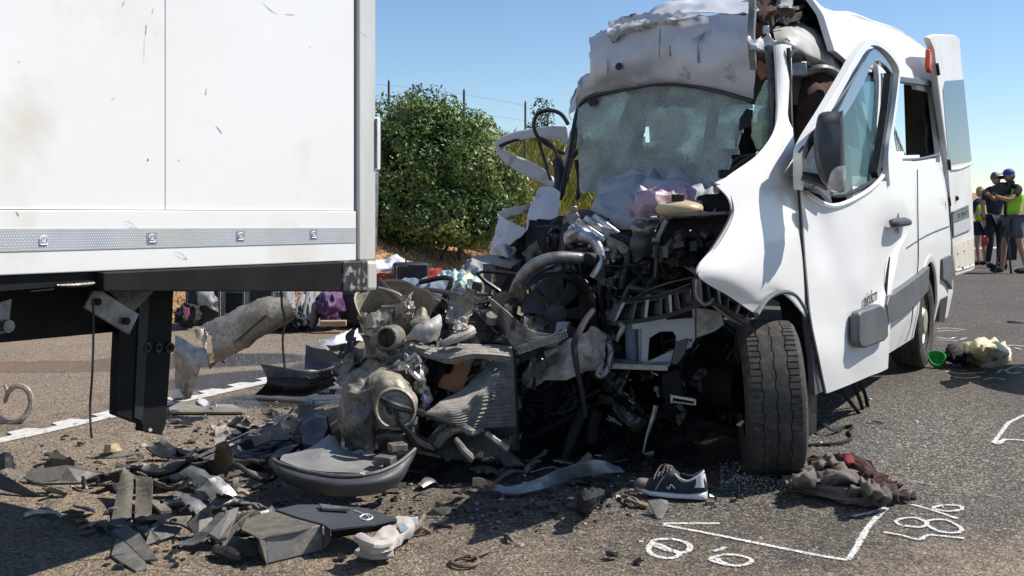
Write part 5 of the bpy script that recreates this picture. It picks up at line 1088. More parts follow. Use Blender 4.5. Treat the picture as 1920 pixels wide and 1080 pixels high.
mb = MB(); mb.prism(PP([(1128, 424, 5.0), (1146, 426, 5.0), (1192, 474, 4.95), (1190, 494, 4.95), (1170, 484, 4.95), (1155, 462, 4.98), (1138, 462, 4.98)]), Vector((0, .05, 0))); bd(mb, 'timing_cover', 'metal_grey', bev=.008)
mb = MB(); mb.tube(PP([(1135, 465, 5.08), (1150, 458, 5.05), (1160, 475, 5.02), (1163, 510, 5.0), (1150, 560, 5.0)]), .022, 10, 6); mb.tube(PP([(1195, 450, 5.0), (1180, 480, 4.95), (1172, 510, 4.95), (1165, 545, 4.9)]), .02, 10, 6); mb.tube(PP([(1208, 520, 4.9), (1180, 540, 4.85), (1165, 580, 4.85)]), .016, 8, 6); bd(mb, 'coolant_hose', 'hose')
mb = MB(); mb.box(P(1135, 477, 5.0), .04, .05, .05, rot('Y', 10)); mb.box(P(1142, 476, 4.98), .006, .05, .045, rot('Y', 10)); bd(mb, 'sensor', 'metal_dark', bev=.004)
mb = MB(); mb.plate(PP([(1155, 430, 5.2), (1168, 425, 5.2), (1185, 430, 5.2), (1184, 445, 5.2), (1165, 448, 5.2)]), .02); bd(mb, 'grey_cap', 'plastic_grey', bev=.004)
mb = MB(); mb.tube(PP([(963, 560, 4.95), (968, 540, 4.93), (982, 515, 4.9), (1004, 496, 4.88), (1032, 485, 4.87), (1062, 482, 4.88), (1092, 484, 4.9)]), [.028, .028, .030, .031, .029, .027, .026], 14, 6); bd(mb, 'bent_pipe', 'metal_grey')
mb = MB(); mb.cyl(P(1088, 484, 4.9), P(1118, 486, 4.94), .03, 14); bd(mb, 'pipe_joint', 'rubber')
mb = MB(); mb.tube(PP([(952, 578, 4.9), (960, 556, 4.88), (985, 532, 4.9), (1010, 512, 4.92), (1038, 500, 4.95)]), .008, 6, 5); mb.tube(PP([(988, 490, 4.86), (988, 472, 4.86), (992, 468, 4.86)]), .004, 5, 3); bd(mb, 'bracket_rod', 'metal_dark')
mb = MB(); mb.blob(P(948, 566, 4.9), .055, .05, .045, .3, 5, 6, 2); mb.blob(P(975, 548, 4.88), .03, .03, .045, .3, 5, 7, 2); bd(mb, 'torn_mount', 'rust')
# fan in its shroud
fcn = P(1040, 590, 4.98); fx = Vector((.22, -.97, -.08)).normalized()
mb = MB(); mb.lathe([(.185, -.03), (.205, -.03), (.212, .03), (.190, .04)], fcn, fx, 48, True, fun=lambda a, j, r_, h: (r_*(1+.04*math.sin(a*2+.6)), h+.012*math.sin(a*3))); shr = bd(mb, 'fan_shroud', 'plastic_black')
mb = MB(); mb.cyl(fcn-fx*.02, fcn+fx*.012, .058, 24); mb.cyl(fcn+fx*.012, fcn+fx*.018, .05, 24, .04); mb.cyl(fcn, fcn+fx*.022, .008, 10); bd(mb, 'fan_hub', 'plastic_dark_grey', shr, bev=.003)
bx_, bz_ = basis(fx)
for i in range(7):
    a = i*2*math.pi/7+.3
    def pt(r_, da, h): return fcn+(bx_*math.cos(a+da)+bz_*math.sin(a+da))*r_+fx*h
    mb = MB(); mb.grid([[pt(.055, -.25, .012), pt(.055, .1, -.004), pt(.055, .45, -.016)], [pt(.11, -.18, .016), pt(.115, .1, -.0), pt(.115, .40, -.016)], [pt(.172, -.2, .02), pt(.178, .1, 0), pt(.172, .36, -.018)]], 3, 3, th=.004); bd(mb, 'fan_blade', 'plastic_dark_grey', shr)
G('shroud_side', 'plastic_black', [PP([(1075, 510, 4.9), (1100, 530, 4.88), (1118, 560, 4.88)]), PP([(1088, 560, 4.95), (1105, 580, 4.92), (1122, 610, 4.9)]), PP([(1090, 650, 4.98), (1105, 655, 4.95), (1120, 650, 4.92)])], nu=6, nv=6, amp=.012, fr=8, th=.02, seed=51)
# bumper beam with ribs, in two pieces
def ribbed(name, top, bot, n, Y0, Y1, parent=van):
    """plastic channel seen from the front: rear wall, lower flange, upright ribs with pale broken edges"""
    A = curve(PP([(x, y, Y) for x, y, Y in top]), 6); B = curve(PP([(x, y, Y) for x, y, Y in bot]), 6); mb = MB(); m = len(A); off = Vector((-.02, .055, 0))
    vs = []
    for a, b_ in zip(A, B): vs += [a+off, b_+off]
    for i in range(m-1): mb.add([A[i]+off, A[i+1]+off, B[i+1]+off, B[i]+off, A[i]+off*1.1, A[i+1]+off*1.1, B[i+1]+off*1.1, B[i]+off*1.1], [(0, 1, 2, 3), (7, 6, 5, 4)])
    for P_, h in ((A, .008), (B, .02)):
        for i in range(m-1): mb.add([P_[i], P_[i+1], P_[i+1]+off, P_[i]+off, P_[i]-UP*h, P_[i+1]-UP*h, P_[i+1]+off-UP*h, P_[i]+off-UP*h], [(0, 1, 2, 3), (7, 6, 5, 4), (0, 4, 5, 1), (2, 6, 7, 3), (1, 5, 6, 2), (3, 7, 4, 0)])
    q = mb.build(name, 'plastic_black', parent, smooth=30)
    for k in range(n):
        i = int((k+.5)*(m-1)/n); a, b_ = A[i], B[i]; mb = MB(); t = (A[min(i+1, m-1)]-A[i-1]).normalized()*.0035; mb.prism([a-t, b_-t, b_-t+off, a-t+off], t*2); mb.build('rib', 'plastic_dark_grey', q, smooth=0)
        if k % 2 == 0: mb = MB(); mb.prism([a-t*1.6-Vector((0, .002, 0)), b_-t*1.6-Vector((0, .002, 0)), b_+t*1.8-Vector((0, .002, 0)), a+t*2.6-Vector((0, .002, 0))], Vector((0, .003, 0))); mb.build('rib_edge', 'metal_grey', q, smooth=0)
    return q
ribbed('bumper_beam', [(1165, 568, 4.6), (1200, 564, 4.58), (1240, 558, 4.55), (1270, 548, 4.5), (1305, 540, 4.42)], [(1148, 602, 4.6), (1195, 598, 4.56), (1240, 590, 4.52), (1275, 580, 4.47), (1312, 566, 4.4)], 7, 0, 0)
ribbed('bumper_beam', [(1308, 520, 4.28), (1340, 540, 4.3), (1380, 566, 4.32), (1416, 590, 4.36)], [(1312, 566, 4.26), (1345, 566, 4.28), (1375, 585, 4.3), (1404, 604, 4.34)], 6, 0, 0)
mb = MB(); mb.tube(PP([(1306, 524, 4.25), (1306, 552, 4.24), (1318, 570, 4.23), (1330, 568, 4.24), (1338, 560, 4.25)]), .006, 6, 4); bd(mb, 'broken_edge', 'metal_grey')
mb = MB(); mb.prism(PP([(1330, 570, 4.3), (1365, 578, 4.32), (1410, 598, 4.36), (1394, 612, 4.36), (1370, 602, 4.34)]), Vector((0, .03, 0))); bd(mb, 'broken_corner', 'metal_tan_dark', bev=.003)
# lamp carrier: black box with ledge under the fender tip
mb = MB(); mb.prism(PP([(1248, 415, 4.75), (1368, 400, 4.6), (1366, 412, 4.6), (1345, 450, 4.55), (1304, 505, 4.55), (1290, 500, 4.75), (1236, 455, 4.8)]), Vector((.05, .25, 0))); bd(mb, 'lamp_carrier', 'chassis_black', bev=.008)
clutter('carrier_clutter', 'plastic_black', [(1245, 1335, 440, 490, 4.55, 4.65)], 30, 'bbc', (.003, .009), 15)
mb = MB(); mb.beam(P(1190, 412, 4.75), P(1262, 408, 4.72), .05, .012); mb.beam(P(1258, 404, 4.7), P(1366, 399, 4.55), .06, .014); bd(mb, 'carrier_ledge', 'plastic_grey', bev=.003)
mb = MB(); mb.beam(P(1250, 412, 4.7), P(1234, 446, 4.72), .02, .022); mb.box(P(1230, 450, 4.72), .035, .03, .02); bd(mb, 'carrier_strut', 'plastic_grey_light', bev=.004)
G('crushed_bracket', 'metal_grey', [PP([(1186, 420, 4.8), (1210, 416, 4.78), (1236, 414, 4.76)]), PP([(1188, 432, 4.78), (1210, 428, 4.74), (1234, 424, 4.74)]), PP([(1192, 445, 4.8), (1208, 440, 4.76), (1225, 435, 4.76)])], nu=5, nv=5, amp=.02, fr=14, th=.005, seed=52, sharp=.7)
G('cooling_duct', 'plastic_dark_grey', [PP([(1190, 435, 4.85), (1212, 432, 4.83), (1232, 440, 4.82)]), PP([(1186, 460, 4.82), (1206, 458, 4.78), (1222, 462, 4.8)]), PP([(1190, 480, 4.85), (1202, 482, 4.82), (1216, 480, 4.84)])], nu=5, nv=5, amp=.01, fr=12, th=.02, seed=53)
for x, y, w_, h_ in ((1228, 472, .02, .06), (1240, 475, .02, .07), (1252, 470, .018, .075), (1290, 455, .05, .05), (1310, 440, .06, .02), (1330, 440, .03, .05)):
    mb = MB(); mb.box(P(x, y, 4.72), w_, .04, h_, rot('Y', 4)); bd(mb, 'relay_box', 'plastic_dark_grey', bev=.004)
mb = MB(); mb.box(P(1293, 500, 4.62), .075, .03, .03, rot('Y', 35)); bd(mb, 'grey_block', 'plastic_grey', bev=.004)
mb = MB(); mb.tube(PP([(1180, 540, 4.75), (1215, 545, 4.72), (1260, 548, 4.7), (1290, 545, 4.68)]), .016, 10, 5); mb.tube(PP([(1160, 600, 4.7), (1190, 560, 4.7), (1240, 535, 4.68), (1300, 520, 4.6)]), .006, 6, 5); mb.tube(PP([(1165, 560, 4.68), (1230, 555, 4.66), (1300, 530, 4.6)]), .005, 6, 5); bd(mb, 'coolant_hose', 'hose')
G('foil_shield', 'metal_dark', [PP([(1200, 520, 4.85), (1240, 505, 4.85), (1280, 500, 4.85)]), PP([(1205, 535, 4.8), (1240, 525, 4.8), (1285, 520, 4.8)])], nu=8, nv=6, amp=.03, fr=14, th=.004, seed=54, sharp=.8)
# expansion tank
tk = MB(); tk.blob(P(1274, 392, 4.72), .112, .08, .042, .05, 2, 2, 3); tko = bd(tk, 'expansion_tank', 'tank_plastic', smooth=80)
mb = MB(); mb.cyl(P(1271, 380, 4.70), P(1271, 364, 4.70), .026, 16); 
for i in range(12): a = i*math.pi/6; q = P(1271, 372, 4.70)+Vector((math.cos(a), math.sin(a), 0))*.026; mb.box(q, .006, .006, .036, rot('Z', math.degrees(a)))
bd(mb, 'tank_cap', 'plastic_black', tko, bev=.002)
# white front panel pieces
mb = MB(); mb.prism(PP([(1178, 597, 4.78), (1304, 576, 4.66), (1304, 634, 4.66), (1296, 652, 4.66), (1268, 662, 4.68), (1268, 632, 4.68), (1262, 622, 4.68), (1238, 622, 4.7), (1218, 634, 4.72), (1214, 690, 4.73), (1203, 690, 4.74), (1203, 618, 4.75), (1178, 618, 4.78)]), Vector((0, .03, 0))); wp = bd(mb, 'front_panel', 'white_paint_scuffed', bev=.004)
mb = MB(); mb.prism(PP([(1212, 680, 4.70), (1272, 652, 4.66), (1290, 636, 4.64), (1290, 652, 4.64), (1262, 672, 4.66), (1240, 694, 4.70)]), Vector((0, .015, 0))); bd(mb, 'panel_web', 'white_paint_scuffed', wp)
mb = MB(); mb.prism(PP([(1268, 642, 4.62), (1292, 634, 4.62), (1284, 664, 4.62), (1270, 684, 4.62), (1258, 682, 4.62)]), Vector((0, .02, 0))); bd(mb, 'panel_flange', 'plastic_dark_grey', wp, bev=.003)
mb = MB(); mb.prism(PP([(1246, 590, 4.655), (1298, 582, 4.645), (1298, 596, 4.645), (1250, 600, 4.655)]), Vector((0, .004, 0))); bd(mb, 'slot', 'chassis_black', wp, smooth=0)
mb = MB(); mb.cyl(P(1295, 638, 4.60), P(1295, 638, 4.66), .006, 8); bd(mb, 'bolt', 'chassis_black', wp)
mb = MB(); mb.prism(PP([(1306, 577, 4.6), (1352, 584, 4.6), (1358, 610, 4.6), (1340, 622, 4.6), (1306, 634, 4.6)]), Vector((0, .02, 0))); bd(mb, 'side_plate', 'metal_grey', bev=.003)
mb = MB(); mb.tube(PP([(1184, 606, 4.8), (1184, 650, 4.8), (1186, 690, 4.8)]), .028, 12, 4); bd(mb, 'washer_bottle_neck', 'denim')
mb = MB(); mb.prism(PP([(1196, 606, 4.78), (1208, 604, 4.78), (1210, 680, 4.78), (1198, 684, 4.78)]), Vector((0, .03, 0))); bd(mb, 'panel_post', 'white_paint_scuffed')
mb = MB(); mb.grid([PP([(1142, 672, 4.8), (1200, 676, 4.8), (1262, 674, 4.75)]), PP([(1142, 684, 4.55), (1200, 690, 4.55), (1255, 686, 4.5)])], 5, 4, th=.006, amp=.004, fr=9); mb.beam(P(1142, 686, 4.55), P(1252, 690, 4.5), .01, .022); bd(mb, 'lower_shelf', 'metal_grey')
mb = MB(); mb.beam(P(1258, 742, 4.5), P(1303, 750, 4.5), .03, .012); mb.beam(P(1258, 752, 4.5), P(1303, 758, 4.5), .03, .006); mb.beam(P(1259, 740, 4.5), P(1259, 756, 4.5), .01, .01); mb.beam(P(1303, 748, 4.5), P(1303, 760, 4.5), .01, .01); bd(mb, 'bright_bracket', 'aluminium', bev=.002)
mb = MB(); mb.prism(PP([(1240, 700, 4.7), (1275, 690, 4.7), (1285, 740, 4.7), (1262, 760, 4.7), (1240, 745, 4.7)]), Vector((0, .1, 0))); mb.beam(P(1200, 790, 4.8), P(1330, 740, 4.9), .05, .05); mb.beam(P(1300, 790, 4.9), P(1400, 815, 4.9), .05, .05); mb.beam(P(1340, 700, 4.95), P(1385, 760, 4.9), .09, .09); bd(mb, 'suspension_arm', 'chassis_black', bev=.008)
mb = MB(); mb.cyl(P(1310, 720, 4.95), P(1395, 730, 4.78), .11, 22); bd(mb, 'wheel_hub', 'chassis_black')
mb = MB(); mb.tube(PP([(1230, 760, 4.6), (1222, 790, 4.6), (1212, 820, 4.6), (1206, 850, 4.6)]), [.012, .01, .006, .003], 6, 4); bd(mb, 'torn_strip', 'metal_grey')
mb = MB(); mb.tube(PP([(1100, 760, 4.85), (1080, 800, 4.8), (1058, 862, 4.75)]), [.025, .03, .022], 8, 4); mb.tube(PP([(1120, 770, 4.8), (1112, 800, 4.8), (1108, 830, 4.8)]), .03, 8, 4); bd(mb, 'drive_shaft', 'chassis_black')
# pale crumpled plate beside the fan
G('crumpled_plate', 'pile_panel', [PP([(1022, 660, 4.75), (1060, 640, 4.7), (1095, 625, 4.65), (1112, 612, 4.62), (1138, 630, 4.6)]), PP([(1030, 685, 4.72), (1065, 672, 4.65), (1100, 660, 4.6), (1120, 655, 4.58), (1136, 668, 4.6)]), PP([(1015, 712, 4.7), (1060, 712, 4.66), (1098, 698, 4.62), (1118, 695, 4.6), (1132, 705, 4.62)])], nu=9, nv=9, amp=.018, fr=10, th=.004, seed=61, sharp=.8, smooth_a=28)
mb = MB(); mb.tube(PP([(1114, 580, 4.6), (1098, 600, 4.55), (1083, 628, 4.5), (1077, 650, 4.5), (1082, 690, 4.5), (1092, 740, 4.55), (1098, 780, 4.6)]), [.013, .014, .016, .016, .012, .010, .009], 8, 6); bd(mb, 'rubber_hose', 'rubber')
mb = MB(); mb.tube(PP([(1140, 640, 4.55), (1146, 660, 4.54), (1140, 690, 4.53), (1128, 706, 4.52), (1120, 700, 4.52), (1132, 680, 4.5)]), [.012, .014, .012, .01, .01, .006], 8, 5); mb.tube(PP([(1160, 608, 4.55), (1168, 612, 4.55), (1160, 630, 4.55), (1156, 640, 4.55)]), [.01, .012, .01, .006], 8, 4); bd(mb, 'bent_tube', 'metal_grey')
mb = MB(); mb.tube(PP([(1130, 622, 4.55), (1142, 632, 4.52), (1150, 655, 4.52), (1146, 690, 4.52)]), .003, 5, 5); mb.tube(PP([(1135, 640, 4.5), (1150, 650, 4.5), (1138, 672, 4.5), (1145, 700, 4.5)]), .0025, 5, 5); bd(mb, 'loose_wire', 'hose')
# folded radiators
def rad(name, mat, rows, cnt, ax='u', ra=.0035, **k): return G(name, mat, rows, ridge=(ax, cnt, ra), **k)
rad('radiator_core', 'radiator_fins', [PP([(880, 730, 4.72), (905, 690, 4.78), (930, 660, 4.85), (966, 650, 4.85)]), PP([(842, 745, 4.62), (880, 725, 4.66), (925, 700, 4.7), (968, 695, 4.75)]), PP([(800, 772, 4.5), (855, 775, 4.52), (905, 752, 4.58), (968, 745, 4.7)]), PP([(782, 772, 4.48), (850, 800, 4.5), (910, 802, 4.58), (972, 800, 4.68)])], 24, 'v', .0035, nu=14, nv=40, th=.006, seed=62, amp=.008, fr=6, smooth_a=60)
rad('radiator_core', 'radiator_dark', [PP([(868, 728, 4.80), (905, 740, 4.76), (940, 740, 4.74), (965, 735, 4.75)]), PP([(868, 790, 4.76), (905, 798, 4.72), (940, 802, 4.70), (968, 800, 4.72)]), PP([(872, 815, 4.78), (905, 835, 4.76), (945, 842, 4.72), (975, 844, 4.72)])], 26, 'u', .0035, nu=30, nv=6, th=.006, seed=63, amp=.01, fr=6, smooth_a=60)
rad('radiator_core', 'radiator_dark', [PP([(820, 830, 4.6), (850, 808, 4.62), (885, 802, 4.62), (925, 815, 4.6)]), PP([(822, 850, 4.5), (860, 848, 4.5), (900, 850, 4.5), (955, 846, 4.52)]), PP([(835, 858, 4.5), (870, 862, 4.5), (910, 858, 4.5), (950, 850, 4.52)])], 30, 'u', .003, nu=30, nv=6, th=.006, seed=64, amp=.006, fr=8, smooth_a=60)
mb = MB(); mb.tube(PP([(820, 835, 4.55), (835, 815, 4.53), (850, 806, 4.53), (870, 802, 4.53), (885, 810, 4.5), (905, 806, 4.53)]), [.02, .022, .02, .022, .02, .012], 8, 3); mb.tube(PP([(856, 824, 4.5), (870, 845, 4.45), (888, 862, 4.43)]), [.014, .016, .018], 8, 3); G_ = bd(mb, 'radiator_edge', 'metal_tan_dark')
mb = MB(); mb.tube(PP([(912, 812, 4.5), (930, 826, 4.48), (952, 842, 4.48)]), [.012, .012, .016], 6, 3); bd(mb, 'radiator_edge', 'metal_tan')
rad('radiator_core', 'radiator_fins', [PP([(756, 634, 4.72), (790, 642, 4.7), (830, 648, 4.7), (885, 645, 4.72), (960, 650, 4.75)]), PP([(760, 648, 4.62), (800, 660, 4.6), (840, 668, 4.6), (890, 660, 4.6), (960, 665, 4.66)]), PP([(765, 656, 4.64), (810, 672, 4.62), (850, 680, 4.62), (895, 672, 4.62), (958, 682, 4.66)])], 7, 'v', .003, nu=10, nv=22, th=.006, seed=65, amp=.008, fr=7, smooth_a=60)
rad('radiator_core', 'radiator_fins', [PP([(915, 556, 4.85), (938, 572, 4.78), (968, 600, 4.7), (1005, 622, 4.66), (1052, 628, 4.62)]), PP([(925, 580, 4.84), (945, 600, 4.78), (965, 625, 4.7), (1000, 640, 4.64), (1048, 640, 4.6)]), PP([(935, 600, 4.86), (950, 625, 4.78), (965, 650, 4.7), (1000, 650, 4.64), (1045, 648, 4.62)])], 12, 'v', .002, nu=10, nv=14, th=.006, seed=66, amp=.006, fr=8, smooth_a=60)
mb = MB(); 
A = P(968, 658, 4.6); B = P(1062, 626, 4.55)
for i in range(22): q = A.lerp(B, i/21); mb.box(q, .006, .03, .028, rot('Y', -18))
mb.beam(A+UP*.016, B+UP*.016, .03, .004); mb.beam(A-UP*.016, B-UP*.016, .03, .004); bd(mb, 'radiator_end', 'metal_grey')
mb = MB(); mb.beam(P(965, 655, 4.56), P(972, 842, 4.55), .012, .012); bd(mb, 'radiator_frame', 'chassis_black')
mb = MB(); mb.grid([PP([(980, 700, 4.7), (1010, 680, 4.68), (1045, 660, 4.65)]), PP([(982, 722, 4.68), (1010, 700, 4.66), (1045, 678, 4.63)])], 16, 4, ridge=('u', 14, .003), th=.005); bd(mb, 'radiator_piece', 'radiator_dark')
rad('radiator_core', 'radiator_dark', [PP([(830, 588, 4.95), (870, 580, 4.95), (915, 575, 4.95), (945, 590, 4.9)]), PP([(840, 612, 4.9), (880, 605, 4.88), (920, 610, 4.85), (955, 630, 4.8)]), PP([(850, 645, 4.85), (885, 640, 4.8), (920, 640, 4.8), (955, 648, 4.76)])], 10, 'v', .004, nu=10, nv=18, th=.006, seed=67, amp=.012, fr=7)
mb = MB(); mb.tube(PP([(798, 543, 5.0), (830, 547, 4.95), (862, 558, 4.9), (890, 580, 4.85), (915, 605, 4.8), (935, 625, 4.78)]), [.016, .02, .018, .022, .02, .014], 8, 5, flat=.6); mb.tube(PP([(870, 578, 4.95), (890, 570, 4.95), (912, 566, 4.95), (940, 556, 4.95)]), [.01, .012, .01, .006], 6, 4); bd(mb, 'torn_rail', 'metal_dark')
G('crushed_panel', 'metal_tan_dark', [PP([(798, 560, 5.0), (820, 556, 5.0), (850, 572, 4.95)]), PP([(802, 580, 4.95), (822, 578, 4.92), (848, 586, 4.92)]), PP([(806, 598, 4.95), (825, 596, 4.92), (842, 592, 4.92)])], nu=8, nv=14, amp=.01, fr=9, th=.006, seed=68, ridge=('v', 5, .004), ragged=1)
mb = MB(); mb.tube(PP([(830, 644, 4.6), (850, 636, 4.6), (872, 626, 4.62), (884, 620, 4.65)]), [.012, .02, .026, .028], 10, 4); bd(mb, 'torn_duct', 'tube_white')
G('torn_duct', 'tube_white', [PP([(852, 600, 4.66), (866, 604, 4.66), (876, 596, 4.68)]), PP([(858, 622, 4.62), (868, 622, 4.6), (880, 618, 4.64)])], nu=6, nv=6, amp=.02, fr=20, th=.003, seed=69, ragged=2, sharp=.8)
mb = MB(); mb.plate(PP([(830, 676, 4.72), (858, 668, 4.72), (888, 676, 4.72), (865, 740, 4.7), (815, 724, 4.68)]), .012); bd(mb, 'orange_panel', 'orange_board', bev=.002)
G('foil_shield', 'aluminium', [PP([(778, 676, 4.62), (790, 668, 4.66), (800, 690, 4.66)]), PP([(780, 710, 4.58), (792, 705, 4.56), (803, 725, 4.6)]), PP([(784, 745, 4.6), (792, 745, 4.58), (808, 748, 4.62)]), PP([(780, 765, 4.62), (792, 768, 4.6), (802, 768, 4.62)])], nu=5, nv=6, amp=.03, fr=14, th=.003, seed=70, sharp=1, smooth_a=15)
mb = MB(); mb.tube(PP([(714, 748, 4.3), (735, 760, 4.28), (765, 768, 4.32), (790, 775, 4.42)]), [.012, .018, .014, .02], 7, 3); mb.tube(PP([(738, 760, 4.3), (748, 790, 4.3), (765, 810, 4.35), (780, 830, 4.4), (815, 845, 4.5)]), [.006, .012, .014, .024, .012], 7, 4); mb.tube(PP([(722, 752, 4.3), (728, 770, 4.3), (735, 775, 4.3)]), .008, 6, 3); bd(mb, 'burnt_harness', 'plastic_black')
# drum of the air filter / strut turret crushed into the left of the pile
drum = thing('crushed_drum', 'torn tan sheet metal drum with a dark rod stuck in it', 'wreckage', D(735, 820))
dc = P(740, 585, 4.85); dax = Vector((.05, -.55, .8)).normalized()
mb = MB(); mb.lathe([(.165, .05), (.172, .06), (.160, .0), (.150, -.09), (.10, -.11), (.02, -.115)], dc, dax, 48, fun=lambda a, j, r_, h: (r_*(1+.07*math.sin(2*a+1)+.03*math.sin(7*a)), h+.012*math.sin(a*5)*(1 if j < 2 else .3))); bd(mb, 'drum', 'metal_tan', drum, smooth=45)
mb = MB(); mb.tube([P(711, 526, 4.95), P(745, 560, 4.85), P(772, 588, 4.78)], .0145, 10, 2); bd(mb, 'rod', 'metal_dark', drum)
mb = MB(); mb.blob(P(765, 582, 4.76), .03, .03, .04, .35, 4, 9, 3); bd(mb, 'rod_mount', 'metal_tan', drum, smooth=20)
G('torn_sheet', 'metal_tan', [PP([(775, 590, 4.72), (790, 575, 4.7), (800, 590, 4.72)]), PP([(772, 610, 4.66), (790, 605, 4.64), (804, 612, 4.68)]), PP([(790, 628, 4.66), (800, 630, 4.66), (812, 634, 4.7)])], par=drum, nu=6, nv=6, amp=.02, fr=12, th=.004, seed=72, sharp=.7)
G('torn_sheet', 'pile_panel', [PP([(765, 630, 4.6), (790, 606, 4.58), (806, 600, 4.6), (824, 590, 4.66)]), PP([(762, 636, 4.56), (785, 622, 4.54), (805, 618, 4.55), (826, 612, 4.62)]), PP([(768, 636, 4.58), (790, 640, 4.56), (806, 638, 4.58), (820, 634, 4.64)])], par=drum, nu=6, nv=6, amp=.012, fr=14, th=.004, seed=73, sharp=.6, smooth_a=25)
mb = MB(); mb.lathe([(.047, .06), (.041, .062), (.040, -.05), (.0, -.05)], P(731, 633, 4.55), Vector((-.15, -.97, .1)), 28); mb.lathe([(.047, .06), (.052, .05), (.056, -.06)], P(731, 633, 4.55), Vector((-.15, -.97, .1)), 28); bd(mb, 'pipe_mouth', 'metal_tan_dark', drum)
G('side_plate', 'metal_tan', [PP([(686, 590, 4.7), (700, 588, 4.7), (714, 585, 4.72)]), PP([(684, 640, 4.68), (696, 640, 4.66), (708, 632, 4.68)]), PP([(676, 690, 4.66), (688, 690, 4.66), (694, 665, 4.68)])], par=drum, nu=6, nv=8, amp=.01, fr=8, th=.005, seed=74)
G('crumpled_base', 'metal_tan_dark', [PP([(690, 632, 4.64), (715, 640, 4.6), (745, 655, 4.58), (765, 650, 4.6)]), PP([(684, 665, 4.62), (715, 660, 4.55), (745, 672, 4.54), (775, 670, 4.58)]), PP([(690, 695, 4.62), (720, 692, 4.56), (750, 690, 4.56), (785, 690, 4.6)]), PP([(680, 830, 4.8), (720, 830, 4.8), (750, 830, 4.8), (785, 830, 4.8)])], par=drum, nu=10, nv=10, amp=.04, fr=10, th=.006, seed=75, sharp=1.2, fine=.02, smooth_a=22)
mb = MB()
for i in range(9):
    q = P(755+rd.uniform(-15, 30), 690+rd.uniform(-22, 8), 4.5); mb.tube([q, q+Vector((rd.uniform(-.04, .04), -.01, rd.uniform(-.04, .04))), q+Vector((rd.uniform(-.06, .06), 0, rd.uniform(-.06, .05)))], rd.uniform(.004, .012), 6, 4)
bd(mb, 'torn_brackets', 'aluminium', drum)
# big crushed cast housing
hs = thing('crushed_housing', 'crumpled grey tan metal housing with a round recess, on the asphalt before the wreck', 'wreckage', D(700, 880))
G('shell', 'metal_tan_dark', [PP([(624, 702, 4.62), (655, 693, 4.6), (690, 688, 4.6), (725, 688, 4.58)]), PP([(636, 722, 4.48), (660, 725, 4.42), (690, 722, 4.4), (720, 715, 4.42)]), PP([(636, 760, 4.46), (662, 765, 4.38), (690, 770, 4.38), (706, 770, 4.42)]), PP([(640, 800, 4.5), (662, 805, 4.4), (690, 805, 4.38), (706, 800, 4.44)]), PP([(650, 838, 4.6), (668, 842, 4.5), (700, 848, 4.46), (712, 835, 4.5)])], par=hs, nu=14, nv=14, amp=.026, fr=7, th=.008, seed=81, sharp=1.0, fine=.012, smooth_a=35)
G('cast_shell', 'metal_tan', [PP([(690, 689, 4.6), (725, 686, 4.58), (748, 700, 4.56), (766, 718, 4.56)]), PP([(694, 720, 4.42), (725, 712, 4.4), (756, 722, 4.4), (775, 742, 4.46)]), PP([(704, 768, 4.40), (725, 768, 4.36), (760, 768, 4.36), (779, 780, 4.44)]), PP([(706, 800, 4.42), (720, 803, 4.38), (758, 800, 4.38), (780, 795, 4.44)])], par=hs, nu=12, nv=12, amp=.014, fr=8, th=.01, seed=82, sharp=.5, fine=.006, smooth_a=45)
rc = P(741, 766, 4.335); rax = Vector((.12, -.98, .12)).normalized()
mb = MB(); mb.lathe([(.086, -.03), (.088, .004), (.080, .014), (.071, .004), (.069, -.006), (.0, -.006)], rc, rax, 40, fun=lambda a, j, r_, h: (r_*(1+.03*math.sin(a*2)), h+.004*math.sin(a*3))); bd(mb, 'round_recess', 'metal_tan', hs)
mb = MB(); mb.cyl(rc+rax*.0, rc+rax*.004, .05, 28); bd(mb, 'cover_disc', 'metal_tan', hs, bev=.002)
G('dark_pan', 'metal_dark', [PP([(708, 805, 4.42), (735, 800, 4.38), (775, 800, 4.42)]), PP([(706, 828, 4.40), (740, 822, 4.34), (778, 826, 4.42)]), PP([(712, 855, 4.5), (745, 858, 4.44), (772, 850, 4.5)])], par=hs, nu=6, nv=6, amp=.01, fr=8, th=.01, seed=83)
mb = MB(); mb.box(P(750, 840, 4.42), .06, .06, .035, rot('Z', 30)@rot('X', 20)); mb.box(P(728, 858, 4.36), .075, .05, .035, rot('Z', -30)@rot('X', 25)); bd(mb, 'broken_bracket', 'metal_tan_dark', hs, bev=.004)
# ------------------------------------------------------------------ wreckage lying on the road
def G1(name, mat, label, cat, rows, group=None, sm=40, **k): mb = MB(); mb.grid(rows, **k); return mb.build(name, mat, label=label, cat=cat, group=group, smooth=sm)
def slabs(name, mat, label, cat, pts, th=.006, group=None, bev=0, par=None):
    mb = MB(); mb.prism(pts, -UP*th); return mb.build(name, mat, par, label=label, cat=cat, group=group, smooth=0, bev=bev)
WK = 'wreckage'
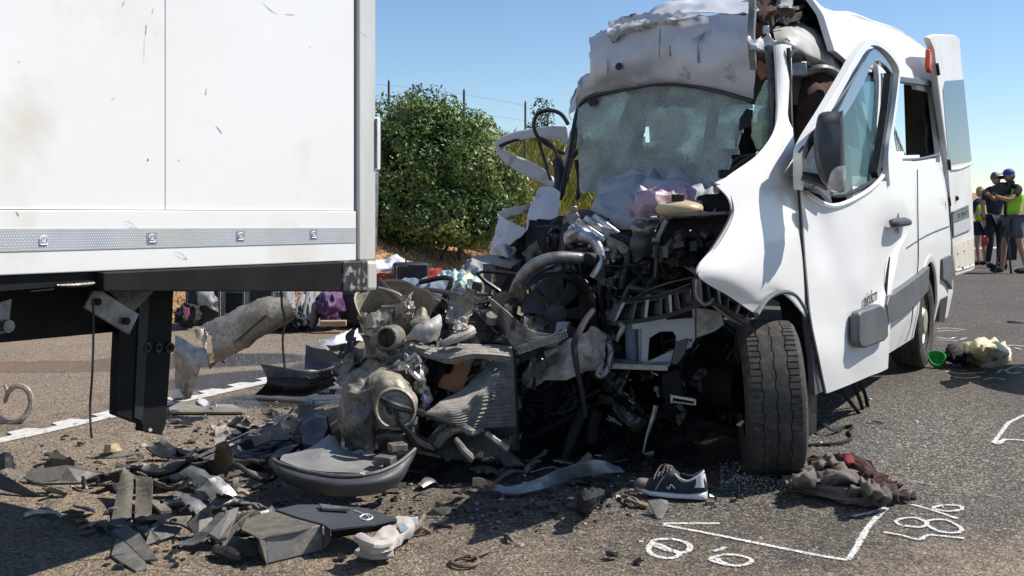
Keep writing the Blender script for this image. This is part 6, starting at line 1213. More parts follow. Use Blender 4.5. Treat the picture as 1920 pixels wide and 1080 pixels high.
# bumper corner bowl
def PB(l): return [P(x, y, Y-.28) for x, y, Y in l]
bw = thing('bumper_corner', 'broken dark grey bumper corner lying open side up like a bowl', WK, D(645, 928))
G('inner_face', 'plastic_grey_light', [PB([(600, 850, 4.75), (604, 828, 4.80), (622, 812, 4.82), (640, 838, 4.8), (664, 852, 4.78), (690, 853, 4.76), (715, 852, 4.76)]), PB([(538, 852, 4.66), (575, 845, 4.64), (612, 842, 4.62), (650, 855, 4.6), (680, 862, 4.58), (705, 864, 4.6), (725, 862, 4.62)]), PB([(525, 862, 4.52), (560, 876, 4.46), (610, 884, 4.42), (660, 888, 4.40), (692, 886, 4.42), (712, 880, 4.46), (722, 872, 4.5)])], par=bw, nu=10, nv=9, amp=.006, fr=5, th=.004, seed=91, cut=lambda p, i, j: i < .34*max(0, noise.noise(Vector((j*11, 3, 1)))+.12))
G('outer_skirt', 'plastic_dark_grey', [PB([(512, 862, 4.55), (530, 872, 4.46), (580, 886, 4.38), (640, 893, 4.34), (700, 888, 4.36), (745, 870, 4.42), (779, 842, 4.5)]), PB([(509, 868, 4.53), (528, 885, 4.42), (580, 902, 4.33), (640, 910, 4.3), (702, 905, 4.32), (750, 888, 4.4), (777, 852, 4.5)]), PB([(513, 882, 4.6), (535, 903, 4.5), (585, 922, 4.40), (640, 930, 4.34), (700, 926, 4.36), (745, 905, 4.44), (772, 866, 4.56)])], par=bw, nu=8, nv=6, amp=.004, fr=5, th=.006, seed=92)
mb = MB(); mb.tube(PB([(512, 861, 4.54), (530, 871, 4.45), (580, 885, 4.37), (640, 892, 4.33), (700, 887, 4.35), (745, 869, 4.41), (779, 841, 4.49)]), .007, 6, 6); bd(mb, 'rim', 'plastic_grey', bw)
mb = MB(); mb.box(P(745, 838, 4.25), .07, .06, .03, rot('Z', 25)); mb.box(P(722, 862, 4.17), .08, .05, .03, rot('Z', -25)); bd(mb, 'bracket', 'metal_tan_dark', bw, bev=.004)
mb = MB(); mb.cyl(P(680, 890, 4.06), P(680, 887, 4.06), .012, 12); bd(mb, 'clip', 'bag_cream', bw)
G('dark_liner', 'plastic_black', [PB([(500, 870, 4.8), (520, 845, 4.85), (560, 832, 4.9)]), PB([(508, 880, 4.7), (520, 862, 4.7), (545, 848, 4.8)])], par=bw, nu=6, nv=4, amp=.01, th=.006)
# rail of the truck's underrun torn off and propped up at the left
tb_ = thing('torn_rail_piece', 'torn tan metal rail propped up on a bent grey foot behind the hanging guard', WK, D(350, 752))
G('rail', 'metal_tan', [PP([(370, 616, 6.1), (420, 590, 6.05), (480, 562, 6.0), (534, 555, 5.95)]), PP([(392, 628, 6.0), (440, 604, 5.95), (500, 578, 5.9), (550, 574, 5.88)]), PP([(398, 655, 5.95), (450, 636, 5.9), (505, 608, 5.88), (552, 584, 5.88)]), PP([(400, 682, 6.0), (445, 664, 5.95), (500, 628, 5.95), (545, 598, 5.95)])], par=tb_, nu=10, nv=9, amp=.014, fr=6, th=.008, seed=93, sharp=.5, ragged=1)
G('rail_end', 'metal_tan', [PP([(366, 622, 6.05), (378, 612, 6.05), (392, 626, 6.05)]), PP([(364, 640, 6.0), (376, 640, 6.0), (388, 655, 6.0)])], par=tb_, nu=5, nv=5, amp=.02, fr=12, th=.006, seed=94, ragged=1)
G('torn_lip', 'rust', [PP([(390, 668, 6.0), (402, 660, 6.0), (414, 672, 6.0)]), PP([(396, 692, 6.0), (408, 680, 6.0), (426, 682, 6.0)])], par=tb_, nu=5, nv=5, amp=.03, fr=14, th=.005, seed=95, ragged=1)
mb = MB(); mb.cyl(P(440, 642, 5.9), P(500, 590, 5.86), .004, 6); bd(mb, 'crack_line', 'print_dark', tb_)
G('foot', 'metal_grey', [PP([(330, 628, 6.25), (352, 640, 6.2), (372, 652, 6.15)]), PP([(330, 680, 6.25), (356, 668, 6.15), (390, 660, 6.1)]), PP([(330, 720, 6.25), (350, 712, 6.15), (372, 702, 6.12)]), PP([(322, 752, 6.35), (340, 752, 6.3), (358, 746, 6.28)])], par=tb_, nu=7, nv=7, amp=.02, fr=6, th=.006, seed=96, sharp=.5, smooth_a=30)
G('foot_lip', 'white_crushed', [PP([(322, 735, 6.3), (336, 728, 6.25), (350, 740, 6.25)]), PP([(322, 748, 6.28), (338, 746, 6.24), (354, 748, 6.26)])], par=tb_, nu=5, nv=5, amp=.02, fr=12, th=.005, seed=97)
# black tray
ty = thing('black_tray', 'black plastic wheel arch liner tipped like an open tray on wet asphalt', WK, D(570, 745))
G('tray_bottom', 'plastic_black', [PP([(488, 682, 6.5), (530, 690, 6.45), (585, 697, 6.4), (620, 690, 6.35)]), PP([(500, 715, 6.4), (540, 722, 6.35), (590, 722, 6.3), (625, 708, 6.3)]), PP([(478, 740, 6.5), (530, 742, 6.45), (580, 740, 6.4), (625, 722, 6.35)])], par=ty, nu=6, nv=6, amp=.008, fr=5, th=.006, seed=98)
G('tray_wall', 'plastic_dark_grey', [PP([(574, 646, 6.75), (590, 652, 6.7), (620, 658, 6.6), (646, 672, 6.5)]), PP([(573, 672, 6.7), (600, 678, 6.65), (625, 680, 6.55), (642, 678, 6.48)]), PP([(572, 692, 6.68), (600, 694, 6.55), (622, 692, 6.5), (640, 684, 6.45)])], par=ty, nu=6, nv=5, amp=.004, fr=5, th=.006, seed=99)
mb = MB(); mb.tube(PP([(486, 682, 6.45), (530, 690, 6.4), (585, 699, 6.34), (615, 694, 6.32), (640, 682, 6.38), (648, 672, 6.44), (636, 662, 6.5)]), [.006, .008, .012, .014, .012, .012, .008], 8, 5); bd(mb, 'tray_rim', 'plastic_grey', ty)
for i in range(8): mb = MB(); a = P(598+i*6.5, 698-i*2.2, 6.3); mb.beam(a, a+Vector((.012, 0, -.045)), .01, .012); bd(mb, 'rib', 'plastic_black', ty)
clump = MB()
for i in range(24): q = P(rd.uniform(585, 635), rd.uniform(705, 738), 6.3); clump.tube([q, q+Vector((rd.uniform(-.05, .05), 0, rd.uniform(-.03, .04))), q+Vector((rd.uniform(-.07, .07), 0, rd.uniform(-.04, .03)))], .006, 5, 3)
bd(clump, 'frayed_lining', 'rubber', ty, kind='stuff')
# boards and shards around
slabs('flat_scrap', 'metal_tan', 'flat dirty panel with white splinters at the foot of the torn rail', WK, DD([(316, 764, .02), (340, 752, .03), (372, 750, .03), (400, 757, .02), (436, 758, .02), (462, 768, .02), (455, 772, .02), (320, 772, .02)]), .012, bev=.002)
G1('white_splinter', 'white_crushed', 'small curved white splinter lying on the flat dirty panel', WK, [DD([(372, 745, .05), (388, 752, .04), (404, 758, .05)]), DD([(372, 758, .03), (390, 764, .025), (406, 763, .04)])], nu=5, nv=4, amp=.02, fr=9, th=.004, seed=3)
G1('pale_sheet', 'bag_white', 'pale crumpled sheet lying on the glass-strewn asphalt below the luggage', WK, [DD([(600, 640, .03), (630, 630, .1), (655, 622, .08), (668, 620, .03)]), DD([(595, 652, .01), (625, 644, .06), (650, 642, .07), (682, 636, .02)])], nu=6, nv=5, amp=.03, fr=6, th=.004, seed=5, sharp=.5)
G1('pale_sheet', 'plastic_grey_light', 'small grey scrap lying left of the pale crumpled sheet', WK, [DD([(590, 648, .02), (610, 640, .05), (625, 636, .02)]), DD([(588, 660, .01), (606, 656, .03), (620, 655, .01)])], nu=5, nv=4, amp=.02, fr=6, th=.004, seed=6)
# rail pieces just left of the bowl
sh = [
 ('black_beam', 'plastic_dark_grey', 'long dark channel piece lying left of the black box end', [(420, 808, .09), (500, 802, .10), (560, 800, .10), (560, 822, .09), (520, 826, .08), (424, 830, .08)], .05),
 ('black_block', 'plastic_black', 'black upright block between the channel piece and the crushed housing', [(562, 800, .15), (580, 768, .2), (608, 765, .2), (615, 800, .18), (600, 836, .14), (568, 832, .12)], .12),
 ('brown_block', 'rust', 'rusty brown block leaning against the crushed housing', [(612, 780, .16), (634, 765, .2), (640, 800, .18), (622, 812, .15)], .12),
 ('grey_channel', 'plastic_grey', 'grey channel piece pointing left from the broken bowl', [(306, 868, .05), (355, 862, .07), (405, 868, .06), (368, 885, .04), (306, 884, .03)], .035),
 ('dark_plate', 'plastic_dark_grey', 'dark tilted plate with a bright scratch right of the grey channel', [(370, 876, .03), (400, 866, .08), (440, 858, .10), (470, 862, .1), (455, 878, .06), (400, 888, .03)], .01),
 ('wood_strip', 'bag_cream', 'pale cream strip lying below the grey channel piece', [(356, 912, .012), (372, 908, .012), (425, 905, .012), (430, 914, .012), (380, 920, .01)], .01),
 ('rusty_horn', 'rust', 'brown curved horn of metal standing in the debris left of the bowl', [(400, 865, .08), (405, 832, .2), (425, 824, .22), (436, 845, .18), (440, 878, .1), (418, 872, .08)], .02),
 ('dirty_board', 'metal_tan', 'tan board end standing between the strips left of the bowl', [(424, 935, .02), (436, 898, .12), (448, 895, .12), (440, 940, .02)], .02),
]
for nme, mt, lb, pts, th in sh: slabs(nme, mt, lb, WK, DD(pts), th, bev=.003)
mb = MB(); mb.beam(D(352, 866, .06), D(478, 806, .14), .012, .010); mb.beam(D(356, 872, .05), D(452, 830, .1), .008, .008); mb.build('broken_rod', 'metal_grey', label='thin grey rods crossing the debris left of the bowl', cat=WK)
mb = MB(); mb.tube(DD([(430, 880, .12), (445, 872, .14), (470, 890, .1), (500, 905, .05)]), .011, 8, 5); mb.build('broken_hose', 'rubber', label='black hose ends curled in front of the bowl', cat=WK)
mb = MB(); mb.blob(D(388, 925, .03), .05, .045, .04, .2, 4, 3, 2); mb.build('crushed_scrap', 'plastic_grey', label='crushed grey lump on a tan strip below the debris pile', cat=WK)
mb = MB(); mb.beam(D(300, 944, .02), D(372, 938, .02), .05, .012); mb.beam(D(290, 940, .02), D(312, 960, .02), .04, .012); mb.beam(D(318, 940, .02), D(372, 928, .02), .01, .012); mb.build('tan_scrap', 'metal_tan', label='flat tan frame piece with rails lying left of the crushed cap', cat=WK)
# front left group
G1('torn_sheet', 'plastic_dusty', 'tall torn grey sheet standing on end at the front left', WK, [PP([(232, 874, 4.28), (238, 882, 4.28), (256, 892, 4.26), (285, 896, 4.22)]), PP([(222, 912, 4.2), (238, 912, 4.18), (258, 910, 4.2), (286, 912, 4.16)]), PP([(210, 972, 4.08), (230, 975, 4.05), (256, 970, 4.1), (284, 968, 4.05)]), PP([(205, 988, 4.0), (230, 990, 3.98), (256, 988, 4.0), (284, 986, 4.0)])], nu=8, nv=8, amp=.006, fr=5, th=.006, seed=101, cut=lambda p, i, j: .52 < j < .62 and i > .2)
fr_ = [
 ('flat_shard', 'plastic_dusty', 'long ridged grey shard pointing down right from the standing sheet', [(212, 992, .03), (240, 986, .04), (262, 1000, .04), (296, 1048, .02), (270, 1050, .01), (232, 1012, .02)], .008),
 ('flat_shard', 'plastic_dusty', 'broad dusty shard with a ragged tip at the very front left', [(218, 1010, .015), (232, 1014, .02), (272, 1052, .02), (276, 1064, .01), (255, 1070, .008), (228, 1054, .01), (208, 1040, .01)], .008),
 ('flat_shard', 'plastic_dusty', 'small brown plate beside the foot of the standing sheet', [(256, 988, .04), (276, 984, .05), (302, 1010, .02), (284, 1016, .01)], .008),
 ('grey_plate', 'plastic_grey', 'large smooth grey triangular plate lying right of the standing sheet', [(272, 1021, .01), (285, 982, .05), (325, 968, .06), (360, 966, .06), (332, 1000, .02)], .006),
 ('grey_plate', 'plastic_grey', 'grey kite-shaped plate between the triangular plate and the brown strips', [(350, 982, .05), (375, 958, .09), (396, 946, .12), (398, 968, .07), (404, 985, .04), (372, 1008, .02)], .006),
 ('brown_strip', 'plastic_dusty', 'dusty brown split strip leaning over the kite-shaped plate', [(392, 1000, .06), (430, 956, .12), (448, 950, .12), (440, 972, .09), (425, 1006, .05), (410, 1012, .04)], .012),
 ('brown_strip', 'plastic_dusty', 'short dusty strip lying under the split strip', [(412, 1010, .04), (448, 975, .09), (474, 956, .1), (452, 985, .06), (432, 1010, .04)], .008),
 ('brown_plate', 'plastic_dusty', 'ragged brown plate left of the black box corner', [(412, 1030, .02), (425, 1000, .05), (450, 1008, .05), (492, 1022, .03), (480, 1038, .01), (430, 1042, .01)], .006),
]
for nme, mt, lb, pts, th in fr_: slabs(nme, mt if 'plate' in nme else 'plastic_grey', lb, WK, DD(pts), th, bev=.0015)
mb = MB(); mb.tube(DD([(402, 1030, .02), (425, 1036, .03), (455, 1048, .02)]), [.012, .022, .014], 8, 4); mb.build('crushed_tube', 'metal_dark', label='crushed dark tube under the ragged brown plate', cat=WK)
# black box corner with ridged end
bc = thing('battery_box_corner', 'broken black plastic box corner with a ridged end and chalk figure', WK, D(555, 1055))
hb = .094
def Dh(l, z=hb): return [D(x, y, z) for x, y in l]
mb = MB(); mb.prism(Dh([(452, 992), (462, 972), (512, 957), (560, 972), (602, 983), (560, 994), (498, 1006), (486, 1010), (470, 1000)]), -UP*.005); bd(mb, 'top_face', 'plastic_dusty', bc, smooth=0)
mb = MB(); mb.prism([D(498, 1004, hb), D(604, 984, hb), D(606, 1032, .004), D(500, 1058, .004)], Vector((0, .01, 0))); bd(mb, 'front_face', 'plastic_grey', bc, bev=.004)
mb = MB(); mb.prism([D(498, 1004, hb), D(486, 1010, hb), D(484, 1034, .03), D(500, 1058, .004)], Vector((.004, .008, 0))); bd(mb, 'broken_side', 'plastic_dusty', bc, smooth=0)
mb = MB(); mb.prism([D(607, 983, hb+.004), D(619, 985, hb), D(619, 1016, .02), D(608, 1030, .006)], Vector((0, .01, 0))); bd(mb, 'corner_strip', 'plastic_grey_light', bc, bev=.003)
mb = MB(); mb.prism(Dh([(516, 955), (560, 946), (610, 946), (690, 953), (744, 972), (700, 984), (620, 992), (606, 982), (560, 970)], hb+.006), -UP*.006); bd(mb, 'lid', 'plastic_dark_grey', bc, smooth=0)
mb = MB()
for i in range(24):
    t = i/23; a = D(623+117*t, 994-17*t, hb-.012); mb.box(a, .008, .012, .026)
bd(mb, 'ridged_edge', 'plastic_grey', bc)
mb = MB(); mb.prism([D(621, 994, hb), D(744, 976, hb), D(744, 990, .05), D(621, 1010, .05)], Vector((0, .01, 0))); bd(mb, 'edge_backing', 'plastic_black', bc, smooth=0)
mb = MB(); zc = hb+.009; mb.tube(Dh([(664, 957), (678, 962), (692, 969)], zc), .0035, 4, 3)
mb.tube(Dh([(674, 970), (682, 965), (694, 965), (698, 971), (688, 975), (676, 972)], zc), .003, 4, 3); bd(mb, 'chalk_figure', 'bag_white', bc)
mb = MB(); mb.prism(Dh([(598, 944), (650, 950), (655, 955), (604, 952)], hb+.02), -UP*.008); bd(mb, 'rod', 'metal_grey', bc, smooth=0)
def heap(label, base, zones, n, mats, seed, s0=.04, s1=.13, zm=.10):
    t = thing('debris_heap', label, WK, base); q = random.Random(seed)
    for i in range(n):
        x0, x1, y0, y1 = q.choice(zones); px, py = q.uniform(x0, x1), q.uniform(y0, y1); c = D(px, py, q.uniform(.01, zm)); s_ = q.uniform(s0, s1); a = q.uniform(0, 6.28); tl = q.uniform(-.5, .5)
        u_ = Vector((math.cos(a), math.sin(a)*.8, q.uniform(-.35, .35))).normalized(); v_ = Vector((-math.sin(a), math.cos(a), tl)).normalized(); nn = u_.cross(v_).normalized(); bend = q.uniform(-.35, .35)*s_; wd_ = q.uniform(.15, .6)
        rows = [[c+u_*s_*k+v_*s_*wd_*l*(1+.3*k)+nn*(bend*k*k+(.3*bend*l*l)) for k in (-1, -.3, .4, 1)] for l in (-1, 0, 1)]
        lo = min(p.z for r_ in rows for p in r_)
        if lo < .004: rows = [[p+UP*(.006-lo) for p in r_] for r_ in rows]
        mb = MB(); mb.grid(rows, 3, 3, amp=s_*.10, fr=16, th=q.choice((.004, .006, .012)), seed=i+seed, sharp=.6, ragged=q.choice((0, 1, 1))); mb.build('shard', q.choice(mats), t, smooth=28)
    return t
DK = ['plastic_black', 'plastic_black', 'plastic_black', 'plastic_dark_grey', 'plastic_dark_grey', 'plastic_grey', 'plastic_dusty', 'chassis_black', 'metal_tan_dark', 'metal_grey']
heap('dense heap of torn black and grey plastic between the hanging guard and the bowl', D(470, 840), [(400, 620, 775, 870), (300, 470, 850, 930), (430, 640, 800, 850)], 50, DK, 5, .05, .17)
heap('scatter of torn dusty panel pieces before the bowl and behind the box corner', D(420, 985), [(280, 500, 930, 1010), (390, 540, 905, 990)], 30, DK+['plastic_dusty', 'metal_tan'], 6, .03, .10, .05)
heap('litter of dark fragments in the shade under the crushed radiators', D(850, 900), [(780, 1180, 860, 905), (700, 960, 870, 960)], 34, DK, 7, .025, .09, .04)
heap('thin scatter of broken plastic pieces on the left shoulder', D(150, 880), [(20, 300, 850, 925), (60, 250, 900, 1000)], 26, DK+['plastic_dusty', 'metal_tan'], 8, .02, .07, .02)
# left edge shards
for nme, mt, lb, pts, th in (
 ('grey_shard', 'plastic_grey', 'broad ragged grey shard lying at the left edge of the road', [(35, 890, .03), (60, 880, .05), (125, 872, .07), (150, 876, .05), (192, 885, .03), (205, 892, .01), (150, 904, .01), (70, 906, .01)], .006),
 ('grey_shard', 'plastic_dark_grey', 'dark curved shard cut by the left edge of the photo', [(-30, 880, .08), (0, 888, .08), (25, 900, .06), (55, 918, .03), (82, 930, .005), (50, 928, .005), (10, 918, .02), (-30, 905, .04)], .008),
 ('grey_shard', 'plastic_dusty', 'brown bent shard with an upright fin near the left edge', [(82, 868, .04), (95, 858, .07), (140, 862, .06), (148, 870, .03), (110, 876, .02)], .03),
 ('grey_shard', 'plastic_dusty', 'long thin flat shard lying beyond the left shards', [(160, 857, .01), (215, 850, .015), (262, 846, .01), (265, 850, .01), (210, 858, .005)], .006)):
    slabs(nme, mt, lb, WK, DD(pts), th, bev=.0015)
mb = MB(); mb.plate(PP([(86, 868, 4.85), (100, 844, 4.85), (108, 842, 4.85), (112, 850, 4.85), (128, 858, 4.85)]), .012); mb.build('upright_fin', 'plastic_dusty', label='small upright brown fin beside the bent shard at the left', cat=WK)
G1('black_scrap', 'plastic_black', 'crumpled black scrap at the left edge beyond the grey shards', WK, [DD([(-5, 865, .04), (8, 855, .06), (18, 860, .04)]), DD([(-5, 878, .02), (10, 876, .04), (32, 880, .01)])], nu=5, nv=5, amp=.03, fr=14, th=.005, seed=7, sharp=.5)
mb = MB(); mb.beam(D(182, 900, .02), D(228, 888, .05), .035, .03); mb.beam(D(155, 905, .02), D(185, 898, .04), .02, .02); mb.tube(DD([(165, 900, .02), (195, 890, .05), (225, 898, .02)]), .006, 6, 4); mb.build('broken_clip', 'plastic_black', label='black broken clip pieces left of the standing sheet', cat=WK)
G1('yellow_scrap', 'tank_plastic', 'small yellow and dark scrap in the middle of the left shoulder', WK, [DD([(195, 840, .05), (208, 832, .07), (222, 832, .05)]), DD([(198, 848, .01), (210, 848, .03), (228, 844, .01)])], nu=5, nv=5, amp=.02, fr=16, th=.005, seed=8, sharp=.5)
mb = MB(); mb.blob(D(205, 843, .02), .025, .03, .02, .3, 5, 8, 2); mb.build('rubber_lump', 'rubber', label='dark rubber lump beside the small yellow scrap', cat=WK)
# twisted bar and small items in front of the wreck
G1('twisted_bar', 'metal_grey', 'long twisted grey metal bar on the asphalt before the wreck', WK, [DD([(918, 905, .05), (950, 912, .04), (1000, 900, .06), (1060, 876, .09), (1115, 862, .11), (1160, 876, .06)]), DD([(905, 912, .03), (950, 926, .02), (1005, 920, .02), (1070, 898, .03), (1125, 888, .05), (1170, 886, .04)])], nu=9, nv=5, amp=.008, fr=8, th=.008, seed=9, sharp=.4)
mb = MB(); mb.beam(D(888, 902, .04), D(930, 914, .04), .012, .03); mb.beam(D(895, 897, .06), D(925, 906, .06), .01, .01); mb.build('bar_bracket', 'aluminium', label='small bright bracket touching the left end of the twisted bar', cat=WK)
G1('black_glove', 'cloth_black', 'crumpled black glove lying below the twisted bar', 'glove', [DD([(1085, 940, .03), (1100, 920, .08), (1120, 912, .03)]), DD([(1082, 955, .05), (1102, 938, .12), (1128, 922, .06)]), DD([(1084, 962, .0), (1104, 958, .02), (1124, 940, .02)])], nu=7, nv=7, amp=.02, fr=22, th=.008, seed=10, sharp=.5)
slabs('grey_wedge', 'plastic_grey', 'pointed grey plastic wedge lying under the front of the sneaker', WK, DD([(1214, 938, .05), (1238, 934, .06), (1252, 938, .05), (1254, 948, .04), (1240, 972, .005), (1232, 972, .005)]), .01, bev=.003)
mb = MB(); mb.beam(D(1176, 935, .03), D(1215, 950, .01), .03, .012); mb.tube(DD([(1168, 930, .02), (1190, 936, .03), (1200, 946, .01)]), .008, 6, 4); mb.build('rusty_splinter', 'rust', label='rusty brown splinter left of the grey wedge', cat=WK)
mb = MB(); c = D(872, 1052, .012)
mb.tube([c+Vector((math.cos(a)*.045, math.sin(a)*.05, .0)) for a in [i*math.pi/6 for i in range(12)]], .007, 6, 2, closed=True); mb.tube([D(882, 1046, .012), D(900, 1040, .015), D(918, 1032, .012)], .007, 6, 3); mb.build('ring_bolt', 'rust', label='rusty ring with a straight stem lying on the front asphalt', cat='ring bolt')
mb = MB(); mb.tube(DD([(948, 1004, .01), (956, 1008, .02), (962, 1014, .01)]), .01, 6, 3); mb.build('small_scrap', 'rust', label='small curled rusty scrap right above the ring bolt', cat=WK)
# crumpled white tube
ct = thing('crumpled_tube', 'crumpled dirty white plastic tube folded flat on the front asphalt', 'tube', D(715, 1045))
G('tube_body', 'tube_white', [DD([(672, 1000, .10), (700, 1002, .09), (725, 985, .09), (745, 975, .07), (784, 968, .05)]), DD([(672, 1020, .09), (700, 1018, .10), (730, 1008, .08), (755, 995, .07), (785, 982, .03)]), DD([(676, 1034, .05), (700, 1036, .06), (730, 1034, .05), (752, 1018, .04), (778, 996, .01)])], par=ct, nu=7, nv=8, amp=.014, fr=9, th=.006, seed=11, sharp=.6, smooth_a=45)
mb = MB(); mb.tube(DD([(672, 1034, .03), (700, 1040, .03), (737, 1038, .03)]), [.022, .026, .024], 10, 4, flat=.6); mb.tube(DD([(674, 1008, .10), (700, 1020, .095), (730, 1016, .08)]), [.024, .022, .016], 10, 4, flat=.7); bd(mb, 'folded_rim', 'tube_white', ct)
G('printed_label', 'denim', [DD([(746, 985, .092), (762, 976, .075), (780, 972, .062)]), DD([(752, 998, .082), (766, 990, .068), (780, 982, .05)])], par=ct, nu=4, nv=4, th=.003, amp=.004)
mb = MB(); mb.beam(D(778, 998, .01), D(796, 966, .03), .010, .01); mb.build('thin_stick', 'metal_tan', label='thin tan stick leaning on the tip of the crumpled tube', cat='stick')
mb = MB(); mb.tube(DD([(780, 1000, .01), (792, 990, .03), (806, 996, .01), (808, 985, .02)]), .008, 6, 4); mb.build('small_scrap', 'rust', label='curled dark scrap right of the crumpled tube', cat=WK)
slabs('dark_flake', 'plastic_dusty', 'curled dark flake on the edge of the shadow above the tube', WK, DD([(800, 962, .02), (815, 952, .04), (838, 952, .03), (835, 962, .01)]), .01)
mb = MB(); mb.beam(D(812, 980, .008), D(850, 986, .008), .02, .008); mb.build('short_strip', 'plastic_dusty', label='short flat dark strip right of the crumpled tube', cat=WK)
# sneaker
def ep(a, b_, c_): return a
sn = thing('sneaker', 'dark navy low sneaker with thick white sole and a white wave emblem', 'shoe', D(1258, 938))
so_ = D(1192, 928); heel = D(1326, 938); ax = (heel-so_); ln = ax.length; ax.normalize(); sy = Vector((-ax.y, ax.x, 0))
def SP(t, s, z): return so_+ax*(t*ln)+sy*s+UP*z
def half(t): return .048*(math.sin(math.pi*min(1, max(0, (t+.03)/.62))*.5)**.6 if t < .6 else 1-.18*((t-.6)/.4))*(1 if t < .93 else (1-((t-.93)/.07)**2*.5))
vs = []; fs = []; nT, nA = 28, 20
def shape(lo, hi, grow):
    vs = []; fs = []
    for i in range(nT+1):
        t = i/nT; hw_ = max(.004, half(t))*grow
        if t < .1: hw_ *= (t/.1)**.5+.05
        z0, z1 = lo(t), hi(t)
        for j in range(nA):
            a = 2*math.pi*j/nA; cs, sn_ = math.cos(a), math.sin(a); vs.append(SP(t, hw_*math.copysign(abs(cs)**.7, cs), (z0+z1)/2+(z1-z0)/2*math.copysign(abs(sn_)**.6, sn_)))
    for i in range(nT):
        for j in range(nA): fs.append((i*nA+j, (i+1)*nA+j, (i+1)*nA+(j+1) % nA, i*nA+(j+1) % nA))
    fs.append(tuple(range(nA))); fs.append(tuple(range(nT*nA, (nT+1)*nA))[::-1]); return vs, fs
soz0 = lambda t: .006+.018*max(0, (.25-t)/.25)**1.5; soz1 = lambda t: .030+.02*max(0, (.2-t)/.2)+.012*max(0, (t-.75)/.25)
mb = MB(); mb.add(*shape(soz0, soz1, 1.06)); bd(mb, 'sole', 'shoe_sole', sn, smooth=60)
def upz(t):
    pts = [(0, .05), (.08, .062), (.2, .068), (.3, .088), (.45, .118), (.52, .122), (.60, .10), (.72, .088), (.82, .100), (.9, .114), (.96, .110), (1, .07)]
    return line(t, pts) if t > 0 else .05
mb = MB(); mb.add(*shape(lambda t: soz1(t)-.008, upz, .93)); up_ = bd(mb, 'upper', 'shoe_navy', sn, smooth=60)
mb = MB(); mb.blob(SP(.10, 0, .050), .034, .034, .022, .05, 2, 1, 3); bd(mb, 'toe_cap', 'shoe_taupe', sn)
mb = MB(); mb.lathe([(.0, .0), (.8, .0), (1.0, .006), (.9, .012)], SP(.74, 0, .094), UP, 20, fun=lambda a, j, r_, h: (r_*.032, h)); bd(mb, 'collar_opening', 'cloth_black', sn)
mb = MB(); mb.tube([SP(.56, -.032, .105), SP(.64, -.040, .090), SP(.74, -.042, .083), SP(.84, -.036, .095), SP(.93, -.020, .112), SP(.95, 0, .116), SP(.93, .02, .112), SP(.84, .036, .095)], .0045, 6, 5); bd(mb, 'collar_rim', 'shoe_stitch', sn)
mb = MB(); mb.grid([[SP(.86, -.040, .098), SP(.93, -.034, .112), SP(.97, -.01, .11)], [SP(.86, -.044, .075), SP(.94, -.038, .08), SP(.985, -.012, .08)], [SP(.84, -.045, .06), SP(.94, -.040, .06), SP(.99, -.012, .06)]], 4, 4, th=.004); bd(mb, 'heel_patch', 'shoe_sole', sn)
mb = MB()
for t in (.27, .33, .39, .45, .5): mb.tube([SP(t, -.028, upz(t)-.006), SP(t+.01, 0, upz(t)+.006), SP(t, .028, upz(t)-.006)], .004, 6, 4)
mb.tube([SP(.52, -.01, .128), SP(.44, -.03, .135), SP(.38, -.045, .105), SP(.40, -.03, .09)], .003, 6, 4); mb.tube([SP(.5, .0, .13), SP(.36, .02, .125), SP(.28, -.03, .09)], .003, 6, 4); bd(mb, 'laces', 'shoe_taupe', sn)
mb = MB(); mb.tube([SP(.30, -.043, .038), SP(.33, -.043, .055), SP(.38, -.041, .08), SP(.46, -.035, .105)], .002, 5, 4); mb.tube([SP(.56, -.036, .108), SP(.62, -.043, .09), SP(.68, -.046, .078)], .002, 5, 4); bd(mb, 'piping', 'shoe_stitch', sn)
mb = MB(); mb.tube([SP(.46, -.0475, .056), SP(.475, -.0478, .050), SP(.495, -.0478, .052), SP(.51, -.0475, .064), SP(.535, -.0475, .063), SP(.56, -.047, .054), SP(.575, -.047, .053)], .0028, 6, 4); bd(mb, 'wave_emblem', 'shoe_sole', sn)
# bundle of clothes
cl = thing('crumpled_clothes', 'crumpled grey and brown clothes lying right of the front wheel', 'clothes', D(1590, 945))
G('grey_fabric', 'cloth_grey', [DD([(1498, 888, .02), (1530, 872, .05), (1575, 866, .06), (1620, 886, .04)]), DD([(1475, 897, .03), (1525, 888, .07), (1580, 888, .08), (1640, 904, .05)]), DD([(1466, 904, .02), (1530, 910, .06), (1590, 918, .06), (1660, 930, .03), (1700, 938, .02)]), DD([(1462, 912, .0), (1530, 930, .015), (1590, 945, .015), (1650, 950, .015), (1706, 944, .0)])], par=cl, nu=30, nv=24, amp=.010, fr=8, th=.004, seed=12, sharp=1.0, fine=.008, ridge=('v', 5, .016, 7), smooth_a=70)
for k_, (ctr, mt_, ax_, cn_) in enumerate((([(1512, 880), (1560, 858), (1600, 878)], 'cloth_grey', 'u', 5), ([(1530, 900), (1575, 884), (1615, 905)], 'cloth_grey', 'v', 4), ([(1480, 898), (1515, 886), (1545, 902)], 'cloth_grey', 'u', 4), ([(1590, 915), (1625, 905), (1665, 928)], 'cloth_grey', 'u', 5))):
    (xa, ya), (xb, yb), (xc, yc) = ctr
    G('grey_fold', mt_, [DD([(xa, ya, .04), (xb, yb-6, .09), (xc, yc, .05)]), DD([(xa-6, ya+10, .05), (xb, yb+8, .12), (xc+6, yc+8, .06)]), DD([(xa+4, ya+20, .02), (xb+4, yb+24, .06), (xc, yc+18, .02)])], par=cl, nu=20, nv=16, amp=.012, fr=9, th=.004, seed=33+k_, sharp=1.0, fine=.008, ridge=(ax_, cn_, .014, 8), smooth_a=70)
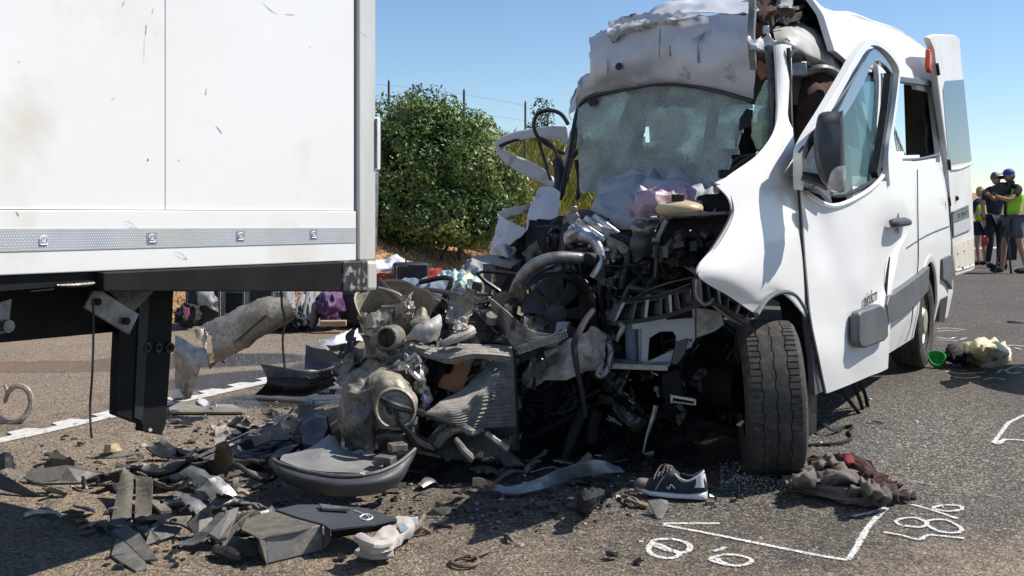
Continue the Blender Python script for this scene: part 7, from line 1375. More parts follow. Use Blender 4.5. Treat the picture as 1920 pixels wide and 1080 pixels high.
G('brown_fabric', 'cloth_brown', [DD([(1515, 860, .05), (1550, 852, .08), (1600, 860, .07), (1640, 880, .05)]), DD([(1520, 874, .05), (1570, 868, .09), (1620, 885, .08), (1660, 902, .04)]), DD([(1580, 886, .07), (1620, 896, .08), (1655, 908, .05), (1690, 920, .02)])], par=cl, nu=26, nv=20, amp=.012, fr=9, th=.004, seed=14, sharp=1.1, fine=.01, ragged=2, ridge=('v', 4, .018, 8), smooth_a=70)
G('brown_fabric', 'cloth_brown', [DD([(1610, 905, .06), (1640, 900, .08), (1680, 912, .05), (1712, 928, .01)]), DD([(1612, 922, .05), (1645, 918, .08), (1675, 925, .05), (1716, 932, .01)]), DD([(1625, 935, .02), (1650, 938, .03), (1680, 938, .02), (1712, 936, .0)])], par=cl, nu=20, nv=18, amp=.012, fr=10, th=.004, seed=15, sharp=1.1, fine=.01, ragged=1, ridge=('u', 5, .014, 8), smooth_a=70)
G('red_patch', 'cloth_red', [DD([(1580, 862, .10), (1592, 856, .12), (1606, 862, .10)]), DD([(1582, 872, .10), (1594, 868, .12), (1604, 872, .10)])], par=cl, nu=6, nv=6, amp=.02, fr=20, th=.005, seed=15, sharp=.6)
# straps and scraps by the wheel
mb = MB(); mb.tube([V(1598, 716, .1), V(1612, 750, .1), V(1622, 784, .1), V(1628, 778, .08), V(1622, 740, .1), V(1608, 712, .12)], .012, 6, 5, flat=.35); mb.tube([V(1576, 728, .1), V(1600, 762, .1), V(1622, 788, .08)], .014, 6, 4, flat=.35); mb.build('hanging_strap', 'cloth_black', label='black seat belt strap hanging in a loop under the front door', cat='strap')
mb = MB(); mb.tube(DD([(1530, 800, .02), (1545, 796, .05), (1560, 806, .03), (1580, 802, .02), (1598, 800, .03), (1590, 810, .01), (1596, 822, .01), (1570, 832, .01), (1508, 836, .005)]), .011, 6, 5, flat=.5); mb.build('loose_strap', 'cloth_black', label='black loose strap curled on the asphalt behind the front wheel', cat='strap')
mb = MB(); mb.tube(DD([(1626, 792, .006), (1640, 790, .01), (1655, 794, .006)]), .008, 6, 4, flat=.5); mb.build('small_scrap', 'plastic_black', label='tiny black scrap at the tip of the hanging strap', cat=WK)
mb = MB(); mb.box(D(1331, 943, .008), .035, .02, .018, rot('Z', 10)); mb.build('brown_stub', 'rust', label='small brown stub behind the heel of the sneaker', cat=WK, bev=.003)
mb = MB()
for i in range(7): a = rd.uniform(0, 6.28); q = D(1340, 932, .003); mb.add([q, q+Vector((math.cos(a)*.02, math.sin(a)*.02, .012)), q+Vector((math.cos(a+.5)*.022, math.sin(a+.5)*.022, .004))], [(0, 1, 2)])
mb.build('leaf_sprig', 'plastic_green', label='tiny green sprig beside the sneaker heel', cat='leaf', smooth=0)
mb = MB(); mb.plate(PP([(1380, 797, 4.6), (1392, 788, 4.6), (1396, 790, 4.6), (1388, 800, 4.6)]), .006); mb.build('yellow_chip', 'bag_cream', van, smooth=0)
# things behind the rear wheel
G1('cream_bag', 'bag_cream', 'crumpled cream plastic bag on the road right of the van', 'bag', [DD([(1815, 648, .10), (1835, 640, .2), (1865, 640, .18), (1888, 650, .08)]), DD([(1810, 660, .12), (1838, 652, .26), (1868, 652, .22), (1895, 664, .06)]), DD([(1812, 670, .0), (1845, 678, .04), (1870, 680, .02), (1896, 680, .0)])], nu=20, nv=16, amp=.035, fr=5, th=.005, seed=16, sharp=.8, fine=.006, ridge=('u', 4, .014, 6), sm=50)
mb = MB(); c = D(1756, 672, .07); mb.lathe([(.055, -.04), (.066, 0), (.056, .02), (.04, .0), (.02, -.03), (0, -.03)], c, Vector((-.3, -.8, .5)), 24, fun=lambda a, j, r_, h: (r_*(1+.08*math.sin(a*3)), h)); mb.build('green_bowl', 'plastic_green', label='green plastic bowl lying against the rear wheel', cat='bowl')
G1('dark_jumper', 'cloth_black', 'dark crumpled garment between the green bowl and the cream bag', 'clothes', [DD([(1768, 658, .08), (1785, 652, .12), (1805, 660, .08)]), DD([(1768, 672, .06), (1788, 668, .1), (1812, 668, .06)]), DD([(1768, 676, .0), (1790, 680, .02), (1835, 682, .0)])], nu=8, nv=8, amp=.04, fr=10, th=.005, seed=17, sharp=.8)
mb = MB(); mb.tube(DD([(1890, 603, .01), (1905, 604, .012), (1925, 604, .01)]), .02, 6, 3, flat=.4); mb.build('road_scrap', 'plastic_black', label='small dark scrap on the road below the camera operator', cat=WK)
# the rounded shadow at the right comes from the added car shape below
# rusty hook at the left edge
hk = MB(); hk.tube(PP([(8, 722, 5.75), (14, 735, 5.75), (10, 752, 5.75), (16, 735, 5.72), (30, 724, 5.72), (48, 728, 5.72), (58, 745, 5.72), (55, 768, 5.72), (38, 788, 5.7), (15, 793, 5.7), (-8, 780, 5.7)]), [.008, .012, .012, .014, .016, .017, .018, .018, .018, .016, .014], 8, 5); hk.build('rusty_hook', 'metal_tan', label='rusty curved tow hook standing on the shoulder at the left edge', cat='hook')
# ------------------------------------------------------------------ small crumbs and glass (beyond counting)
def crumbs(name, mat, zones, n, s0, s1, seed, flat=.5):
    q = random.Random(seed); vs = []; fs = []
    for i in range(n):
        x0, x1, y0, y1 = q.choice(zones); c = D(q.uniform(x0, x1), q.triangular(y0, y1), 0); s_ = q.uniform(s0, s1)*(q.random()**2*1.4+.5); o = len(vs); a = q.uniform(0, 6.28); h = s_*flat*q.uniform(.4, 1)
        for k in range(4):
            b_ = a+k*1.57+q.uniform(-.4, .4); r_ = s_*q.uniform(.5, 1); vs.append(c+Vector((math.cos(b_)*r_, math.sin(b_)*r_, .002)))
        for k in range(4): vs.append(c+(vs[o+k]-c)*.7+UP*h)
        fs += [(o, o+1, o+5, o+4), (o+1, o+2, o+6, o+5), (o+2, o+3, o+7, o+6), (o+3, o, o+4, o+7), (o+4, o+5, o+6, o+7)]
    me = bpy.data.meshes.new(name); me.from_pydata(vs, [], fs); me.materials.append(MATS[mat]); o = bpy.data.objects.new(name, me); COL.objects.link(o); o['kind'] = 'stuff'; return o
o = crumbs('glass_crumbs', 'glass_crumb', [(1530, 1760, 700, 880), (1480, 1680, 780, 900), (1350, 1500, 860, 930), (420, 690, 620, 700)], 4000, .0025, .005, 1, 1); o['label'] = 'crumbs of broken window glass on the asphalt'; o['category'] = 'broken glass'
o = crumbs('dark_crumbs', 'plastic_black', [(0, 700, 800, 960), (200, 520, 960, 1070), (700, 1250, 900, 1000), (250, 700, 760, 900), (1150, 1400, 860, 960)], 900, .006, .018, 2); o['label'] = 'small dark plastic crumbs on the asphalt'; o['category'] = 'debris'
o = crumbs('tan_crumbs', 'metal_tan', [(0, 700, 770, 960), (280, 620, 740, 830), (700, 1250, 900, 1050)], 420, .005, .016, 3); o['label'] = 'small tan splinters on the asphalt'; o['category'] = 'debris'
o = crumbs('pale_crumbs', 'white_crushed', [(250, 700, 740, 900), (980, 1300, 860, 950), (1400, 1800, 720, 980)], 130, .006, .014, 4); o['label'] = 'small pale splinters on the asphalt'; o['category'] = 'debris'
CHIPS = ['right of the hanging cable end', 'left of the hanging cable end', 'just right of the hanging guard foot', 'touching another dark chip right of the hanging guard', 'below the flat dirty scrap', 'below the black tray', 'between the black tray and the dark channel piece', 'in the open shoulder left of the grey channel piece', 'grey, at the tip of the long thin shard', 'dusty, beyond the tip of the long thin shard', 'in the trailer shadow at the far left', 'at the upper edge of the trailer shadow', 'tan, inside the trailer shadow', 'black, left of the chalk figure eight', 'black, touching the chalk figure eight', 'in the sun left of the black glove', 'rusty, left below the black glove', 'black, left of the crumpled white tube', 'on the far edge of the crumpled clothes', 'in the shadow of the grey channel piece']
# small separate shards that can be told apart
q = random.Random(77); k = 0
base = None
for (x, y, sz, mt) in [(152, 832, .03, 'rust'), (120, 820, .03, 'plastic_dusty'), (330, 790, .05, 'plastic_dusty'), (345, 796, .06, 'plastic_black'), (430, 786, .04, 'plastic_dusty'), (505, 772, .05, 'rust'), (520, 780, .04, 'metal_tan'), (360, 826, .04, 'plastic_dusty'), (252, 862, .05, 'plastic_grey'), (260, 855, .03, 'plastic_dusty'), (90, 950, .05, 'plastic_dusty'), (140, 962, .06, 'plastic_dusty'), (155, 975, .04, 'metal_tan'), (1148, 1042, .03, 'plastic_black'), (1198, 1052, .03, 'plastic_black'), (1028, 945, .03, 'plastic_dusty'), (1035, 958, .03, 'rust'), (640, 1045, .03, 'plastic_black'), (1560, 875, .02, 'rust'), (300, 900, .04, 'plastic_dusty')]:
    c = D(x, y, .012); mb = MB(); m = 6; a0_ = q.uniform(0, 6); pts = [c+Vector((math.cos(a0_+i)*sz*q.uniform(.4, 1), math.sin(a0_+i)*sz*q.uniform(.3, .9), q.uniform(-.008, .02))) for i in range(m)]
    mb.prism(pts, -UP*.005); mb.build('loose_chip', mt, label=('small loose chip '+CHIPS[k]), cat='debris chip', group='loose chips of wreckage on the road', smooth=0); k += 1
# ------------------------------------------------------------------ bags on the wreck
G1('pink_bag', 'bag_pink', 'pink and lilac plastic bag caught on top of the engine bay', 'bag', [PP([(1195, 352, 4.95), (1230, 345, 4.92), (1265, 340, 4.9), (1300, 358, 4.9)]), PP([(1186, 375, 4.85), (1225, 368, 4.78), (1265, 360, 4.78), (1298, 372, 4.85)]), PP([(1176, 408, 4.85), (1215, 408, 4.78), (1255, 400, 4.8), (1290, 398, 4.88)])], nu=12, nv=12, amp=.03, fr=9, th=.004, seed=18, sharp=1, sm=40)
# tan board box leaning at the far fender
tbx = thing('tan_lidded_box', 'dark open box with a tan lid leaning at the far fender', 'box', P(930, 560, 6.0))
mb = MB(); mb.plate(PP([(884, 479, 6.1), (930, 477, 6.1), (978, 488, 6.1), (960, 500, 5.8), (950, 499, 5.8), (900, 486, 5.9)]), .012); bd(mb, 'lid', 'metal_tan', tbx, bev=.002)
mb = MB(); mb.prism(PP([(922, 495, 5.95), (960, 500, 5.85), (975, 495, 5.9), (975, 556, 5.9), (930, 560, 5.9)]), Vector((0, .25, 0))); bd(mb, 'box_body', 'interior', tbx)
mb = MB(); mb.prism(PP([(922, 496, 5.93), (932, 497, 5.93), (938, 558, 5.9), (924, 556, 5.93)]), Vector((0, .02, 0))); bd(mb, 'side_board', 'metal_tan_dark', tbx)
mb = MB(); mb.prism(PP([(905, 495, 6.3), (922, 496, 6.3), (921, 552, 6.3), (908, 548, 6.3)]), Vector((0, .1, 0))); bd(mb, 'blue_post', 'denim', tbx)
# ------------------------------------------------------------------ luggage heap on the shoulder
YL = 10.2
def sbag(label, mat, x0, x1, y0, y1, Y, seed, cat='bag', name='travel_bag', sharp=.6, dep=.25, amp=.05):
    c = P((x0+x1)/2, (y0+y1)/2, Y); rx = (x1-x0)/2/F*Y; rz = (y1-y0)/2/F*Y; c.z = max(c.z, rz*.92+hill(c.x, c.y)) if c.z-rz < .02 else c.z
    mb = MB(); mb.blob(c, rx, dep, rz, .16, 3.2, seed, 4)
    t = thing(name, label, cat, Vector((c.x, c.y, max(0, c.z-rz)))); mb.build('body', mat, t, smooth=60)
    return t, c, rx, rz
def case(label, mat, x0, x1, y0, y1, Y, ang=0, tilt=0, dep=.26, name='suitcase'):
    c = P((x0+x1)/2, (y0+y1)/2, Y); w_ = (x1-x0)/F*Y; h = (y1-y0)/F*Y; M = rot('Z', ang)@rot('Y', tilt)
    t = thing(name, label, 'suitcase', Vector((c.x, c.y, c.z-h/2)))
    mb = MB(); mb.box(c, w_, dep, h, M); mb.build('shell', mat, t, bev=.035)
    mb = MB(); mb.box(c+M@Vector((0, -dep*.5-.004, 0)), w_*.8, .02, h*.8, M); mb.build('front_pocket', mat, t, bev=.02)
    mb = MB(); a = c+M@Vector((-w_*.12, 0, h/2)); b_ = c+M@Vector((w_*.12, 0, h/2)); mb.tube([a, a+UP*.03, b_+UP*.03, b_], .009, 6, 4); mb.build('handle', 'plastic_black', t)
    mb = MB()
    for s in (-1, 1): mb.tube([c+M@Vector((s*w_*.43, -dep*.51, -h*.42)), c+M@Vector((s*w_*.43, -dep*.51, h*.42))], .005, 5, 1)
    mb.build('zip', 'zip_grey', t)
    mb = MB()
    for s in (-1, 1): q_ = c+M@Vector((s*w_*.38, -.05, -h/2)); mb.cyl(q_+Vector((-.015, 0, 0)), q_+Vector((.015, 0, 0)), .025, 10)
    mb.build('wheel', 'rubber', t)
    return t
case('black suitcase with a grey front and pale handle on top of the luggage heap', 'suitcase_black', 737, 802, 492, 545, 10.4, 12)
mb = MB(); mb.box(P(783, 515, 10.2), .2, .03, .20); q1 = mb.build('suitcase_pocket', 'cloth_charcoal', label='charcoal pocket panel on the black suitcase at the top of the heap', cat='pocket panel', bev=.01)
q1.parent = None
case('black suitcase standing under the truck corner', 'suitcase_black', 640, 690, 540, 612, 10.2, -6)
case('taupe suitcase standing right of the truck buffer', 'suitcase_taupe', 688, 724, 545, 606, 10.1, 4)
case('large black suitcase at the left of the heap under the trailer', 'suitcase_black', 352, 420, 530, 612, 10.4, 8)
case('dark upright suitcase left of the torn rail', 'cloth_navy', 425, 470, 538, 608, 10.7, -5)
case('slate suitcase behind the torn rail', 'cloth_charcoal', 470, 520, 535, 606, 10.8, 3)
case('grey holdall case behind the middle of the torn rail', 'cloth_lightgrey', 508, 548, 538, 600, 10.9, -8)
sbag('purple crumpled rucksack in the luggage heap', 'cloth_purple', 596, 646, 540, 610, 10.0, 3, 'rucksack', 'rucksack')
sbag('pale grey bag beside the purple rucksack', 'cloth_lightgrey', 566, 600, 540, 616, 10.0, 4)
sbag('black bag with a pink tag at the left of the heap', 'cloth_black', 332, 372, 570, 612, 10.1, 5)
mb = MB(); mb.plate(PP([(346, 577, 9.8), (354, 578, 9.8), (355, 590, 9.8), (350, 597, 9.8), (346, 588, 9.8)]), .01); mb.build('luggage_tag', 'plastic_pink', label='bright pink luggage tag on the black bag under the trailer', cat='tag')
G1('grey_jacket', 'cloth_lightgrey', 'grey jacket draped over the dark bags under the trailer', 'jacket', [PP([(366, 540, 10.1), (382, 538, 10.1), (400, 542, 10.1)]), PP([(370, 560, 10.0), (386, 562, 9.95), (404, 566, 10.0)]), PP([(378, 572, 10.0), (392, 578, 9.95), (408, 586, 10.0)])], nu=8, nv=8, amp=.06, fr=8, th=.01, seed=20, sharp=.8)
sbag('low dark bag at the foot of the grey bag', 'cloth_charcoal', 505, 560, 585, 618, 9.9, 6)
sbag('navy sports bag at the right of the torn rail', 'cloth_navy', 545, 585, 575, 616, 9.9, 7)
mb = MB(); mb.tube(PP([(555, 590, 9.7), (560, 560, 9.7), (575, 545, 9.75), (570, 590, 9.7)]), .012, 6, 5); mb.build('bag_strap', 'zip_grey', label='pale strap looped over the navy sports bag', cat='strap')
mb = MB(); mb.box(P(625, 606, 9.7), .24, .1, .05, rot('Z', 5)); mb.build('cardboard_box', 'cardboard', label='small flat cardboard box at the foot of the purple rucksack', cat='box', bev=.004)
G1('white_bag', 'bag_white', 'white plastic sheet on top of the heap beside the truck buffer', 'bag', [PP([(708, 490, 10.7), (735, 484, 10.7), (768, 486, 10.7)]), PP([(706, 505, 10.5), (735, 498, 10.5), (762, 498, 10.5)]), PP([(722, 512, 10.5), (740, 508, 10.5), (750, 506, 10.5)])], nu=8, nv=8, amp=.05, fr=6, th=.006, seed=22, sharp=.6)
mb = MB(); mb.box(P(722, 522, 10.6), .16, .2, .10, rot('Y', 4)); mb.build('red_box', 'plastic_red', label='red box below the white sheet beside the truck buffer', cat='box', bev=.015)
G1('red_bag', 'plastic_red', 'red bag peeking out right of the black suitcase', 'bag', [PP([(802, 505, 10.5), (815, 502, 10.5), (828, 508, 10.5)]), PP([(802, 522, 10.4), (815, 520, 10.4), (822, 522, 10.4)])], nu=6, nv=6, amp=.05, fr=8, th=.006, seed=23, sharp=.5)
G1('denim_jacket', 'denim', 'blue grey denim clothes heaped before the black suitcase', 'clothes', [PP([(742, 528, 10.0), (790, 518, 10.0), (835, 528, 9.9), (856, 540, 9.9)]), PP([(738, 545, 9.8), (785, 535, 9.75), (830, 545, 9.7), (862, 552, 9.8)]), PP([(742, 562, 9.8), (790, 565, 9.7), (830, 566, 9.7), (866, 572, 9.8)])], nu=14, nv=10, amp=.06, fr=6, th=.01, seed=24, sharp=.9, sm=60)
G1('printed_bag', 'bag_print', 'blue yellow and white printed plastic bag on the heap', 'bag', [PP([(820, 516, 10.2), (845, 510, 10.2), (870, 508, 10.2), (895, 520, 10.1)]), PP([(828, 528, 10.0), (850, 522, 9.95), (872, 520, 9.95), (900, 530, 10.0)]), PP([(835, 545, 9.9), (855, 540, 9.85), (875, 542, 9.85), (896, 545, 9.9)])], nu=12, nv=9, amp=.05, fr=8, th=.006, seed=25, sharp=.9)
G1('grey_bag', 'cloth_lightgrey', 'grey blue plastic bag at the top right of the heap', 'bag', [PP([(862, 500, 10.5), (885, 488, 10.5), (915, 492, 10.5)]), PP([(866, 515, 10.3), (888, 508, 10.25), (912, 512, 10.3)]), PP([(880, 530, 10.2), (895, 526, 10.2), (912, 532, 10.2)])], nu=10, nv=8, amp=.06, fr=7, th=.006, seed=26, sharp=.9)
sbag('dark blue bag at the right foot of the heap', 'cloth_navy', 838, 885, 540, 580, 9.8, 8)
mb = MB(); mb.box(P(893, 545, 9.6), .10, .08, .16, rot('Y', 14)); t_ = mb.build('striped_pouch', 'cloth_charcoal', label='charcoal pouch with pale stripes at the right of the heap', cat='pouch', bev=.01)
mb = MB()
for x in (880, 904): mb.tube([P(x, 530, 9.54), P(x+5, 562, 9.54)], .006, 5, 1)
t2 = mb.build('stripe', 'zip_grey', t_)
sbag('black bag filling the foot of the heap behind the wreck', 'cloth_black', 735, 840, 552, 606, 10.0, 9, dep=.2)
# ------------------------------------------------------------------ people
def skinmesh(name, chain, mat, parent, sub=2, kind=None):
    """chain: dict of joints name->(pos, radius), list of edges; grown into one continuous surface"""
    J, E_ = chain; idx = {k: i for i, k in enumerate(J)}; org = Vector(parent['_o']); root = list(J)[0]
    me = bpy.data.meshes.new(name); me.from_pydata([Vector(J[k][0])-org for k in J], [(idx[a], idx[b_]) for a, b_ in E_], [])
    o = bpy.data.objects.new(name, me); COL.objects.link(o); o.parent = parent
    sm_ = o.modifiers.new('skin', 'SKIN'); 
    if not me.skin_vertices: return o
    for i, k in enumerate(J):
        r_ = J[k][1]; r_ = r_ if isinstance(r_, tuple) else (r_, r_); me.skin_vertices[0].data[i].radius = r_; me.skin_vertices[0].data[i].use_root = (i == 0)
    sm_.use_smooth_shade = True; sb_ = o.modifiers.new('sub', 'SUBSURF'); sb_.levels = sub; sb_.render_levels = sub; me.materials.append(MATS[mat]); return o
def person(label, px, py, hgt, face, pose, cloth):
    """px,py: feet in the photo; face: unit direction the figure looks; pose: arm targets"""
    b0 = D(px, py); f_ = Vector(face).normalized(); s_ = f_.cross(UP)*1.0; s_.normalize(); k = hgt/1.75
    def q(side, fwd, z): return b0+s_*side*k+f_*fwd*k+UP*z*k
    t = thing('person', label, 'person', b0)
    st = pose.get('stance', .14)
    J = {'pelvis': (q(0, 0, .95), (.135*k, .10*k)), 'waist': (q(0, .01, 1.1), (.125*k, .095*k)), 'chest': (q(0, .02, 1.3), (.15*k, .105*k)), 'neckb': (q(0, .01, 1.46), .065*k), 'neck': (q(0, .03, 1.53), .052*k)}
    E_ = [('pelvis', 'waist'), ('waist', 'chest'), ('chest', 'neckb'), ('neckb', 'neck')]
    hands = []
    for n_, sg in (('l', -1), ('r', 1)):
        fx_ = pose.get('foot'+n_, 0)
        J['hip'+n_] = (q(sg*.09, 0, .9), .085*k); J['knee'+n_] = (q(sg*(.07+st/2), .03+fx_*.5, .50), .055*k); J['ankle'+n_] = (q(sg*(.05+st), fx_-.02, .09), .036*k); J['toe'+n_] = (q(sg*(.06+st), fx_+.14, .035), (.036*k, .03*k))
        E_ += [('pelvis', 'hip'+n_), ('hip'+n_, 'knee'+n_), ('knee'+n_, 'ankle'+n_), ('ankle'+n_, 'toe'+n_)]
        el, ha = pose[n_]
        J['sho'+n_] = (q(sg*.17, 0, 1.40), .055*k); J['elb'+n_] = (q(*el), .040*k); J['wri'+n_] = (q(*ha), .027*k)
        E_ += [('chest', 'sho'+n_), ('sho'+n_, 'elb'+n_), ('elb'+n_, 'wri'+n_)]
        hands.append((q(*el), q(*ha), sg))
    JB = {a: (v[0], tuple(x*.84 for x in (v[1] if isinstance(v[1], tuple) else (v[1],)*2)) if a in ('pelvis', 'waist', 'chest', 'hipl', 'hipr') else v[1]) for a, v in J.items()}
    body = skinmesh('body', (JB, E_), cloth['body'], t)
    # head with face
    hc = q(0, .05+pose.get('lean', 0), 1.64); mb = MB(); Mh = Matrix((s_, f_, UP)).transposed()
    mb.blob(hc, .072*k, .088*k, .112*k, .03, 2, 1, 3, Mh); mb.blob(hc+(f_*.085-UP*.01)*k, .013*k, .018*k, .022*k, 0, 1, 1, 2, Mh)
    for sg in (-1, 1): mb.blob(hc+s_*.074*sg*k-UP*.005*k, .012*k, .02*k, .03*k, 0, 1, 1, 2, Mh)
    mb.blob(hc+(f_*.075-UP*.055)*k, .028*k, .012*k, .008*k, 0, 1, 1, 1, Mh); hd_ = mb.build('head', 'skin', t, smooth=80)
    mb = MB()
    for sg in (-1, 1): mb.blob(hc+(s_*.028*sg+f_*.078+UP*.015)*k, .010*k, .008*k, .006*k, 0, 1, 1, 1, Mh)
    mb.build('eyes', 'print_dark', hd_)
    mb = MB()
    if cloth.get('cap'):
        mb.blob(hc+UP*.045*k, .085*k, .098*k, .075*k, 0, 1, 1, 3, Mh); mb.box(hc+(f_*.12+UP*.03)*k, .12*k, .09*k, .012*k, Mh@rot('X', -8)); mb.build('cap', 'cap_blue', t)
        mb = MB(); mb.blob(hc-f_*.025*k-UP*.01*k, .077*k, .075*k, .085*k, .06, 5, 2, 3, Mh); mb.build('hair', 'hair_grey', hd_)
    else:
        mb.blob(hc+UP*.03*k-f_*.022*k, .083*k*cloth.get('hs', 1), .085*k*cloth.get('hs', 1), .098*k*cloth.get('hs', 1), .07, 5, 3, 3, Mh); mb.build('hair', cloth['hair'], hd_)
    # hands: palm, four unequal fingers, thumb at the side
    for (e_, w_, sg) in hands:
        mb = MB()
        d_ = (w_-e_).normalized(); x_, z_ = basis(d_); mb.blob(w_+d_*.05*k, .04*k, .014*k, .05*k, 0, 1, 1, 2, Matrix((x_, z_, d_)).transposed())
        for i, l_ in enumerate((.062, .075, .07, .055)):
            a_ = w_+d_*.085*k+x_*(i-1.5)*.02*k; mb.tube([a_, a_+d_*l_*.5*k-z_*.008*k, a_+d_*l_*.85*k-z_*.03*k], [.009*k, .008*k, .006*k], 6, 3)
        a_ = w_+d_*.03*k-x_*.035*k*sg; mb.tube([a_, a_+d_*.03*k-x_*.022*k*sg, a_+d_*.055*k-x_*.03*k*sg-z_*.01*k], [.011*k, .010*k, .007*k], 6, 3)
        mb.build('hand', 'skin', t, smooth=70)
    def sub(keys, edges, mat, grow, nm, mod=None):
        JJ = {a: (J[a][0], tuple(v*grow+.006 for v in (J[a][1] if isinstance(J[a][1], tuple) else (J[a][1],)*2))) for a in keys}
        if mod: mod(JJ)
        return skinmesh(nm, (JJ, edges), mat, t)
    def cutlow(JJ):
        for n_ in 'lr': JJ['knee'+n_] = (J['knee'+n_][0].lerp(J['hip'+n_][0], cloth.get('short', .25)), tuple(v*cloth.get('wide', 1.55) for v in (J['knee'+n_][1],)*2))
    for part in cloth['parts']:
        if part[0] == 'vest': sub(['chest', 'waist', 'neckb', 'shol', 'shor', 'pelvis'], [('chest', 'waist'), ('chest', 'neckb'), ('chest', 'shol'), ('chest', 'shor'), ('waist', 'pelvis')], part[1], 1.12, 'vest', lambda JJ: JJ.update({'pelvis': (J['pelvis'][0]+UP*.0, (.165*k, .13*k)), 'neckb': (J['neckb'][0]-UP*.03*k, (.075*k, .075*k))}))
        if part[0] == 'shorts': sub(['pelvis', 'hipl', 'hipr', 'kneel', 'kneer'], [('pelvis', 'hipl'), ('pelvis', 'hipr'), ('hipl', 'kneel'), ('hipr', 'kneer')], part[1], 1.1, 'shorts', cutlow)
        if part[0] == 'trousers': sub(['pelvis', 'hipl', 'hipr', 'kneel', 'kneer', 'anklel', 'ankler'], [('pelvis', 'hipl'), ('pelvis', 'hipr'), ('hipl', 'kneel'), ('hipr', 'kneer'), ('kneel', 'anklel'), ('kneer', 'ankler')], part[1], 1.12, 'trousers')
        if part[0] == 'sleeves': sub(['neckb', 'shol', 'shor', 'elbl', 'elbr'], [('neckb', 'shol'), ('neckb', 'shor'), ('shol', 'elbl'), ('shor', 'elbr')], part[1], 1.14, 'sleeves', lambda JJ: [JJ.update({'elb'+n_: (J['elb'+n_][0].lerp(J['sho'+n_][0], part[2]), (.052*k, .052*k))}) for n_ in 'lr'])
        if part[0] == 'shoes':
            for n_ in 'lr': mb = MB(); c_ = J['toe'+n_][0].lerp(J['ankle'+n_][0], .4); mb.blob(Vector((c_.x, c_.y, .045*k)), .048*k, .13*k, .045*k, 0, 1, 1, 3, Matrix((s_, f_, UP)).transposed()); mb.build('shoe', part[1], t)
        if part[0] == 'band': mb = MB(); cz = J['chest'][0].lerp(J['waist'][0], part[2]); mb.lathe([(1, -.03*k), (1.02, 0), (1, .03*k)], cz, UP, 28, fun=lambda a, j, r_, h: (.001, h)); mb.v = [cz+s_*math.cos(2*math.pi*(i//3)/28)*.182*k+f_*math.sin(2*math.pi*(i//3)/28)*.14*k+UP*((i % 3)-1)*.028*k for i in range(len(mb.v))]; mb.build('reflective_band', part[1], t)
    return t, q, J
FP = (-.45, -.35, 0)
person('small figure with short blond hair, yellow safety vest and dark shorts', 1840, 497, 1.52, (-.3, .95, 0), {'l': ((-.25, .02, 1.15), (-.2, .12, .92)), 'r': ((.28, .0, 1.15), (.22, .15, .98)), 'stance': .04}, {'body': 'skin', 'hair': 'hair_blond', 'hs': 1.12, 'short': .35, 'parts': [('vest', 'hi_vis_yellow'), ('sleeves', 'cloth_navy', .1), ('shorts', 'cloth_navy'), ('shoes', 'cloth_black'), ('band', 'reflective', .6)]})
mb = MB(); mb.blob(P(1847, 452, 18.3), .055, .04, .085, .2, 4, 4, 3); mb.build('red_pouch', 'plastic_red', label='red pouch hanging beside the blond figure', cat='pouch')
person('grey haired man in dark navy clothes standing behind the blond figure', 1864, 502, 1.78, (.25, -.97, 0), {'l': ((-.26, .05, 1.18), (-.08, .16, 1.40)), 'r': ((.27, .02, 1.16), (.26, .06, .90)), 'stance': .07}, {'body': 'skin', 'hair': 'hair_grey', 'parts': [('vest', 'cloth_navy'), ('sleeves', 'cloth_navy', .2), ('trousers', 'cloth_black'), ('shoes', 'cloth_black')]})
pt, q, J = person('camera operator in a blue cap, bright yellow green vest and grey shorts', 1901, 512, 1.80, (-.97, -.1, 0), {'l': ((-.24, .22, 1.22), (-.12, .42, 1.30)), 'r': ((.26, .20, 1.24), (.10, .44, 1.36)), 'stance': .09, 'footl': -.12, 'footr': .14, 'lean': .04}, {'body': 'skin', 'hair': 'hair_grey', 'cap': 1, 'short': .15, 'wide': 1.7, 'parts': [('vest', 'hi_vis'), ('sleeves', 'cloth_black', .35), ('shorts', 'shorts_grey'), ('shoes', 'cloth_black')]})
tp_ = thing('video_camera_tripod', 'black tripod standing before the camera operator', 'tripod', D(1884, 511)); cb = P(1884, 372, 18.1)
hub = P(1885, 400, 18.2)
for dx, dy in ((-18, 4), (12, 5), (2, -6)): mb = MB(); mb.tube([hub, D(1884+dx, 510+dy*.6)], .018, 6, 1); mb.build('leg', 'camera_black', tp_)
mb = MB(); mb.cyl(hub-UP*.55, cb, .024, 10); mb.build('centre_column', 'camera_black', tp_)
mb = MB(); mb.tube([hub+UP*.2, hub+Vector((.18, -.1, .05))], .012, 6, 1); mb.build('pan_handle', 'camera_black', tp_)
vc = thing('video_camera', 'black shoulder video camera held at the eye of the operator', 'video camera', cb)
mb = MB(); mb.box(cb+UP*.17, .26, .16, .22); mb.build('body', 'camera_black', vc, bev=.02)
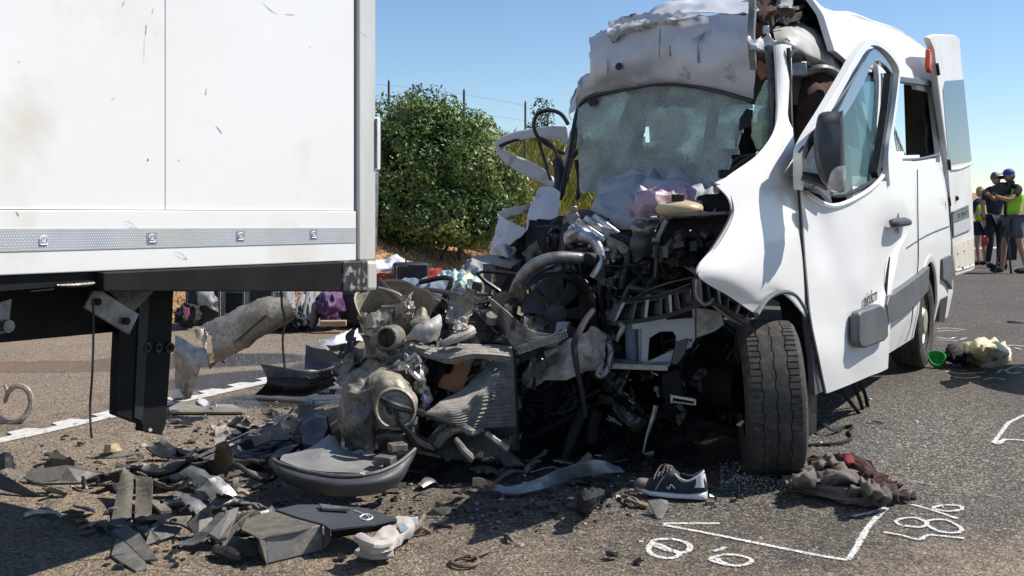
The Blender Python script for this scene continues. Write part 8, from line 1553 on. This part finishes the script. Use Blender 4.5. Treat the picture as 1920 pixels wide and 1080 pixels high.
mb = MB(); mb.cyl(cb+Vector((-.10, -.03, .17)), cb+Vector((-.17, -.10, .17)), .055, 16); mb.cyl(cb+Vector((-.17, -.10, .17)), cb+Vector((-.20, -.15, .17)), .075, 16); mb.build('lens', 'camera_black', vc)
mb = MB(); mb.tube([cb+Vector((-.1, 0, .27)), cb+Vector((-.08, 0, .34)), cb+Vector((.1, 0, .34)), cb+Vector((.14, 0, .27))], .014, 6, 4); mb.box(cb+Vector((.05, -.1, .27)), .12, .06, .07); mb.cyl(cb+Vector((-.2, -.03, .36)), cb+Vector((.02, -.03, .38)), .022, 10); mb.build('top_handle', 'camera_black', vc)
# dark bag behind the operator
mb = MB(); mb.prism(PP([(1888, 440, 19.5), (1903, 438, 19.5), (1909, 462, 19.5), (1907, 488, 19.5), (1886, 488, 19.5)]), Vector((0, .2, 0))); mb.build('black_case', 'cloth_black', label='tall black case standing behind the camera operator', cat='case', bev=.02)
# unseen car shape added right of frame to cast the rounded road shadow
car = thing('shadow_caster_car', 'grey car shape added beyond the right edge to cast a shadow', 'car', Vector((6.2, 7.1, 0)))
mb = MB(); sec = [(0, .30), (.0, .75), (.04, .97), (.12, 1.05), (1.15, 1.12), (1.7, 1.55), (2.2, 1.62), (3.1, 1.58), (3.7, 1.1), (4.1, 1.0), (4.15, .35)]
mb.grid([[Vector((3.98+a+(.25 if abs(y_) > .6 else 0)*(1 if a < .6 else 0), 7.1+y_*(1 if h_ < 1 else .82), h_*(1 if abs(y_) < .7 else .97))) for a, h_ in sec] for y_ in (-.78, -.7, -.3, .3, .7, .78)], 4, 4, th=.01)
for s_ in (-1, 1): mb.prism([Vector((3.98+a+(.25 if a < .6 else 0), 7.1+s_*.76*(1 if h_ < 1 else .84), h_*.965)) for a, h_ in sec], Vector((0, -s_*.03, 0)))
mb.build('body', 'trim_grey', car)
for a in (.95, 3.35):
    for s_ in (-1, 1): mb = MB(); mb.cyl(Vector((3.98+a, 7.1+s_*.62, .31)), Vector((3.98+a, 7.1+s_*.80, .31)), .31, 28); mb.build('wheel', 'tyre_rubber', car, bev=.02)
for o in list(COL.objects):
    if '_o' in o: del o['_o']
